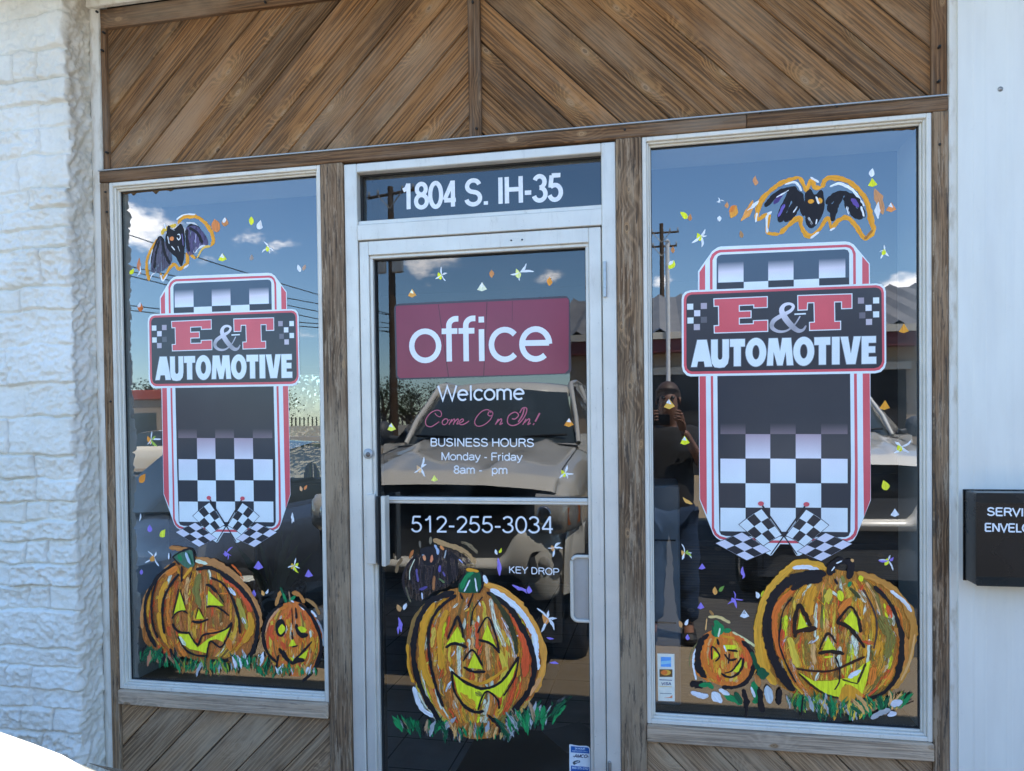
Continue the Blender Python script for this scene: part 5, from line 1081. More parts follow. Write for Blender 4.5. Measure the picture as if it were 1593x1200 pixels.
# ------------------------------------------------------------------ the automotive logo, printed window film
def logo():
    LY = GY
    def c1(x, y): return (1040+x/4.425, 360+y/4.425)
    def c2(x, y): return (1040+x/4.425, 610+y/4.425)
    lay = [.0005]
    def Lf(m, pts, f, col, cols=None):
        lay[0] += .00003; q = [P(*f(x, y), LY) for x, y in pts]; m.face([(x, LY-lay[0], z) for x, z in q], col=[(*c, 0) for c in cols] if cols else (*col, 0))
    Wt, Rd, Bk, Gy = VC(205,216,220), VC(196,84,90), VC(56,56,60), VC(72,84,96)
    Pk = VC(190,168,176)
    tower = MB(); banner = MB(); chk = MB(); chk0 = MB(); flag = MB(); word = MB()
    # tower silhouette, widest film first
    top = [(203,430),(203,275),(300,138),(335,112),(360,105),(1215,70),(1245,75),(1275,92),(1385,222),(1387,420)]
    botm = [(1392,745),(1296,985),(1275,1020),(1240,1040),(1200,1050),(420,1042),(370,1030),(330,1005),(308,980),(213,740)]
    def both(t, b_, col):
        lay[0] += .00003; q = [P(*c1(*p), LY) for p in t]+[P(*c2(*p), LY) for p in b_]; tower.face([(x, LY-lay[0], z) for x, z in q], col=(*col, 0))
    both(top, botm, Wt)
    # red band inside the white edge, then the white / red / white stripes, then the black field
    both([(213,430),(213,282),(252,225),(252,430)], [(262,500),(264,848),(217,738),(214,500)], Rd); both([(1333,420),(1333,172),(1378,226),(1380,420)], [(1390,500),(1389,742),(1345,860),(1340,500)], Rd)
    both([(285,430),(285,190),(300,158),(325,138),(352,128),(1225,92),(1252,98),(1272,115),(1288,150),(1290,420)], [(1302,500),(1302,945),(1292,985),(1268,1012),(1228,1028),(400,1020),(350,1010),(318,985),(298,940),(296,500)], Rd)
    both([(303,430),(303,200),(318,170),(340,152),(360,146),(1222,110),(1245,116),(1262,132),(1270,160),(1271,420)], [(1282,500),(1282,945),(1272,975),(1250,998),(1222,1012),(398,1004),(356,992),(332,972),(314,935),(311,500)], Wt)
    both([(331,430),(331,190),(340,172),(362,162),(1210,125),(1232,130),(1243,150),(1244,420)], [(1256,500),(1252,960),(1240,990),(1215,1000),(395,992),(362,982),(350,962),(341,500)], Bk)
    Lf(tower, [(333,400),(333,190),(342,174),(364,164),(1210,127),(1230,132),(1241,152),(1241,380)], c1, Gy)
    # chequers of the top
    for x0, x1, y0, y1 in ((342,516,215,354),(686,860,203,340),(1035,1217,192,324)):
        Lf(chk0, [(x0,y1),(x1,y1-6),(x1,(y0+y1)/2-12),(x0,(y0+y1)/2)], c1, None, [Wt,Wt,VC(200,192,198),VC(200,192,198)]); Lf(chk0, [(x0,(y0+y1)/2),(x1,(y0+y1)/2-12),(x1,y0-8),(x0,y0)], c1, None, [VC(200,192,198),VC(200,192,198),Gy,Gy])
    for x0, x1, y in ((518,686,350),(862,1036,334)): Lf(chk0, [(x0,y),(x1,y-7),(x1,y+60),(x0,y+60)], c1, Wt)
    for x0, x1, y in ((333,517,357),(687,861,342),(1037,1242,326)): Lf(chk0, [(x0,y),(x1,y-7),(x1,y+50),(x0,y+55)], c1, Bk)
    # fading and full chequers of the foot
    cx = [357,530,700,875,1050,1232]
    def sh(y, i): return y+(i-2.5)*1.0
    for i in (0, 2, 4): Lf(chk, [(cx[i],290),(cx[i+1],290),(cx[i+1],215),(cx[i],215)], c2, None, [VC(112,98,102),VC(112,98,102),Bk,Bk])
    for i in (1, 3): Lf(chk, [(cx[i],457),(cx[i+1],458),(cx[i+1],291),(cx[i],290)], c2, None, [VC(204,200,205),VC(204,200,205),VC(160,138,146),VC(160,138,146)])
    for i in (0, 2, 4): Lf(chk, [(cx[i],627),(cx[i+1],628),(cx[i+1],461),(cx[i],459)], c2, None, [Wt,Wt,VC(206,204,210),VC(206,204,210)])
    for i in (1, 3): Lf(chk, [(cx[i],795),(cx[i+1],797),(cx[i+1],630),(cx[i],628)], c2, Wt)
    for i in (0, 2, 4): Lf(chk, [(cx[i],958+i),(cx[i+1],961+i),(cx[i+1],799),(cx[i],797)], c2, Wt)
    # banner
    Lf(banner, [(90,470),(96,440),(115,418),(150,407),(1430,360),(1465,366),(1487,386),(1495,415),(1498,905),(1488,940),(1462,968),(1425,978),(150,1000),(125,992),(100,965),(92,930)], c1, Wt)
    Lf(banner, [(104,470),(110,446),(128,428),(155,420),(1428,372),(1455,378),(1474,394),(1482,420),(1486,902),(1476,930),(1452,954),(1420,962),(155,984),(132,976),(112,955),(105,925)], c1, Rd)
    Lf(banner, [(122,475),(127,456),(140,442),(162,436),(1424,388),(1446,393),(1460,406),(1466,428),(1470,895),(1462,918),(1444,936),(1414,944),(162,966),(142,960),(128,945),(123,918)], c1, Bk)
    # small chequers
    for x, y, c in ((128,500,Wt),(222,495,VC(165,152,160)),(176,545,VC(200,196,202)),(130,595,Wt),(222,590,VC(92,90,94)),(174,640,VC(172,162,168)),(1303,458,VC(150,138,146)),(1407,457,Wt),(1355,508,VC(205,205,210)),(1312,560,VC(104,98,104)),(1407,553,Wt),(1358,605,VC(182,172,178))): Lf(banner, [(x,y+41),(x+42,y+40),(x+42,y-1),(x,y)], c1, c)
    # E, T with white keyline, ampersand
    E_ = [(308,463),(683,447),(683,528),(583,532),(583,511),(490,515),(490,548),(571,545),(571,599),(490,602),(490,637),(580,634),(580,613),(686,609),(686,693),(312,705),(310,648),(342,646),(340,520),(310,521)]
    T_ = [(885,440),(1265,428),(1265,535),(1187,538),(1187,490),(1145,491),(1147,618),(1187,616),(1187,680),(967,687),(966,625),(1000,623),(997,496),(960,497),(957,545),(887,548)]
    for poly in (E_, T_):
        Lf(word, poly[::-1], c1, Wt); c = Vector((sum(p[0] for p in poly)/len(poly), sum(p[1] for p in poly)/len(poly))); n = len(poly); ins = []
        for i in range(n):
            a, b_, d = Vector(poly[i-1]), Vector(poly[i]), Vector(poly[(i+1) % n]); u = (b_-a).normalized(); v = (d-b_).normalized(); n1 = Vector((-u.y, u.x)); n2 = Vector((-v.y, v.x)); s_ = n1+n2
            ins.append(tuple(b_+s_*(6.5/max(.3, 1+n1.dot(n2)))))
        Lf(word, ins[::-1], c1, Rd)
    amp = [(905,585),(870,640),(815,684),(755,690),(712,662),(722,618),(775,582),(840,548),(858,516),(832,500),(795,510),(778,545),(800,595),(845,650),(890,684),(925,680),(946,650)]; wd = [8,9,12,18,26,28,26,20,18,16,22,32,38,36,28,16,8]
    sp = spline(amp, 6); q = [P(*c1(*p), LY) for p in sp]; rows = []; lay[0] += .00003; lc = []
    for i, (x, z) in enumerate(q):
        a, b_ = q[max(0, i-1)], q[min(len(q)-1, i+1)]; t = Vector((b_[0]-a[0], b_[1]-a[1])).normalized(); k = i/6; j = min(int(k), len(wd)-2); w = (wd[j]+(wd[j+1]-wd[j])*(k-j))/4.425/432/2
        rows.append([(x-t.y*w, LY-lay[0]-.000002*i, z+t.x*w), (x+t.y*w, LY-lay[0]-.000002*i, z-t.x*w)])
    zs = [r_[0][2] for r_ in rows]
    for i in range(len(rows)-1):
        k = (rows[i][0][2]-min(zs))/(max(zs)-min(zs)); g_ = .45+.55*min(1, abs(k-.25)*1.6); col = tuple(v*g_ for v in VC(206,200,206)); word.face([rows[i][0], rows[i][1], rows[i+1][1], rows[i+1][0]], col=(*col, 0))
    Lf(word, [(866,577),(945,573),(945,563),(866,567)], c1, Wt)
    # block capitals
    def tp(x, t): return (x, 935-(x-155)*(23/1273)+t*((750-(x-155)*(28/1273))-(935-(x-155)*(23/1273))))
    def bl(poly, col=Wt): Lf(word, [tp(x, t) for x, t in poly], c1, col)
    Hl = VC(118,122,126)
    def ring_(x0, x1, w, col, grow=0):
        o = [tp((x0+x1)/2+((x1-x0)/2+grow)*math.cos(R(a)), .5+(.53+grow/180)*math.sin(R(a))) for a in range(0, 361, 12)]; i_ = [tp((x0+x1)/2+((x1-x0)/2-w-grow)*math.cos(R(a)), .5+(.27-grow/180)*math.sin(R(a))) for a in range(0, 361, 12)]
        lay[0] += .00003
        for k in range(30):
            pts = [o[k], o[k+1], i_[k+1], i_[k]]; word.face([(*(P(*c1(*p), LY)[:1]), LY-lay[0], P(*c1(*p), LY)[1]) for p in pts], col=(*col, 0))
    def caps(e, col):
        g_ = e; t = e/190
        bl([(155-g_,-t),(195+g_,-t),(203,.20),(243,.20),(250-g_,-t),(300+g_,-t),(262+g_,1+t),(198-g_,1+t)], col)
        bl([(293-g_,1+t),(338+g_,1+t),(338+g_,.34),(345,.26),(356,.25),(366,.28),(371-g_,.36),(371-g_,1+t),(415+g_,1+t),(415+g_,.32),(408,.10),(385,-.03-t),(350,-.05-t),(315,-.02-t),(298,.12),(293-g_,.32)], col)
        bl([(423-g_,1+t),(525+g_,1+t),(525+g_,.72-t),(497+g_,.72-t),(497+g_,-t),(449-g_,-t),(449-g_,.72-t),(423-g_,.72-t)], col)
        ring_(530, 672, 46, col, e)
        bl([(676-g_,-t),(718+g_,-t),(722+g_,.50),(748-g_,-t),(784+g_,-t),(806-g_,.50),(814-g_,-t),(858+g_,-t),(842+g_,1+t),(782-g_,1+t),(767,.52),(750+g_,1+t),(690-g_,1+t)], col)
        ring_(858, 1002, 46, col, e)
        bl([(1003-g_,1+t),(1112+g_,1+t),(1112+g_,.72-t),(1082+g_,.72-t),(1082+g_,-t),(1034-g_,-t),(1034-g_,.72-t),(1003-g_,.72-t)], col)
        bl([(1124-g_,1+t),(1176+g_,1+t),(1176+g_,-t),(1124-g_,-t)], col)
        bl([(1183-g_,1+t),(1234+g_,1+t),(1254,.38),(1274-g_,1+t),(1322+g_,1+t),(1285+g_,-t),(1224-g_,-t)], col)
        bl([(1328-g_,1+t),(1426+g_,1+t),(1426+g_,.76-t),(1375+g_,.76-t),(1375+g_,.63+t),(1421+g_,.63+t),(1421+g_,.40-t),(1375+g_,.40-t),(1375+g_,.25+t),(1428+g_,.25+t),(1428+g_,-t),(1328-g_,-t)], col)
    caps(3.5, Hl); caps(0, Wt)
    # crossed flags
    def bil(q4, u, v): a, b_, c, d = q4; return (a[0]*(1-u)*(1-v)+b_[0]*u*(1-v)+c[0]*u*v+d[0]*(1-u)*v, a[1]*(1-u)*(1-v)+b_[1]*u*(1-v)+c[1]*u*v+d[1]*(1-u)*v)
    def quad_flag(q4, bulge, alt):
        N = 12
        def pt(u, v):
            x, y = bil(q4, u, v); k = bulge*math.sin(math.pi*u)*(1-v*.3); return (x, y-k)
        edge = [pt(i/N, 0) for i in range(N)]+[pt(1, i/N) for i in range(N)]+[pt(1-i/N, 1) for i in range(N)]+[pt(0, 1-i/N) for i in range(N)]
        Lf(flag, edge, c2, Bk); cxm = sum(p[0] for p in edge)/len(edge); cym = sum(p[1] for p in edge)/len(edge)
        Lf(flag, [(cxm+(x-cxm)*.965, cym+(y-cym)*.955) for x, y in edge], c2, alt)
        for i in range(3):
            for j in range(3):
                if (i+j) % 2:
                    us = [i/3, (i+1)/3]; vs = [j/3, (j+1)/3]; cell = [pt(us[0], vs[0]), pt((us[0]+us[1])/2, vs[0]), pt(us[1], vs[0]), pt(us[1], vs[1]), pt((us[0]+us[1])/2, vs[1]), pt(us[0], vs[1])]
                    Lf(flag, [(cxm+(x-cxm)*.955, cym+(y-cym)*.945) for x, y in cell], c2, VC(54,52,54))
    def mir(q4): return [(1586-x, y+4) for x, y in q4]
    LF = [(318,1040),(505,962),(705,1092),(538,1162)]; UF = [(640,800),(480,912),(652,1062),(782,985)]
    # white film under the poles, red line between them
    Lf(flag, [(610,1075),(700,1125),(712,1122),(768,1046),(832,1048),(880,1126),(900,1126),(985,1080),(985,1000),(610,990)], c2, Wt); Lf(flag, [(650,1020),(940,1024),(940,1042),(650,1038)], c2, Rd)
    for q4 in (LF, mir(LF)): quad_flag(q4, 0, VC(202,198,206))
    for q4 in (UF, mir(UF)): quad_flag(q4, 6, Wt)
    for a, b_ in (((645,782),(884,1118)),((938,786),(702,1118))):
        u = Vector((b_[0]-a[0], b_[1]-a[1])).normalized(); n1 = Vector((-u.y, u.x))*6
        Lf(flag, [(a[0]+n1.x, a[1]+n1.y), (b_[0]+n1.x*.6, b_[1]+n1.y*.6), (b_[0]-n1.x*.6, b_[1]-n1.y*.6), (a[0]-n1.x, a[1]-n1.y)], c2, VC(50,48,50))
    for x, y in ((635,768),(948,773)): Lf(flag, [(x+21*math.cos(R(t)), y+16*math.sin(R(t))) for t in range(0, 360, 30)], c2, Rd)
    return rooted('logo_decal', 'red, white and chequered logo film on the wide window by the metal wall', 'logo sticker', (1220, 870), LY, [('tower', tower), ('upper_checker', chk0), ('lower_checker', chk), ('banner', banner), ('lettering', word), ('flag_pattern', flag)], M['vinyl'])
lg = logo(); lg['group'] = 'shop logos on the windows'
def logo_shift():
    r0, r1, l0, l1 = P(1062,455,GY), P(1378,442,GY), P(232,490,GY), P(464,483,GY)
    return (l0[0]+l1[0]-r0[0]-r1[0])/2, (l0[1]+l1[1]-r0[1]-r1[1])/2
dx, dz = logo_shift(); l2 = copy_tree(lg); l2.location = lg.location+Vector((dx, 0, dz))
l2['label'] = 'red, white and chequered logo film on the narrow window by the stone wall'

# ------------------------------------------------------------------ card sticker, locksmith sticker
def card_sticker():
    def c(x, y): return (1010+x/12, 1005+y/12)
    bs = MB(); mk = MB()
    flat(bs, [c(*p) for p in ((150,140),(470,150),(478,1035),(165,1025))], GY, .0006, VC(214,210,196))
    def F(pts, col, k): flat(mk, [c(*p) for p in pts], GY, .0008+.00003*k, col)
    F([(215,205),(408,208),(408,392),(218,388)], VC(92,150,216), 0); F([(222,285),(404,270),(404,330),(222,345)], VC(140,190,235), 1)
    F([(190,435),(432,437),(432,580),(192,578)], VC(96,72,44), 0); F([(310+95*math.cos(R(t)), 498+52*math.sin(R(t))) for t in range(0, 360, 20)], VC(222,160,60), 1); F([(280+62*math.cos(R(t)), 496+46*math.sin(R(t))) for t in range(0, 360, 20)], VC(222,112,50), 2)
    F([(190,625),(425,635),(425,648),(190,640)], VC(70,74,110), 0); F([(190,748),(425,758),(425,770),(190,760)], VC(205,175,110), 0)
    F([(270,965),(380,955),(432,915),(432,975)], VC(220,130,90), 0); F([(200,878),(418,886),(418,898),(200,890)], VC(110,112,116), 0)
    tx = MB(); text(tx, 'VISA', c(228,726), c(404,728), 46/12, .9, GY, VC(70,76,112), .001, .12)
    rooted('card_sticker', 'small white payment card sticker low in the window beside the wooden post', 'sticker', (1035, 1090), GY, [('backing', bs), ('card_logo', mk), ('lettering', tx)], M['letter'])
card_sticker()
def service_sticker():
    def c(x, y): return (875+x/21.82, 1145+y/21.82)
    bs = MB(); mk = MB()
    flat(bs, [c(*p) for p in ((232,290),(260,285),(560,335),(820,335),(900,372),(950,440),(968,1500),(235,1500))], DGY, .0006, VC(200,206,222))
    def F(pts, col, k=0): flat(mk, [c(*p) for p in pts], DGY, .0008+.00003*k, col)
    F([(285,345),(600,372),(850,390),(905,430),(915,600),(285,555)], VC(26,84,150)); F([(290,1005),(560,1035),(700,1040),(915,1065),(925,1500),(292,1500)], VC(30,80,150))
    F([(345,900),(400,850),(500,825),(600,840),(600,900),(500,930),(400,985),(360,950)], VC(66,76,84)); F([(430,890),(560,850),(570,885),(440,925)], VC(170,178,188), 1)
    tx = MB(); w_ = tuple(VC(190,205,235))
    text(tx, '24 HOUR', c(425,452), c(765,470), 60/21.82, .55, DGY, w_, .001); text(tx, 'SERVICE CALL', c(335,520), c(865,545), 34/21.82, .3, DGY, w_, .001)
    text(tx, '-AMCO-', c(350,725), c(880,745), 105/21.82, 1.1, DGY, VC(34,34,70), .001, .25); text(tx, '800-375-2702', c(330,1110), c(880,1150), 70/21.82, .55, DGY, w_, .001)
    rooted('service_sticker', 'small blue and white service call sticker in the lower corner of the door glass', 'sticker', (900, 1199), DGY, [('backing', bs), ('blue_band', mk), ('lettering', tx)], M['letter'])
service_sticker()

# ------------------------------------------------------------------ envelope drop box
def drop_box():
    FY = -.150; x0, z1 = P(1501, 763, -.03); _, z0 = P(1501, 902, -.03); x1 = x0+.42; root = empty('drop_box', (0, 0, 0), 'black metal envelope drop box with white lettering on the white metal wall', 'drop box')
    b = MB(); b.box(x0, x1, -.118, -.0275, z0, z1, bev=.003); b.box(x0-.004, x1+.004, -.0275, -.022, z0-.003, z1+.003, bev=.001); b.build('box_body', M['black'], root)
    ix, iz1 = P(1518, 783, FY); iz0, ix1 = P(1518, 897, FY)[1], x1-.02; y0, y1 = -.1185, FY
    d = MB(); O = [(x0, y0, z0), (x1, y0, z0), (x1, y0, z1), (x0, y0, z1)]; I = [(ix, y1, iz0), (ix1, y1, iz0), (ix1, y1, iz1), (ix, y1, iz1)]
    d.face(I)
    for k in range(4): d.face([O[k], O[(k+1) % 4], I[(k+1) % 4], I[k]])
    ob = d.build('door_panel', M['black'], root)
    me = ob.modifiers.new('b', 'BEVEL'); me.width = .004; me.segments = 3; me.limit_method = 'ANGLE'
    d = MB(); d.box(x0+.012, x1-.012, -.1215, -.1190, z1-.012, z1-.009, bev=.0008); d.build('lid_seam', M['rubber'], root)
    t_ = MB(); wh = tuple(VC(205,208,214)); a = (1536.0, 802.2)
    k = (P(1593, 800, FY)[0]-P(1536, 800, FY)[0])/57
    def to(px_, py_, n_, em): return (px_+n_*em, py_+n_*em*.005)
    text(t_, 'SERVICE', (1536,802.2), (1536+83,804.4), 12.6, 2.3, FY, wh, .0006); text(t_, 'ENVELOPE', (1532,827), (1532+95,829), 13, 2.3, FY, wh, .0006)
    t_.build('lettering', M['letter'], root)
drop_box()
# ------------------------------------------------------------------ inside the shop
IX0, IX1, IY0, IY1, IZ = -4.6, 3.0, .302, 4.6, 2.9
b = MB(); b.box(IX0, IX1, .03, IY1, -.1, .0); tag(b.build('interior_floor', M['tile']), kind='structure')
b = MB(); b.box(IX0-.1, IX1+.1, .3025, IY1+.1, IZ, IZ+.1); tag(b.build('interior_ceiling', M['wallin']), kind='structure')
bx0, bx1 = -4.25, -3.36     # glazed back door opening
b = MB()
b.box(IX0-.1, IX0, .3025, IY1, 0, IZ); b.box(IX1, IX1+.1, .3025, IY1, 0, IZ)
b.box(IX0, bx0, IY1, IY1+.1, 0, IZ); b.box(bx1, IX1, IY1, IY1+.1, 0, IZ); b.box(bx0, bx1, IY1, IY1+.1, 2.2, IZ)
# inner faces of the front wall: pieces round the openings
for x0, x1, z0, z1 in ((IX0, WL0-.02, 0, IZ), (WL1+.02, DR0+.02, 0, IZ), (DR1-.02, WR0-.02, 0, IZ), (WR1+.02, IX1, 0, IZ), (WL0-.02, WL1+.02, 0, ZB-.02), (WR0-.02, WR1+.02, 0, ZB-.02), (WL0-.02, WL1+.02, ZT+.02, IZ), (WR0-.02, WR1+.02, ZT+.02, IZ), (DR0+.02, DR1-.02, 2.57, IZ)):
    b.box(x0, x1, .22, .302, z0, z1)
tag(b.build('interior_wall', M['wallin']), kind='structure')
# brown ledge inside the narrow window, deeper display ledge inside the wide one
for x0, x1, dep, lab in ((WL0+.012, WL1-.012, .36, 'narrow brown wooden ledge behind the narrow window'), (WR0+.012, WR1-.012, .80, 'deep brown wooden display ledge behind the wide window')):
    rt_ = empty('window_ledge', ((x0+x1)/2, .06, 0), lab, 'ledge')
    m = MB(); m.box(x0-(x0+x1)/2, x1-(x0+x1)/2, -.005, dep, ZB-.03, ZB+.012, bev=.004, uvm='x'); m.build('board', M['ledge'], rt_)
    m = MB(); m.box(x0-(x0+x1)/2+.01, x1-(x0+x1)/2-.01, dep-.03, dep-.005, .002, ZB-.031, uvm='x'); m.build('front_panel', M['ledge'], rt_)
# grey cabinet standing on the deep ledge
cb = empty('filing_box', (.012, .16, ZB+.0125), 'narrow upright grey cabinet on the display ledge beside the wooden post', 'cabinet')
m = MB(); m.box(-.045, .060, -.02, .32, .0, .80, bev=.006); m.build('cabinet_body', plain('blue grey enamel', (.20,.23,.26), .5, 0, .1), cb)
m = MB(); m.box(-.03, .045, -.024, -.0205, .60, .605); m.box(-.03, .045, -.024, -.0205, .30, .305); m.build('drawer_line', M['black'], cb)
# counter deeper in the room, seen through the door
ct = empty('counter', (-.05, 1.5, 0), 'brown panelled service counter inside the shop behind the door', 'counter')
m = MB(); m.box(-.30, 1.6, 0, .55, .0, .92, bev=.004, uvm='x'); m.build('counter_body', M['ledge'], ct)
m = MB(); m.box(-.34, 1.64, -.04, .59, .921, .955, bev=.006); m.build('counter_top', M['blackmatt'], ct)
# black door mat and a sheet of paper on it
m = MB(); m.box(-.50, .50, -.38, .38, 0, .012, bev=.004); ob = m.build('door_mat', M['blackmatt'], None, loc=(-.42, .75, .001)); tag(ob, 'black rubber mat on the tiles inside the door', 'mat')
m = MB(); m.grid([[(-.11+.22*i/6, -.14+.28*j/6, .004+.012*(i/6)**3) for i in range(7)] for j in range(7)]); ob = m.build('paper_sheet', M['galv'], None, loc=(-.43, 1.06, .0135)); ob.rotation_euler = (0, 0, R(35)); tag(ob, 'grey sheet of paper lying on the black mat inside the door', 'paper')
# black vase with raised scrolls
vx, vz = P(424, 908, .62)
v = empty('floor_vase', (P(424, 880, .62)[0], .62, .30), 'tall black vase with grey scroll pattern inside the narrow window', 'vase')
m = MB(); m.lathe([(0,0),(.095,0),(.10,.01),(.115,.18),(.135,.36),(.150,.50),(.155,.53),(.150,.54),(.138,.53),(.12,.40),(0,.38)], (0, 0, 0), 40); m.build('vase_body', M['damask'], v)
m = MB(); m.box(-.30, .30, -.18, .22, -.30, -.002, bev=.005); st = m.build('plant_stand', M['blackmatt'], None, loc=(v.location.x, .62, .30)); tag(st, 'low black stand under the patterned vase', 'stand')
pg = MB(); q = random.Random(5)
for k in range(16):
    a = q.uniform(0, 6.28); h = q.uniform(.18, .42); s_ = q.uniform(.06, .2); p0 = Vector((0, 0, .40)); p1 = p0+Vector((math.cos(a)*s_*.5, math.sin(a)*s_*.5, h*.7)); p2 = p0+Vector((math.cos(a)*s_, math.sin(a)*s_, h))
    n_ = Vector((-math.sin(a), math.cos(a), 0))*.016; pg.face([p0-n_*.4, p0+n_*.4, p1+n_, p2, p1-n_])
pl_ = pg.build('potted_plant', M['leaf'], None, loc=(v.location.x, .62, .30)); tag(pl_, 'dark blade leaves of a plant standing in the patterned vase', 'plant')
# office chair silhouette
ch = empty('office_chair', (-2.27, 1.9, 0), 'dark office chair with tall backrest inside the narrow window', 'chair', rz=R(200))
m = MB(); m.grid([[(-.23+.46*i/6, .22+.06*math.sin(math.pi*i/6)*0-.05*abs(i/6-.5), .62+.62*j/8) for i in range(7)] for j in range(9)]); m.grid([[(-.23+.46*i/6, .28, .62+.62*j/8) for i in range(7)] for j in range(9)]); m.tube([(-.23,.25,.62),(-.23,.25,1.24),(.23,.25,1.24),(.23,.25,.62)], .045, 8); m.build('backrest', M['blackmatt'], ch)
m = MB(); m.box(-.25, .25, -.25, .25, .44, .54, bev=.03); m.build('seat', M['blackmatt'], ch)
m = MB(); m.tube([(0,0,.12),(0,0,.44)], .03, 10); m.tube([(0,.23,.48),(0,.29,.62)], .02, 8); m.build('column', M['steel'], ch)
for k in range(5):
    m = MB(); a = R(72*k); m.tube([(0,0,.11),(.28*math.cos(a),.28*math.sin(a),.06)], .018, 6); m.lathe([(0,-.02),(.028,-.018),(.028,.018),(0,.02)], (.28*math.cos(a),.28*math.sin(a),.031), 10, 'y'); m.build('leg', M['black'], ch)
for s_ in (-1, 1):
    m = MB(); m.tube([(s_*.25,.1,.5),(s_*.29,.08,.70),(s_*.29,-.16,.70)], .02, 6); m.build('arm', M['black'], ch)
# glazed back door with dark blue frame and its own pumpkin
bd_ = empty('back_door', ((bx0+bx1)/2, IY1+.04, 0), 'glazed back door with dark blue frame, bright daylight behind it', 'door')
w2 = (bx1-bx0)/2; mt = plain('dark blue door frame', (.035,.05,.085), .4, 0, .1)
m = MB(); m.box(-w2, -w2+.07, -.03, .03, 0, 2.2); m.box(w2-.07, w2, -.03, .03, 0, 2.2); m.box(-w2+.07, w2-.07, -.029, .03, 2.12, 2.2); m.box(-w2+.07, w2-.07, -.029, .03, 0, .25); m.box(-w2+.07, w2-.07, -.029, .03, 1.40, 1.47); m.build('door_frame', mt, bd_)
m = MB(); m.box(-w2+.06, w2-.06, -.004, .004, .2, 2.15); m.build('pane', M['doorglass'], bd_)
b_ = Brush(0, 0, 1, 0); root = MB(); 
m = MB(); q = random.Random(9)
for k in range(40):
    u = q.uniform(-1, 1); col = pc(*q.choice([(150,140,80),(120,115,70),(180,160,90),(200,180,60),(90,85,60)])); x = .10*u; h0 = 1.00-.16*math.sqrt(max(0, 1-u*u)); h1 = 1.00+.20*math.sqrt(max(0, 1-u*u))
    m.face([(x-.012, -.006-.0002*k, h0), (x+.012, -.006-.0002*k, h0), (x*.85+.010, -.006-.0002*k, h1), (x*.85-.010, -.006-.0002*k, h1)], col=(*col, .2), uv=[(0, 0), (0, .02), (.3, .02), (.3, 0)])
ob = m.build('painted_pumpkin', M['paint'], None, loc=(bd_.location.x+.22, bd_.location.y-.005, 0)); tag(ob, 'dull yellow striped pumpkin painted on the glass of the back door', 'window painting')

# sandy bank and bushes behind the shop, seen through the back door
m = MB(); rows = [[(x, y, z+.12*noise.noise((x*.6, y*.6, 2))) for x in [-26+i for i in range(45)]] for y, z in ((8, -.06), (9.5, .35), (11, .8), (13, 1.35), (16, 1.9), (24, 2.2))]
m.grid(rows); tag(m.build('sandy_bank', plain('pale sand', (.24,.195,.13), .9, 0, .25, 2)), kind='structure')
q = random.Random(77)
for k in range(7):
    x, y = -10.5+k*.9+q.uniform(-.3, .3), 12+q.uniform(-1, 2); m = MB()
    for j in range(420):
        d = Vector((q.gauss(0, .5), q.gauss(0, .5), abs(q.gauss(0, .75)))); u = Vector((q.gauss(0, 1), q.gauss(0, 1), q.gauss(0, 1))).normalized(); v_ = u.orthogonal().normalized(); m.face([d-u*.09, d+v_*.05, d+u*.09, d-v_*.05])
    ob = m.build('desert_shrub', M['leaf2'], None, loc=(x, y, 1.0+(y-11)*.26)); tag(ob, 'small dry shrub on the sandy bank seen through the back door', 'shrub', 'shrubs on the sandy bank')

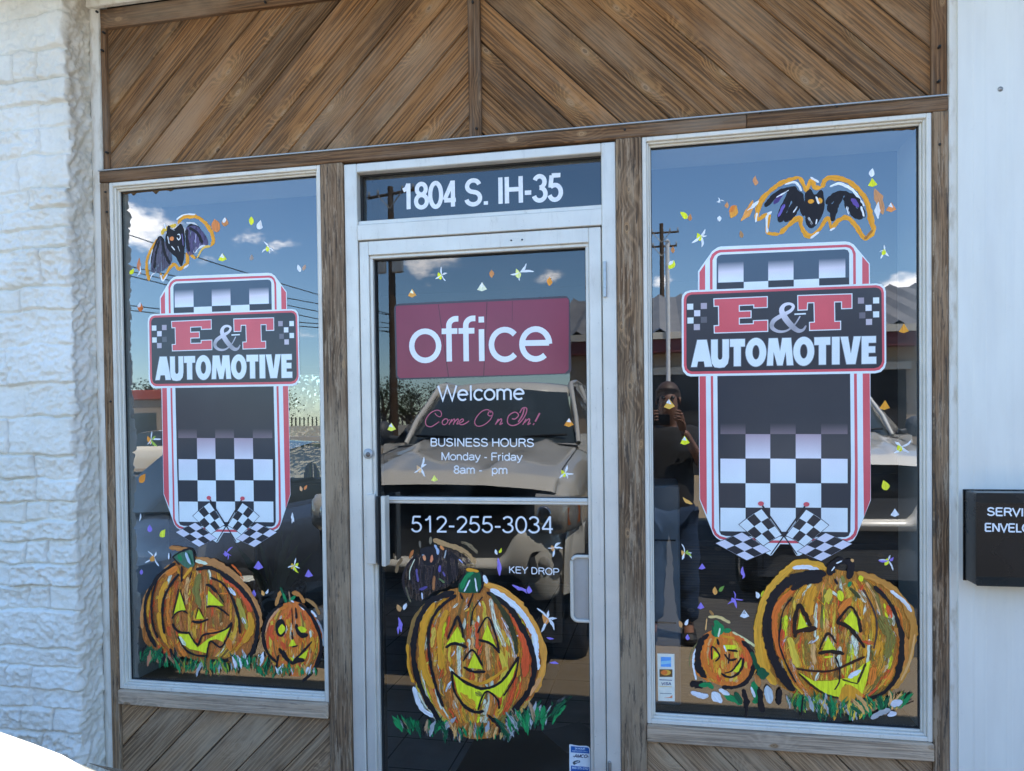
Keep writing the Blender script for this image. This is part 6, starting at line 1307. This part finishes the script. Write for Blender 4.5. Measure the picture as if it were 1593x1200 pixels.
# ------------------------------------------------------------------ trucks parked nose-in behind the photographer
def lerp(a, b, t): return a+(b-a)*t
def truck():
    """local: nose towards +Y at y = 0, x across, z up; everything behind the nose at negative y"""
    root = empty('pickup_truck', (0, 0, 0))
    # --- lower body and bonnet as one lofted skin
    def zc(y):                       # centre height of bonnet / belt
        d = -y
        if d < .12: return 1.13+.10*(d/.12)**.5
        if d < 1.45: return 1.225+.155*((d-.03)/1.33)**.85
        return 1.38
    def half(y):
        d = -y; return .90+.11*min(1, d/.35)**.6 if d < .35 else 1.01
    def arch(y, z0):
        for c in (-.92, -4.35):
            r2 = .50**2-(y-c)**2
            if r2 > 0: z0 = max(z0, .36+math.sqrt(r2))
        return z0
    ys = [-.02, -.04, -.08, -.12, -.18, -.26, -.35]+[-.35-.05*i for i in range(1, 24)]
    m = MB(); rows = []
    prof = [0, .14, .27, .335, .36, .385, .45, .58, .70, .79, .84]
    for y in ys:
        z = zc(y); d = -y; h = half(y); row = []
        def off(x): return -.075*(abs(x)/.84)**2.2*max(0, 1-d/.5)
        def crest(x):                # two raised ridges widening to the cowl
            c = lerp(.30, .52, min(1, d/1.4)); k = lerp(.0, .030, min(1, d/.4)); return k/(1+math.exp(-(x-c)*60))*-1+k+ (.0)
        for x in prof: row.append((x, y+off(x), z-.045*(x/.84)**2.2+ .040*math.exp(-((x-lerp(.36, .58, min(1, d/1.4)))/.05)**2)*min(1, d/.4)))
        zs = z-.055
        row += [(.868, y+off(.868), zs-.004), (.90*h/1.01, y+off(.9), zs-.014), (.945*h/1.01, y+off(.93), zs-.036), (.978*h/1.01, y+off(.95), zs-.08), (.995*h/1.01, y+off(.95), zs-.14), (h, y+off(.95), zs-.24), (h+.012, y+off(.95), .88), (h, y+off(.95), .74), (h-.01, y+off(.95), arch(y, .52))]
        full = [(-p[0], p[1], p[2]) for p in row[:0:-1]]+row
        rows.append(full)
    m.grid(rows); m.build('bonnet', M['carpaint'], root)
    # --- cab sides and bed
    m = MB(); rows = []
    for i in range(0, 82):
        y = -1.45-.05*i
        if y < -5.5: break
        top = 1.37
        r_ = [(1.0, y, top), (1.012, y, top-.05), (1.02, y, 1.0), (1.005, y, .75), (.99, y, arch(y, .48))]; rows.append(r_)
    m.grid(rows); m.grid([[(-p[0], p[1], p[2]) for p in r_][::-1] for r_ in rows])
    m.face([(-1.0, -5.48, .5), (1.0, -5.48, .5), (1.0, -5.48, 1.37), (-1.0, -5.48, 1.37)])
    m.face([(-1.0, -3.55, 1.0), (1.0, -3.55, 1.0), (1.0, -5.48, 1.0), (-1.0, -5.48, 1.0)]); m.face([(1.0, -1.5, .5), (1.0, -5.48, .5), (-1.0, -5.48, .5), (-1.0, -1.5, .5)])
    m.build('body_side', M['carpaint'], root)
    # --- shut lines between bonnet and wings
    m = MB()
    for s_ in (-1, 1): m.tube([(s_*.862, y, zc(y)-.050) for y in ys[8:]], .0045, 5)
    m.tube([(x, -1.44-.03*(1-abs(x)/.86), 1.372-.03*(abs(x)/.86)**2) for x in [-.86+.172*i for i in range(11)]], .012, 5); m.build('shut_line', M['black'], root)
    # --- roof, pillars, glass
    def roofpt(u, v): # u -1..1 across, v 0..1 front to back
        x = u*.70; y = -2.05-1.35*v+.16*abs(u)**3*-1*(1-v); z = 1.90-.045*abs(u)**2.6-.012*(1-v)**3*3-.02*v**4; return (x, y, z)
    m = MB(); rows = [[roofpt(-1+2*i/16, j/10) for i in range(17)] for j in range(11)]
    for r_ in rows:
        a, c = r_[0], r_[-1]; r_.insert(0, (a[0]-.028, a[1], a[2]-.03)); r_.append((c[0]+.028, c[1], c[2]-.03))
    # forward lip
    rows.insert(0, [(x*1.0, y+.055, z-.030) for x, y, z in rows[0]]); rows.insert(0, [(x*1.0, y+.035, z-.052) for x, y, z in rows[0]]); m.grid(rows); m.build('roof', M['carpaint'], root)
    wsb = [(u*.83, -1.42-.20*abs(u)**2.2, 1.375-.015*abs(u)**2) for u in [-1+2*i/16 for i in range(17)]]; wst = [(u*.672, -1.985-.14*abs(u)**2.5, 1.815-.040*abs(u)**2.4) for u in [-1+2*i/16 for i in range(17)]]
    m = MB(); m.grid([[tuple(lerp(a[c], d[c], t)+(.02*math.sin(math.pi*t) if c == 1 else 0) for c in range(3)) for a, d in zip(wsb, wst)] for t in [k/8 for k in range(9)]]); m.build('windscreen', M['carglass'], root)
    for s_ in (-1, 1):
        m = MB(); pil = [(s_*.845, -1.60, 1.365), (s_*.80, -1.80, 1.56), (s_*.745, -2.02, 1.71), (s_*.70, -2.20, 1.845), (s_*.71, -2.5, 1.868), (s_*.71, -3.40, 1.85)]
        m.tube(pil, [.024, .024, .025, .028, .034, .034], 8); m.tube([(s_*.90, -3.52, 1.36), (s_*.71, -3.40, 1.85)], .05, 8); m.tube([(s_*.93, -2.75, 1.36), (s_*.72, -2.72, 1.845)], .04, 8); m.build('pillar', M['carpaint'], root)
        m = MB(); m.face([(s_*.985, -1.62, 1.368), (s_*.985, -3.5, 1.368), (s_*.73, -3.40, 1.845), (s_*.715, -2.22, 1.845)]); m.build('side_window', M['carglass'], root)
        m = MB(); m.lathe([(0, -.10), (.07, -.09), (.105, -.03), (.105, .03), (.07, .08), (0, .09)], (s_*1.16, -1.78, 1.45), 14, 'x'); m.tube([(s_*.98, -1.75, 1.40), (s_*1.14, -1.77, 1.42)], .025, 6); mr_ = m.build('wing_mirror', M['plastic'], root)
        # headlamp: shaped lens running from grille edge round the corner
        m = MB(); rows = []
        for k in range(9):
            t = k/8; x, y = [(.735, .012), (.79, .012), (.85, .010), (.905, .002), (.938, -.020), (.966, -.085), (.988, -.15), (1.006, -.22), (1.022, -.30)][k]; rows.append([(s_*x, y-.05, lerp(1.12, 1.085, t)), (s_*x, y, lerp(1.085, 1.05, t)), (s_*x, y+.012, 1.0-.01*t), (s_*x, y, lerp(.925, .92, t)), (s_*x, y-.05, lerp(.885, .90, t))])
        m.grid(rows if s_ < 0 else [r_[::-1] for r_ in rows]); hl = m.build('headlight', M['lamp'], root)
        m = MB(); m.lathe([(0, .0), (.050, .004), (.055, .010), (.040, .014), (0, .015)], (s_*.80, .012, 1.0), 16, 'y'); m.build('lamp_bowl', M['chrome'], hl)
        m = MB(); m.grid([[(s_*(.958+.060*i/4), -.052-.205*(i/4), 1.035-.10*j/3) for i in range(5)] for j in range(4)]); m.build('turn_lens', M['amber'], hl)
        # wheels
        for wy in (-.92, -4.35):
            m = MB(); m.lathe([(.25, -.13), (.37, -.13), (.405, -.10), (.405, .10), (.37, .13), (.25, .13)], (s_*.87, wy, .285), 32, 'x'); wh_ = m.build('wheel', M['tyre'], root)
            m = MB(); m.lathe([(0, .10), (.06, .10), (.12, .08), (.22, .10), (.255, .125), (.255, -.1), (0, -.1)] if s_ > 0 else [(0, -.10), (.06, -.10), (.12, -.08), (.22, -.10), (.255, -.125), (.255, .1), (0, .1)], (s_*.87, wy, .285), 24, 'x'); m.build('rim', M['chrome'], wh_)
    # --- dark inner nose so nothing shows through, dash behind the glass
    m = MB(); m.box(-.86, .86, -1.3, -.10, .30, 1.09); m.build('engine_block', M['blackmatt'], root)
    # --- grille: dark mouth with bars and a surround
    m = MB(); gp = ring_path(0, .995, 1.46, .31, .09); m.face([(x, -.125, z) for x, z in gp][::-1]); gr_ = m.build('grille', M['grillep'], root)
    m = MB(); gp2 = ring_path(0, .995, 1.48, .33, .09)
    m.tube([(x, -.112-.03*(x/.74)**2, z) for x, z in gp2]+[(gp2[0][0], -.112-.03*(gp2[0][0]/.74)**2, gp2[0][1])], .020, 8, cap=False); m.build('surround', M['grillep'], gr_)
    m = MB()
    for z in (.90, .96, 1.02, 1.08): m.box(-.70, .70, -.124, -.108, z-.012, z+.012, bev=.004)
    m.box(-.12, .12, -.124, -.10, .93, 1.06, bev=.02); m.build('bar', M['barp'], gr_)
    # --- bumper: body coloured bar with deep corner pods, dark openings
    m = MB(); rows = []
    N = 40
    for k in range(N+1):
        x = -1.03+2.06*k/N; a = abs(x)
        t = max(0, min(1, (a-.46)/.16)); t = t*t*(3-2*t); zt = lerp(.735, .90, t); tb = max(0, min(1, (a-.58)/.14)); tb = tb*tb*(3-2*tb); zb = lerp(.645, .50, tb)
        if a > .86: zb = lerp(zb, .58, min(1, (a-.86)/.1))
        y = .03-.05*(a/.8)**2 if a < .8 else -.02-.9*(a-.8)-1.3*(a-.8)**2
        if a > .98: y -= .12
        rows.append([(x, y-.09, zt), (x, y-.025, zt-.004), (x, y, zt-.03), (x, y+.006, (zt+zb)/2), (x, y-.004, zb+.03), (x, y-.03, zb), (x, y-.10, zb-.01)])
    m.grid(rows); bp = m.build('bumper', M['carpaint'], root)
    for s_ in (-1, 1):
        m = MB(); fp = ring_path(s_*.80, .715, .22, .15, .05); m.face([(x, .036-.05*(abs(x)/.8)**2-.75*max(0, abs(x)-.80)+.010, z) for x, z in (fp[::-1])]); fg = m.build('fog_recess', M['plastic'], bp)
        m = MB(); m.lathe([(0, .004), (.04, .0), (.045, -.01)], (s_*.79, -.008, .715), 14, 'y'); m.build('fog_lamp', M['lamp'], fg)
    m = MB(); m.grid([[(-.9+1.8*i/12, -.03-.08*abs(-1+i/6)**2, z-.02*abs(-1+i/6)) for i in range(13)] for z in (.66, .44, .26)]); m.grid([[(-.75+1.5*i/12, -.05-.06*abs(-1+i/6)**2, z) for i in range(13)] for z in (.90, .66)]); m.build('valance', M['plastic'], root)
    m = MB()
    for s_ in (-1, 1): m.tube([(s_*.12, -1.47, 1.395), (s_*.42, -1.52, 1.42), (s_*.74, -1.60, 1.43)], .010, 5)
    m.build('wiper', M['black'], root)
    return root
tk = truck(); tk.name = 'pickup_truck'; tk.location = (-1.375, -1.722, -.02); tk.scale = (.87, 1, 1.055)
tag(tk, 'beige pickup truck parked close to the shop, its bonnet reflected in the door', 'pickup truck', 'beige pickup trucks')
t2 = copy_tree(tk); t2.location = (1.62, -3.95, -.03); t2['label'] = 'second beige pickup truck parked further back, reflected in the wide window'

def car(name, label, loc, rz, paint):
    root = empty(name, loc, label, 'car', rz=rz)
    m = MB(); rows = []
    for i in range(23):
        y = -2.2+4.4*i/22; a = abs(y)/2.2; h = .88*(1-.12*a**4); top = .95-.22*max(0, (y-.6)/1.6)**1.2-.06*max(0, (-y-1.5)/.7); bot = .22
        for c in (-1.35, 1.35):
            if abs(y-c) < .36: bot = max(bot, math.sqrt(.36**2-(y-c)**2)+.3)
        rows.append([(-h+.04, y, bot), (-h, y, .5), (-h+.02, y, .78), (-h+.10, y, top-.02), (0, y, top+.03), (h-.10, y, top-.02), (h-.02, y, .78), (h, y, .5), (h-.04, y, bot)])
    m.grid(rows); m.face(rows[0][::-1]); m.face(rows[-1]); m.build('body', paint, root)
    m = MB(); ks = [(-1.75, .93, .70), (-1.05, 1.40, .58), (-.2, 1.45, .58), (.35, 1.38, .58), (1.05, .93, .70)]
    m.grid([[(-w, y, .92 if k in (0, 4) else .92), (-w*.98 if k in (0,4) else -w, y, z), (0, y, z+.03), (w, y, z), (w, y, .92)] for k, (y, z, w) in enumerate(ks)]); cabin = m.build('cabin', M['carglass'], root)
    m = MB(); m.grid([[(-.585, y, z+.006), (0, y, z+.045), (.585, y, z+.006)] for y, z in ((-1.08, 1.39), (-.6, 1.44), (-.2, 1.455), (.35, 1.385))]); m.build('roof', paint, cabin)
    for sx in (-1, 1):
        for wy in (-1.35, 1.35):
            m = MB(); m.lathe([(.18, -.09), (.30, -.09), (.31, 0), (.30, .09), (.18, .09)], (sx*.78, wy, .31), 20, 'x'); w_ = m.build('wheel', M['tyre'], root)
            m = MB(); m.lathe([(0, sx*.06), (.19, sx*.085)], (sx*.78, wy, .31), 14, 'x'); m.build('rim', M['chrome'], w_)
        m = MB(); m.box(sx*.55-.13, sx*.55+.13, 2.12, 2.17, .62, .74, bev=.02); m.build('headlight', M['lamp'], root)
    return root
car('parked_car', 'dark blue grey car parked beyond the beige truck, reflected in the narrow window', (-3.72, -3.5, -.03), R(4), M['cargrey'])
car('parked_car', 'beige car far across the lot, reflected in the narrow window beside the stone wall', (-17.0, -20.0, -.03), R(70), M['carpaint2'])

# ------------------------------------------------------------------ across the lot: building, poles, trees
def far_building():
    root = empty('workshop_building', (0, 0, 0), 'long tan workshop with ribbed metal roof and red fascia, reflected in the wide window', 'building')
    y0, y1, x0, x1, ez = -19.5, -31, -2.6, 26, 3.95
    m = MB(); m.box(x0, x1, y1, y0, -.03, ez, mi=0); m.build('wall', M['tanwall'], root)
    m = MB(); n_ = 150
    for s_ in (0, 1):
        rows = []
        for k in range(n_+1):
            x = x0-.5+(x1-x0+1)*k/n_; h = .13 if k % 4 == 0 else 0
            rows.append([(x, y0+.6, ez+.12+h), (x, (y0+y1)/2, ez+2.15+h)] if s_ == 0 else [(x, y1-.6, ez+.12+h), (x, (y0+y1)/2, ez+2.15+h)])
        m.grid(rows, sm=False)
    m.build('roof', M['roof'], root)
    m = MB(); m.face([(x0-.002, y0, ez), (x0-.002, y1, ez), (x0-.002, (y0+y1)/2, ez+2.1)]); m.face([(x1+.002, y0, ez), (x1+.002, y1, ez), (x1+.002, (y0+y1)/2, ez+2.1)]); m.build('gable', M['tanwall'], root)
    m = MB(); m.box(x0-.5, x1+.5, y0+.58, y0+.66, ez-.05, ez+.14); m.build('gutter', M['cream'], root)
    m = MB(); m.box(x0-.5, x1+.5, y0+.02, y0+.56, ez-.42, ez-.06); m.build('fascia', M['redfascia'], root)
    for k in range(6):
        xa = -.6+k*4.2
        m = MB(); m.box(xa, xa+3.1, y0+.003, y0+.05, -.1, 2.9); d_ = m.build('bay_door', M['darkdoor'], root)
        m = MB(); m.box(xa-.12, xa+3.22, y0+.003, y0+.09, 2.91, 3.12); m.build('lintel', M['cream'], d_)
far_building()
def utility_pole(x, y, h, label, arms, flood=False):
    root = empty('utility_pole', (x, y, -.03), label, 'utility pole', 'utility poles across the lot')
    m = MB(); m.tube([(0, 0, 0), (.02, 0, h*.5), (0, 0, h)], [.17, .15, .11], 12); m.build('pole', M['polewood'], root)
    for z, L, az in arms:
        m = MB(); c, s_ = math.cos(R(az)), math.sin(R(az)); m.tube([(-L*c, -L*s_, z), (L*c, L*s_, z)], .06, 6); ca = m.build('crossarm', M['polewood'], root)
        m = MB(); m.tube([(-L*.5*c, -L*.5*s_+.08, z-.02), (0, .12, z-.6)], .025, 5); m.tube([(L*.5*c, L*.5*s_+.08, z-.02), (0, .12, z-.6)], .025, 5); m.build('brace', M['galv'], ca)
        for u in (-.95, -.55, .5, .95):
            m = MB(); m.lathe([(.0, 0), (.05, .02), (.06, .08), (.04, .12), (.05, .16), (0, .2)], (u*L*c, u*L*s_, z+.06), 8); m.build('insulator', M['galv'], ca)
    if flood:
        for s_ in (-1, 1):
            m = MB(); m.box(s_*.35-.22, s_*.35+.22, .18, .36, h*.685, h*.685+.5, bev=.04); m.build('floodlight', M['galv'], root)
    return root
def mirror_point(px, py, depth):
    """where a thing seen reflected at this pixel really stands, depth metres in front of the glass"""
    d = (px-PPX)/F_PX*RT+(py-PPY)/F_PX*DN+FW; t = (depth+GY+CAM_D)/d.y
    return (t*d.x, -depth, CAM_Z+t*d.z)
pA = mirror_point(612, 655, 25); topA = mirror_point(612, 290, 25)[2]
utility_pole(pA[0], -25, topA+.03, 'brown wooden utility pole with crossarm and floodlights, reflected in the door glass', [(topA-.25, 1.1, 15)], True)
pB = mirror_point(1030, 500, 42); topB = mirror_point(1030, 348, 42)[2]
utility_pole(pB[0], -42, topB+.03, 'distant utility pole with two crossarms, reflected beside the wooden post in the wide window', [(topB-.5, 1.0, 0), (topB-1.3, .9, 0)])
wp = mirror_point(1036, 515, 24); ft = mirror_point(1036, 432, 24)[2]
m = MB(); m.tube([(0, 0, 0), (0, 0, ft+.03)], .06, 8); m.lathe([(0, 0), (.09, .05), (0, .12)], (0, 0, ft+.03), 10); ob = m.build('vent_mast', M['white'], None, loc=(wp[0], -18.8, -.03)); tag(ob, 'thin white mast in front of the workshop, reflected in the wide window', 'mast')
def wire(a, c, sag, r, label):
    a, c = Vector(a), Vector(c); o = (a+c)/2; m = MB()
    m.tube([tuple(a.lerp(c, t)-o+Vector((0, 0, -sag*4*t*(1-t)))) for t in [k/24 for k in range(25)]], r, 5)
    ob = m.build('overhead_wire', M['wire'], None, loc=o); tag(ob, label, 'wire', 'overhead wires across the lot')
for i, (y0_, y1_, lab) in enumerate(((392, 452, 'highest overhead wire reflected in the narrow window sky'), (428, 466, 'second overhead wire, just over the narrow logo shoulder'), (437, 478, 'third thin overhead wire in the narrow window sky'), (446, 490, 'lowest long overhead wire crossing the narrow window sky'), (478, 497, 'short sagging wire beside the narrow logo banner'), (485, 503, 'lower short wire beside the narrow logo banner'))):
    a = mirror_point(309, y0_, 24); c = mirror_point(497, y1_, 30); d = Vector(c)-Vector(a); wire(Vector(a)-d*1.3, Vector(c)+d*1.0, .25, .022, lab)
def tree(x, y, h, w, label, mat, seed):
    q = random.Random(seed); root = empty('tree', (x, y, -.03), label, 'tree', 'trees on the far side of the lot')
    m = MB(); m.tube([(0, 0, 0), (.1, 0, h*.3), (0, .1, h*.7)], [w*.05, w*.04, w*.015], 8)
    for k in range(5):
        a = q.uniform(0, 6.28); m.tube([(0, 0, h*q.uniform(.25, .45)), (w*.35*math.cos(a), w*.35*math.sin(a), h*q.uniform(.55, .8))], [w*.025, w*.008], 6)
    m.build('trunk', M['bark'], root); m = MB()
    cl = [(q.gauss(0, w*.22), q.gauss(0, w*.22), h*q.uniform(.42, .92), w*q.uniform(.12, .24)) for _ in range(16)]
    for k in range(1500):
        cx, cy, cz, r_ = q.choice(cl); d = Vector((q.gauss(0, 1), q.gauss(0, 1), q.gauss(0, .8))); p = Vector((cx, cy, cz))+d*r_*.55
        u = Vector((q.gauss(0, 1), q.gauss(0, 1), q.gauss(0, 1))).normalized(); v_ = u.orthogonal().normalized(); s_ = h*q.uniform(.012, .028)
        m.face([p-u*s_, p+v_*s_*.6, p+u*s_, p-v_*s_*.6])
    m.build('crown', mat, root)
for i, (px, dep, h, w, lab) in enumerate(((596,52,5.2,5.5,'broad dark tree at the end of the lot, reflected beside the door pole'),(640,58,5.0,6,'dark tree behind the pale fence, reflected above the truck roof'),(690,62,4.6,6,'low tree on the horizon, reflected behind the office sign'),(560,66,5.5,6,'tree on the horizon hidden behind the door frame'),(225,60,5.5,7,'dark tree on the horizon, reflected beside the stone wall'),(262,66,6,8,'wide tree on the horizon, reflected behind the narrow logo'),(330,64,5,7,'rounded tree on the horizon behind the narrow logo foot'),(420,70,6,8,'tall tree on the horizon behind the narrow logo foot'))):
    p = mirror_point(px, 650, dep); tree(p[0], -dep, h, w, lab, M['leaf'] if i % 2 == 0 else M['leaf2'], 40+i)
p0 = mirror_point(585, 640, 40); p1 = mirror_point(700, 640, 46)
root = empty('fence', ((p0[0]+p1[0])/2, -43, -.03), 'pale low fence wall across the street, reflected beside the truck', 'fence')
m = MB(); m.box(-9, 9, -.1, .1, 0, 1.5); m.build('fence_wall', M['cream'], root); m = MB()
for k in range(60): m.box(-9+k*.3, -8.94+k*.3, -.05, .05, 1.5, 2.1)
m.build('fence_rail', M['wire'], root)
p = mirror_point(222, 545, 46); root = empty('shop_building', (p[0]-3, -46, -.03), 'distant low building with a red roof band, reflected beside the stone wall', 'building')
m = MB(); m.box(-9, 6, -6, 0, 0, 3.6); m.build('wall', M['tanwall'], root); m = MB(); m.box(-9.2, 6.2, -6.2, .2, 3.6, 4.3, bev=.05); m.build('roof', plain('red roof band', (.42,.08,.05), .6), root)
m = MB(); m.box(-7, 4, .002, .05, .2, 2.6); m.build('window', M['carglass'], root)
p = mirror_point(628, 690, 9.5); root = empty('rubbish_bin', (p[0], -9.5, -.03), 'black bin with a white bag in its mouth, reflected beside the door stile', 'bin')
m = MB(); m.lathe([(0, 0), (.25, 0), (.29, .9), (.30, .95), (.27, .96), (.26, .9)], (0, 0, 0), 18); m.build('bin_body', M['blackmatt'], root); m = MB(); m.lathe([(.30, .95), (.31, 1.0), (.20, 1.14), (0, 1.18)], (0, 0, 0), 18); m.build('lid', M['black'], root)
m = MB(); m.lathe([(0, -.02), (.12, .0), (.15, .1), (.10, .2), (0, .24)], (.2, .16, .86), 10); m.build('bag', M['white'], root)

# ------------------------------------------------------------------ the photographer, standing between the trucks
def skinned(name, verts, edges, radii, mat, parent, root_i=0, sub=2):
    me = bpy.data.meshes.new(name); me.from_pydata(verts, edges, []); me.materials.append(mat)
    o = bpy.data.objects.new(name, me); COL.objects.link(o); o.parent = parent
    sk = o.modifiers.new('skin', 'SKIN'); sk.use_smooth_shade = True
    for i, r_ in enumerate(radii):
        sv = me.skin_vertices[0].data[i]; sv.radius = (r_, r_) if isinstance(r_, (int, float)) else r_; sv.use_root = (i == root_i)
    sd = o.modifiers.new('sub', 'SUBSURF'); sd.levels = sub; sd.render_levels = sub
    return o
def photographer():
    root = empty('person', (.07, -2.93, -.03), 'photographer in black shirt and blue jeans holding up a phone, reflected in the wide window', 'person')
    # facing +Y; camera lens is in front of the face
    V = [(0,0,.98),(0,.0,1.12),(0,-.01,1.30),(0,-.01,1.47),(0,.0,1.58),(0,.02,1.66),(0,.03,1.76),(0,.01,1.86),
         (.10,0,.93),(.12,.02,.52),(.13,-.02,.10),(.14,.14,.04),(-.10,0,.93),(-.12,.02,.52),(-.13,-.02,.10),(-.14,.14,.04),
         (.19,-.01,1.48),(.27,.06,1.25),(.10,.24,1.55),(-.19,-.01,1.48),(-.27,.06,1.25),(-.13,.24,1.55)]
    E = [(0,1),(1,2),(2,3),(3,4),(4,5),(5,6),(6,7),(0,8),(8,9),(9,10),(10,11),(0,12),(12,13),(13,14),(14,15),(3,16),(16,17),(17,18),(3,19),(19,20),(20,21)]
    Rr = [(.15,.11),(.135,.10),(.15,.11),(.13,.10),.055,(.070,.085),(.078,.10),(.06,.075),.095,.062,.045,.035,.095,.062,.045,.035,.065,.045,.032,.065,.045,.032]
    skinned('body', V, E, Rr, M['skin'], root)
    SV = [(0,0,.86),(0,.0,1.10),(0,-.01,1.30),(0,-.01,1.50),(.20,-.01,1.50),(.285,.05,1.25),(-.20,-.01,1.50),(-.285,.05,1.25),(0,.0,1.575)]
    skinned('shirt', SV, [(0,1),(1,2),(2,3),(3,4),(4,5),(3,6),(6,7),(3,8)], [(.20,.16),(.19,.15),(.20,.15),(.17,.13),.10,.082,.10,.082,.072], M['shirt'], root)
    JV = [(0,0,.99),(.10,0,.92),(.12,.02,.52),(.13,-.02,.12),(-.10,0,.92),(-.12,.02,.52),(-.13,-.02,.12)]
    skinned('jeans', JV, [(0,1),(1,2),(2,3),(0,4),(4,5),(5,6)], [(.16,.118),.125,.10,.085,.125,.10,.085], M['jeans'], root)
    for o_ in [x for x in COL.objects if x.parent == root and x.name.split('.')[0] in ('shirt', 'jeans')]:
        tx_ = bpy.data.textures.new('folds', 'CLOUDS'); tx_.noise_scale = .07; dm = o_.modifiers.new('folds', 'DISPLACE'); dm.texture = tx_; dm.strength = .045; dm.mid_level = .5
    # hair cap, ears, nose, eyes, mouth
    m = MB(); rows = []
    for j in range(9):
        a = j/8*math.pi*.62; rows.append([(.092*math.sin(a)*math.cos(t)*(1.0), .012-.01+.112*math.sin(a)*math.sin(t)-(.02 if math.sin(t) > .2 and j > 5 else 0), 1.80+.115*math.cos(a)+(.05*max(0, math.sin(t)) if j > 5 else 0)) for t in [2*math.pi*k/20 for k in range(20)]])
    m.grid(rows, close=True); m.build('hair', M['hair'], root)
    m = MB(); m.lathe([(0,.0),(.016,.005),(.012,.02),(0,.028)], (0, .118, 1.755), 10, 'y'); m.build('nose', M['skin'], root)
    for s_ in (-1, 1):
        m = MB(); m.lathe([(0,-.02),(.012,-.012),(.014,0),(0,.008)], (s_*.033, .112, 1.79), 10, 'y'); m.build('eye', M['black'], root)
        m = MB(); m.lathe([(0,-.008),(.03,-.004),(.03,.006),(0,.01)], (s_*.083, .01, 1.77), 10, 'x'); m.build('ear', M['skin'], root)
    m = MB(); m.tube([(-.026,.116,1.715),(0,.123,1.712),(.026,.116,1.715)], .006, 6); m.build('mouth', plain('lips', (.35,.12,.10), .5), root)
    # hands: palm, four bent fingers and a thumb each, closed on the phone's edges
    for s_, wx in ((1, .10), (-1, -.13)):
        HV = [(wx,.24,1.55),(wx-.012*s_,.27,1.60),(wx-.018*s_,.285,1.645)]; HE = [(0,1),(1,2)]; HR = [.030,(.034,.018),(.030,.014)]
        for k in range(4):
            z = 1.625+.020*k; L = (.026, .032, .034, .028)[k]; n_ = len(HV)
            HV += [(wx-.020*s_, .292, z), (wx-.028*s_, .292+L, z+.004), (wx-.046*s_, .292+L+.006, z+.006), (wx-.060*s_, .292+L-.006, z+.006)]; HE += [(2 if k > 1 else 1, n_), (n_, n_+1), (n_+1, n_+2), (n_+2, n_+3)]; HR += [.0095, .0088, .0082, .0075]
        n_ = len(HV); HV += [(wx-.03*s_,.268,1.615),(wx-.052*s_,.272,1.632),(wx-.066*s_,.276,1.648)]; HE += [(1, n_), (n_, n_+1), (n_+1, n_+2)]; HR += [.012, .0105, .009]
        skinned('hand', HV, HE, HR, M['skin'], root, 0, 1)
    for s_ in (-1, 1):
        m = MB(); m.box(s_*.14-.05, s_*.14+.05, -.11, .19, 0, .085, bev=.03); m.build('shoe', M['blackmatt'], root)
    ph = MB(); ph.box(-.078, .078, -.004, .004, -.037, .037, bev=.003); ob = ph.build('phone', M['black'], None, loc=(0, -2.633, 1.60)); tag(ob, 'black phone held up in both hands of the photographer', 'phone')
photographer()
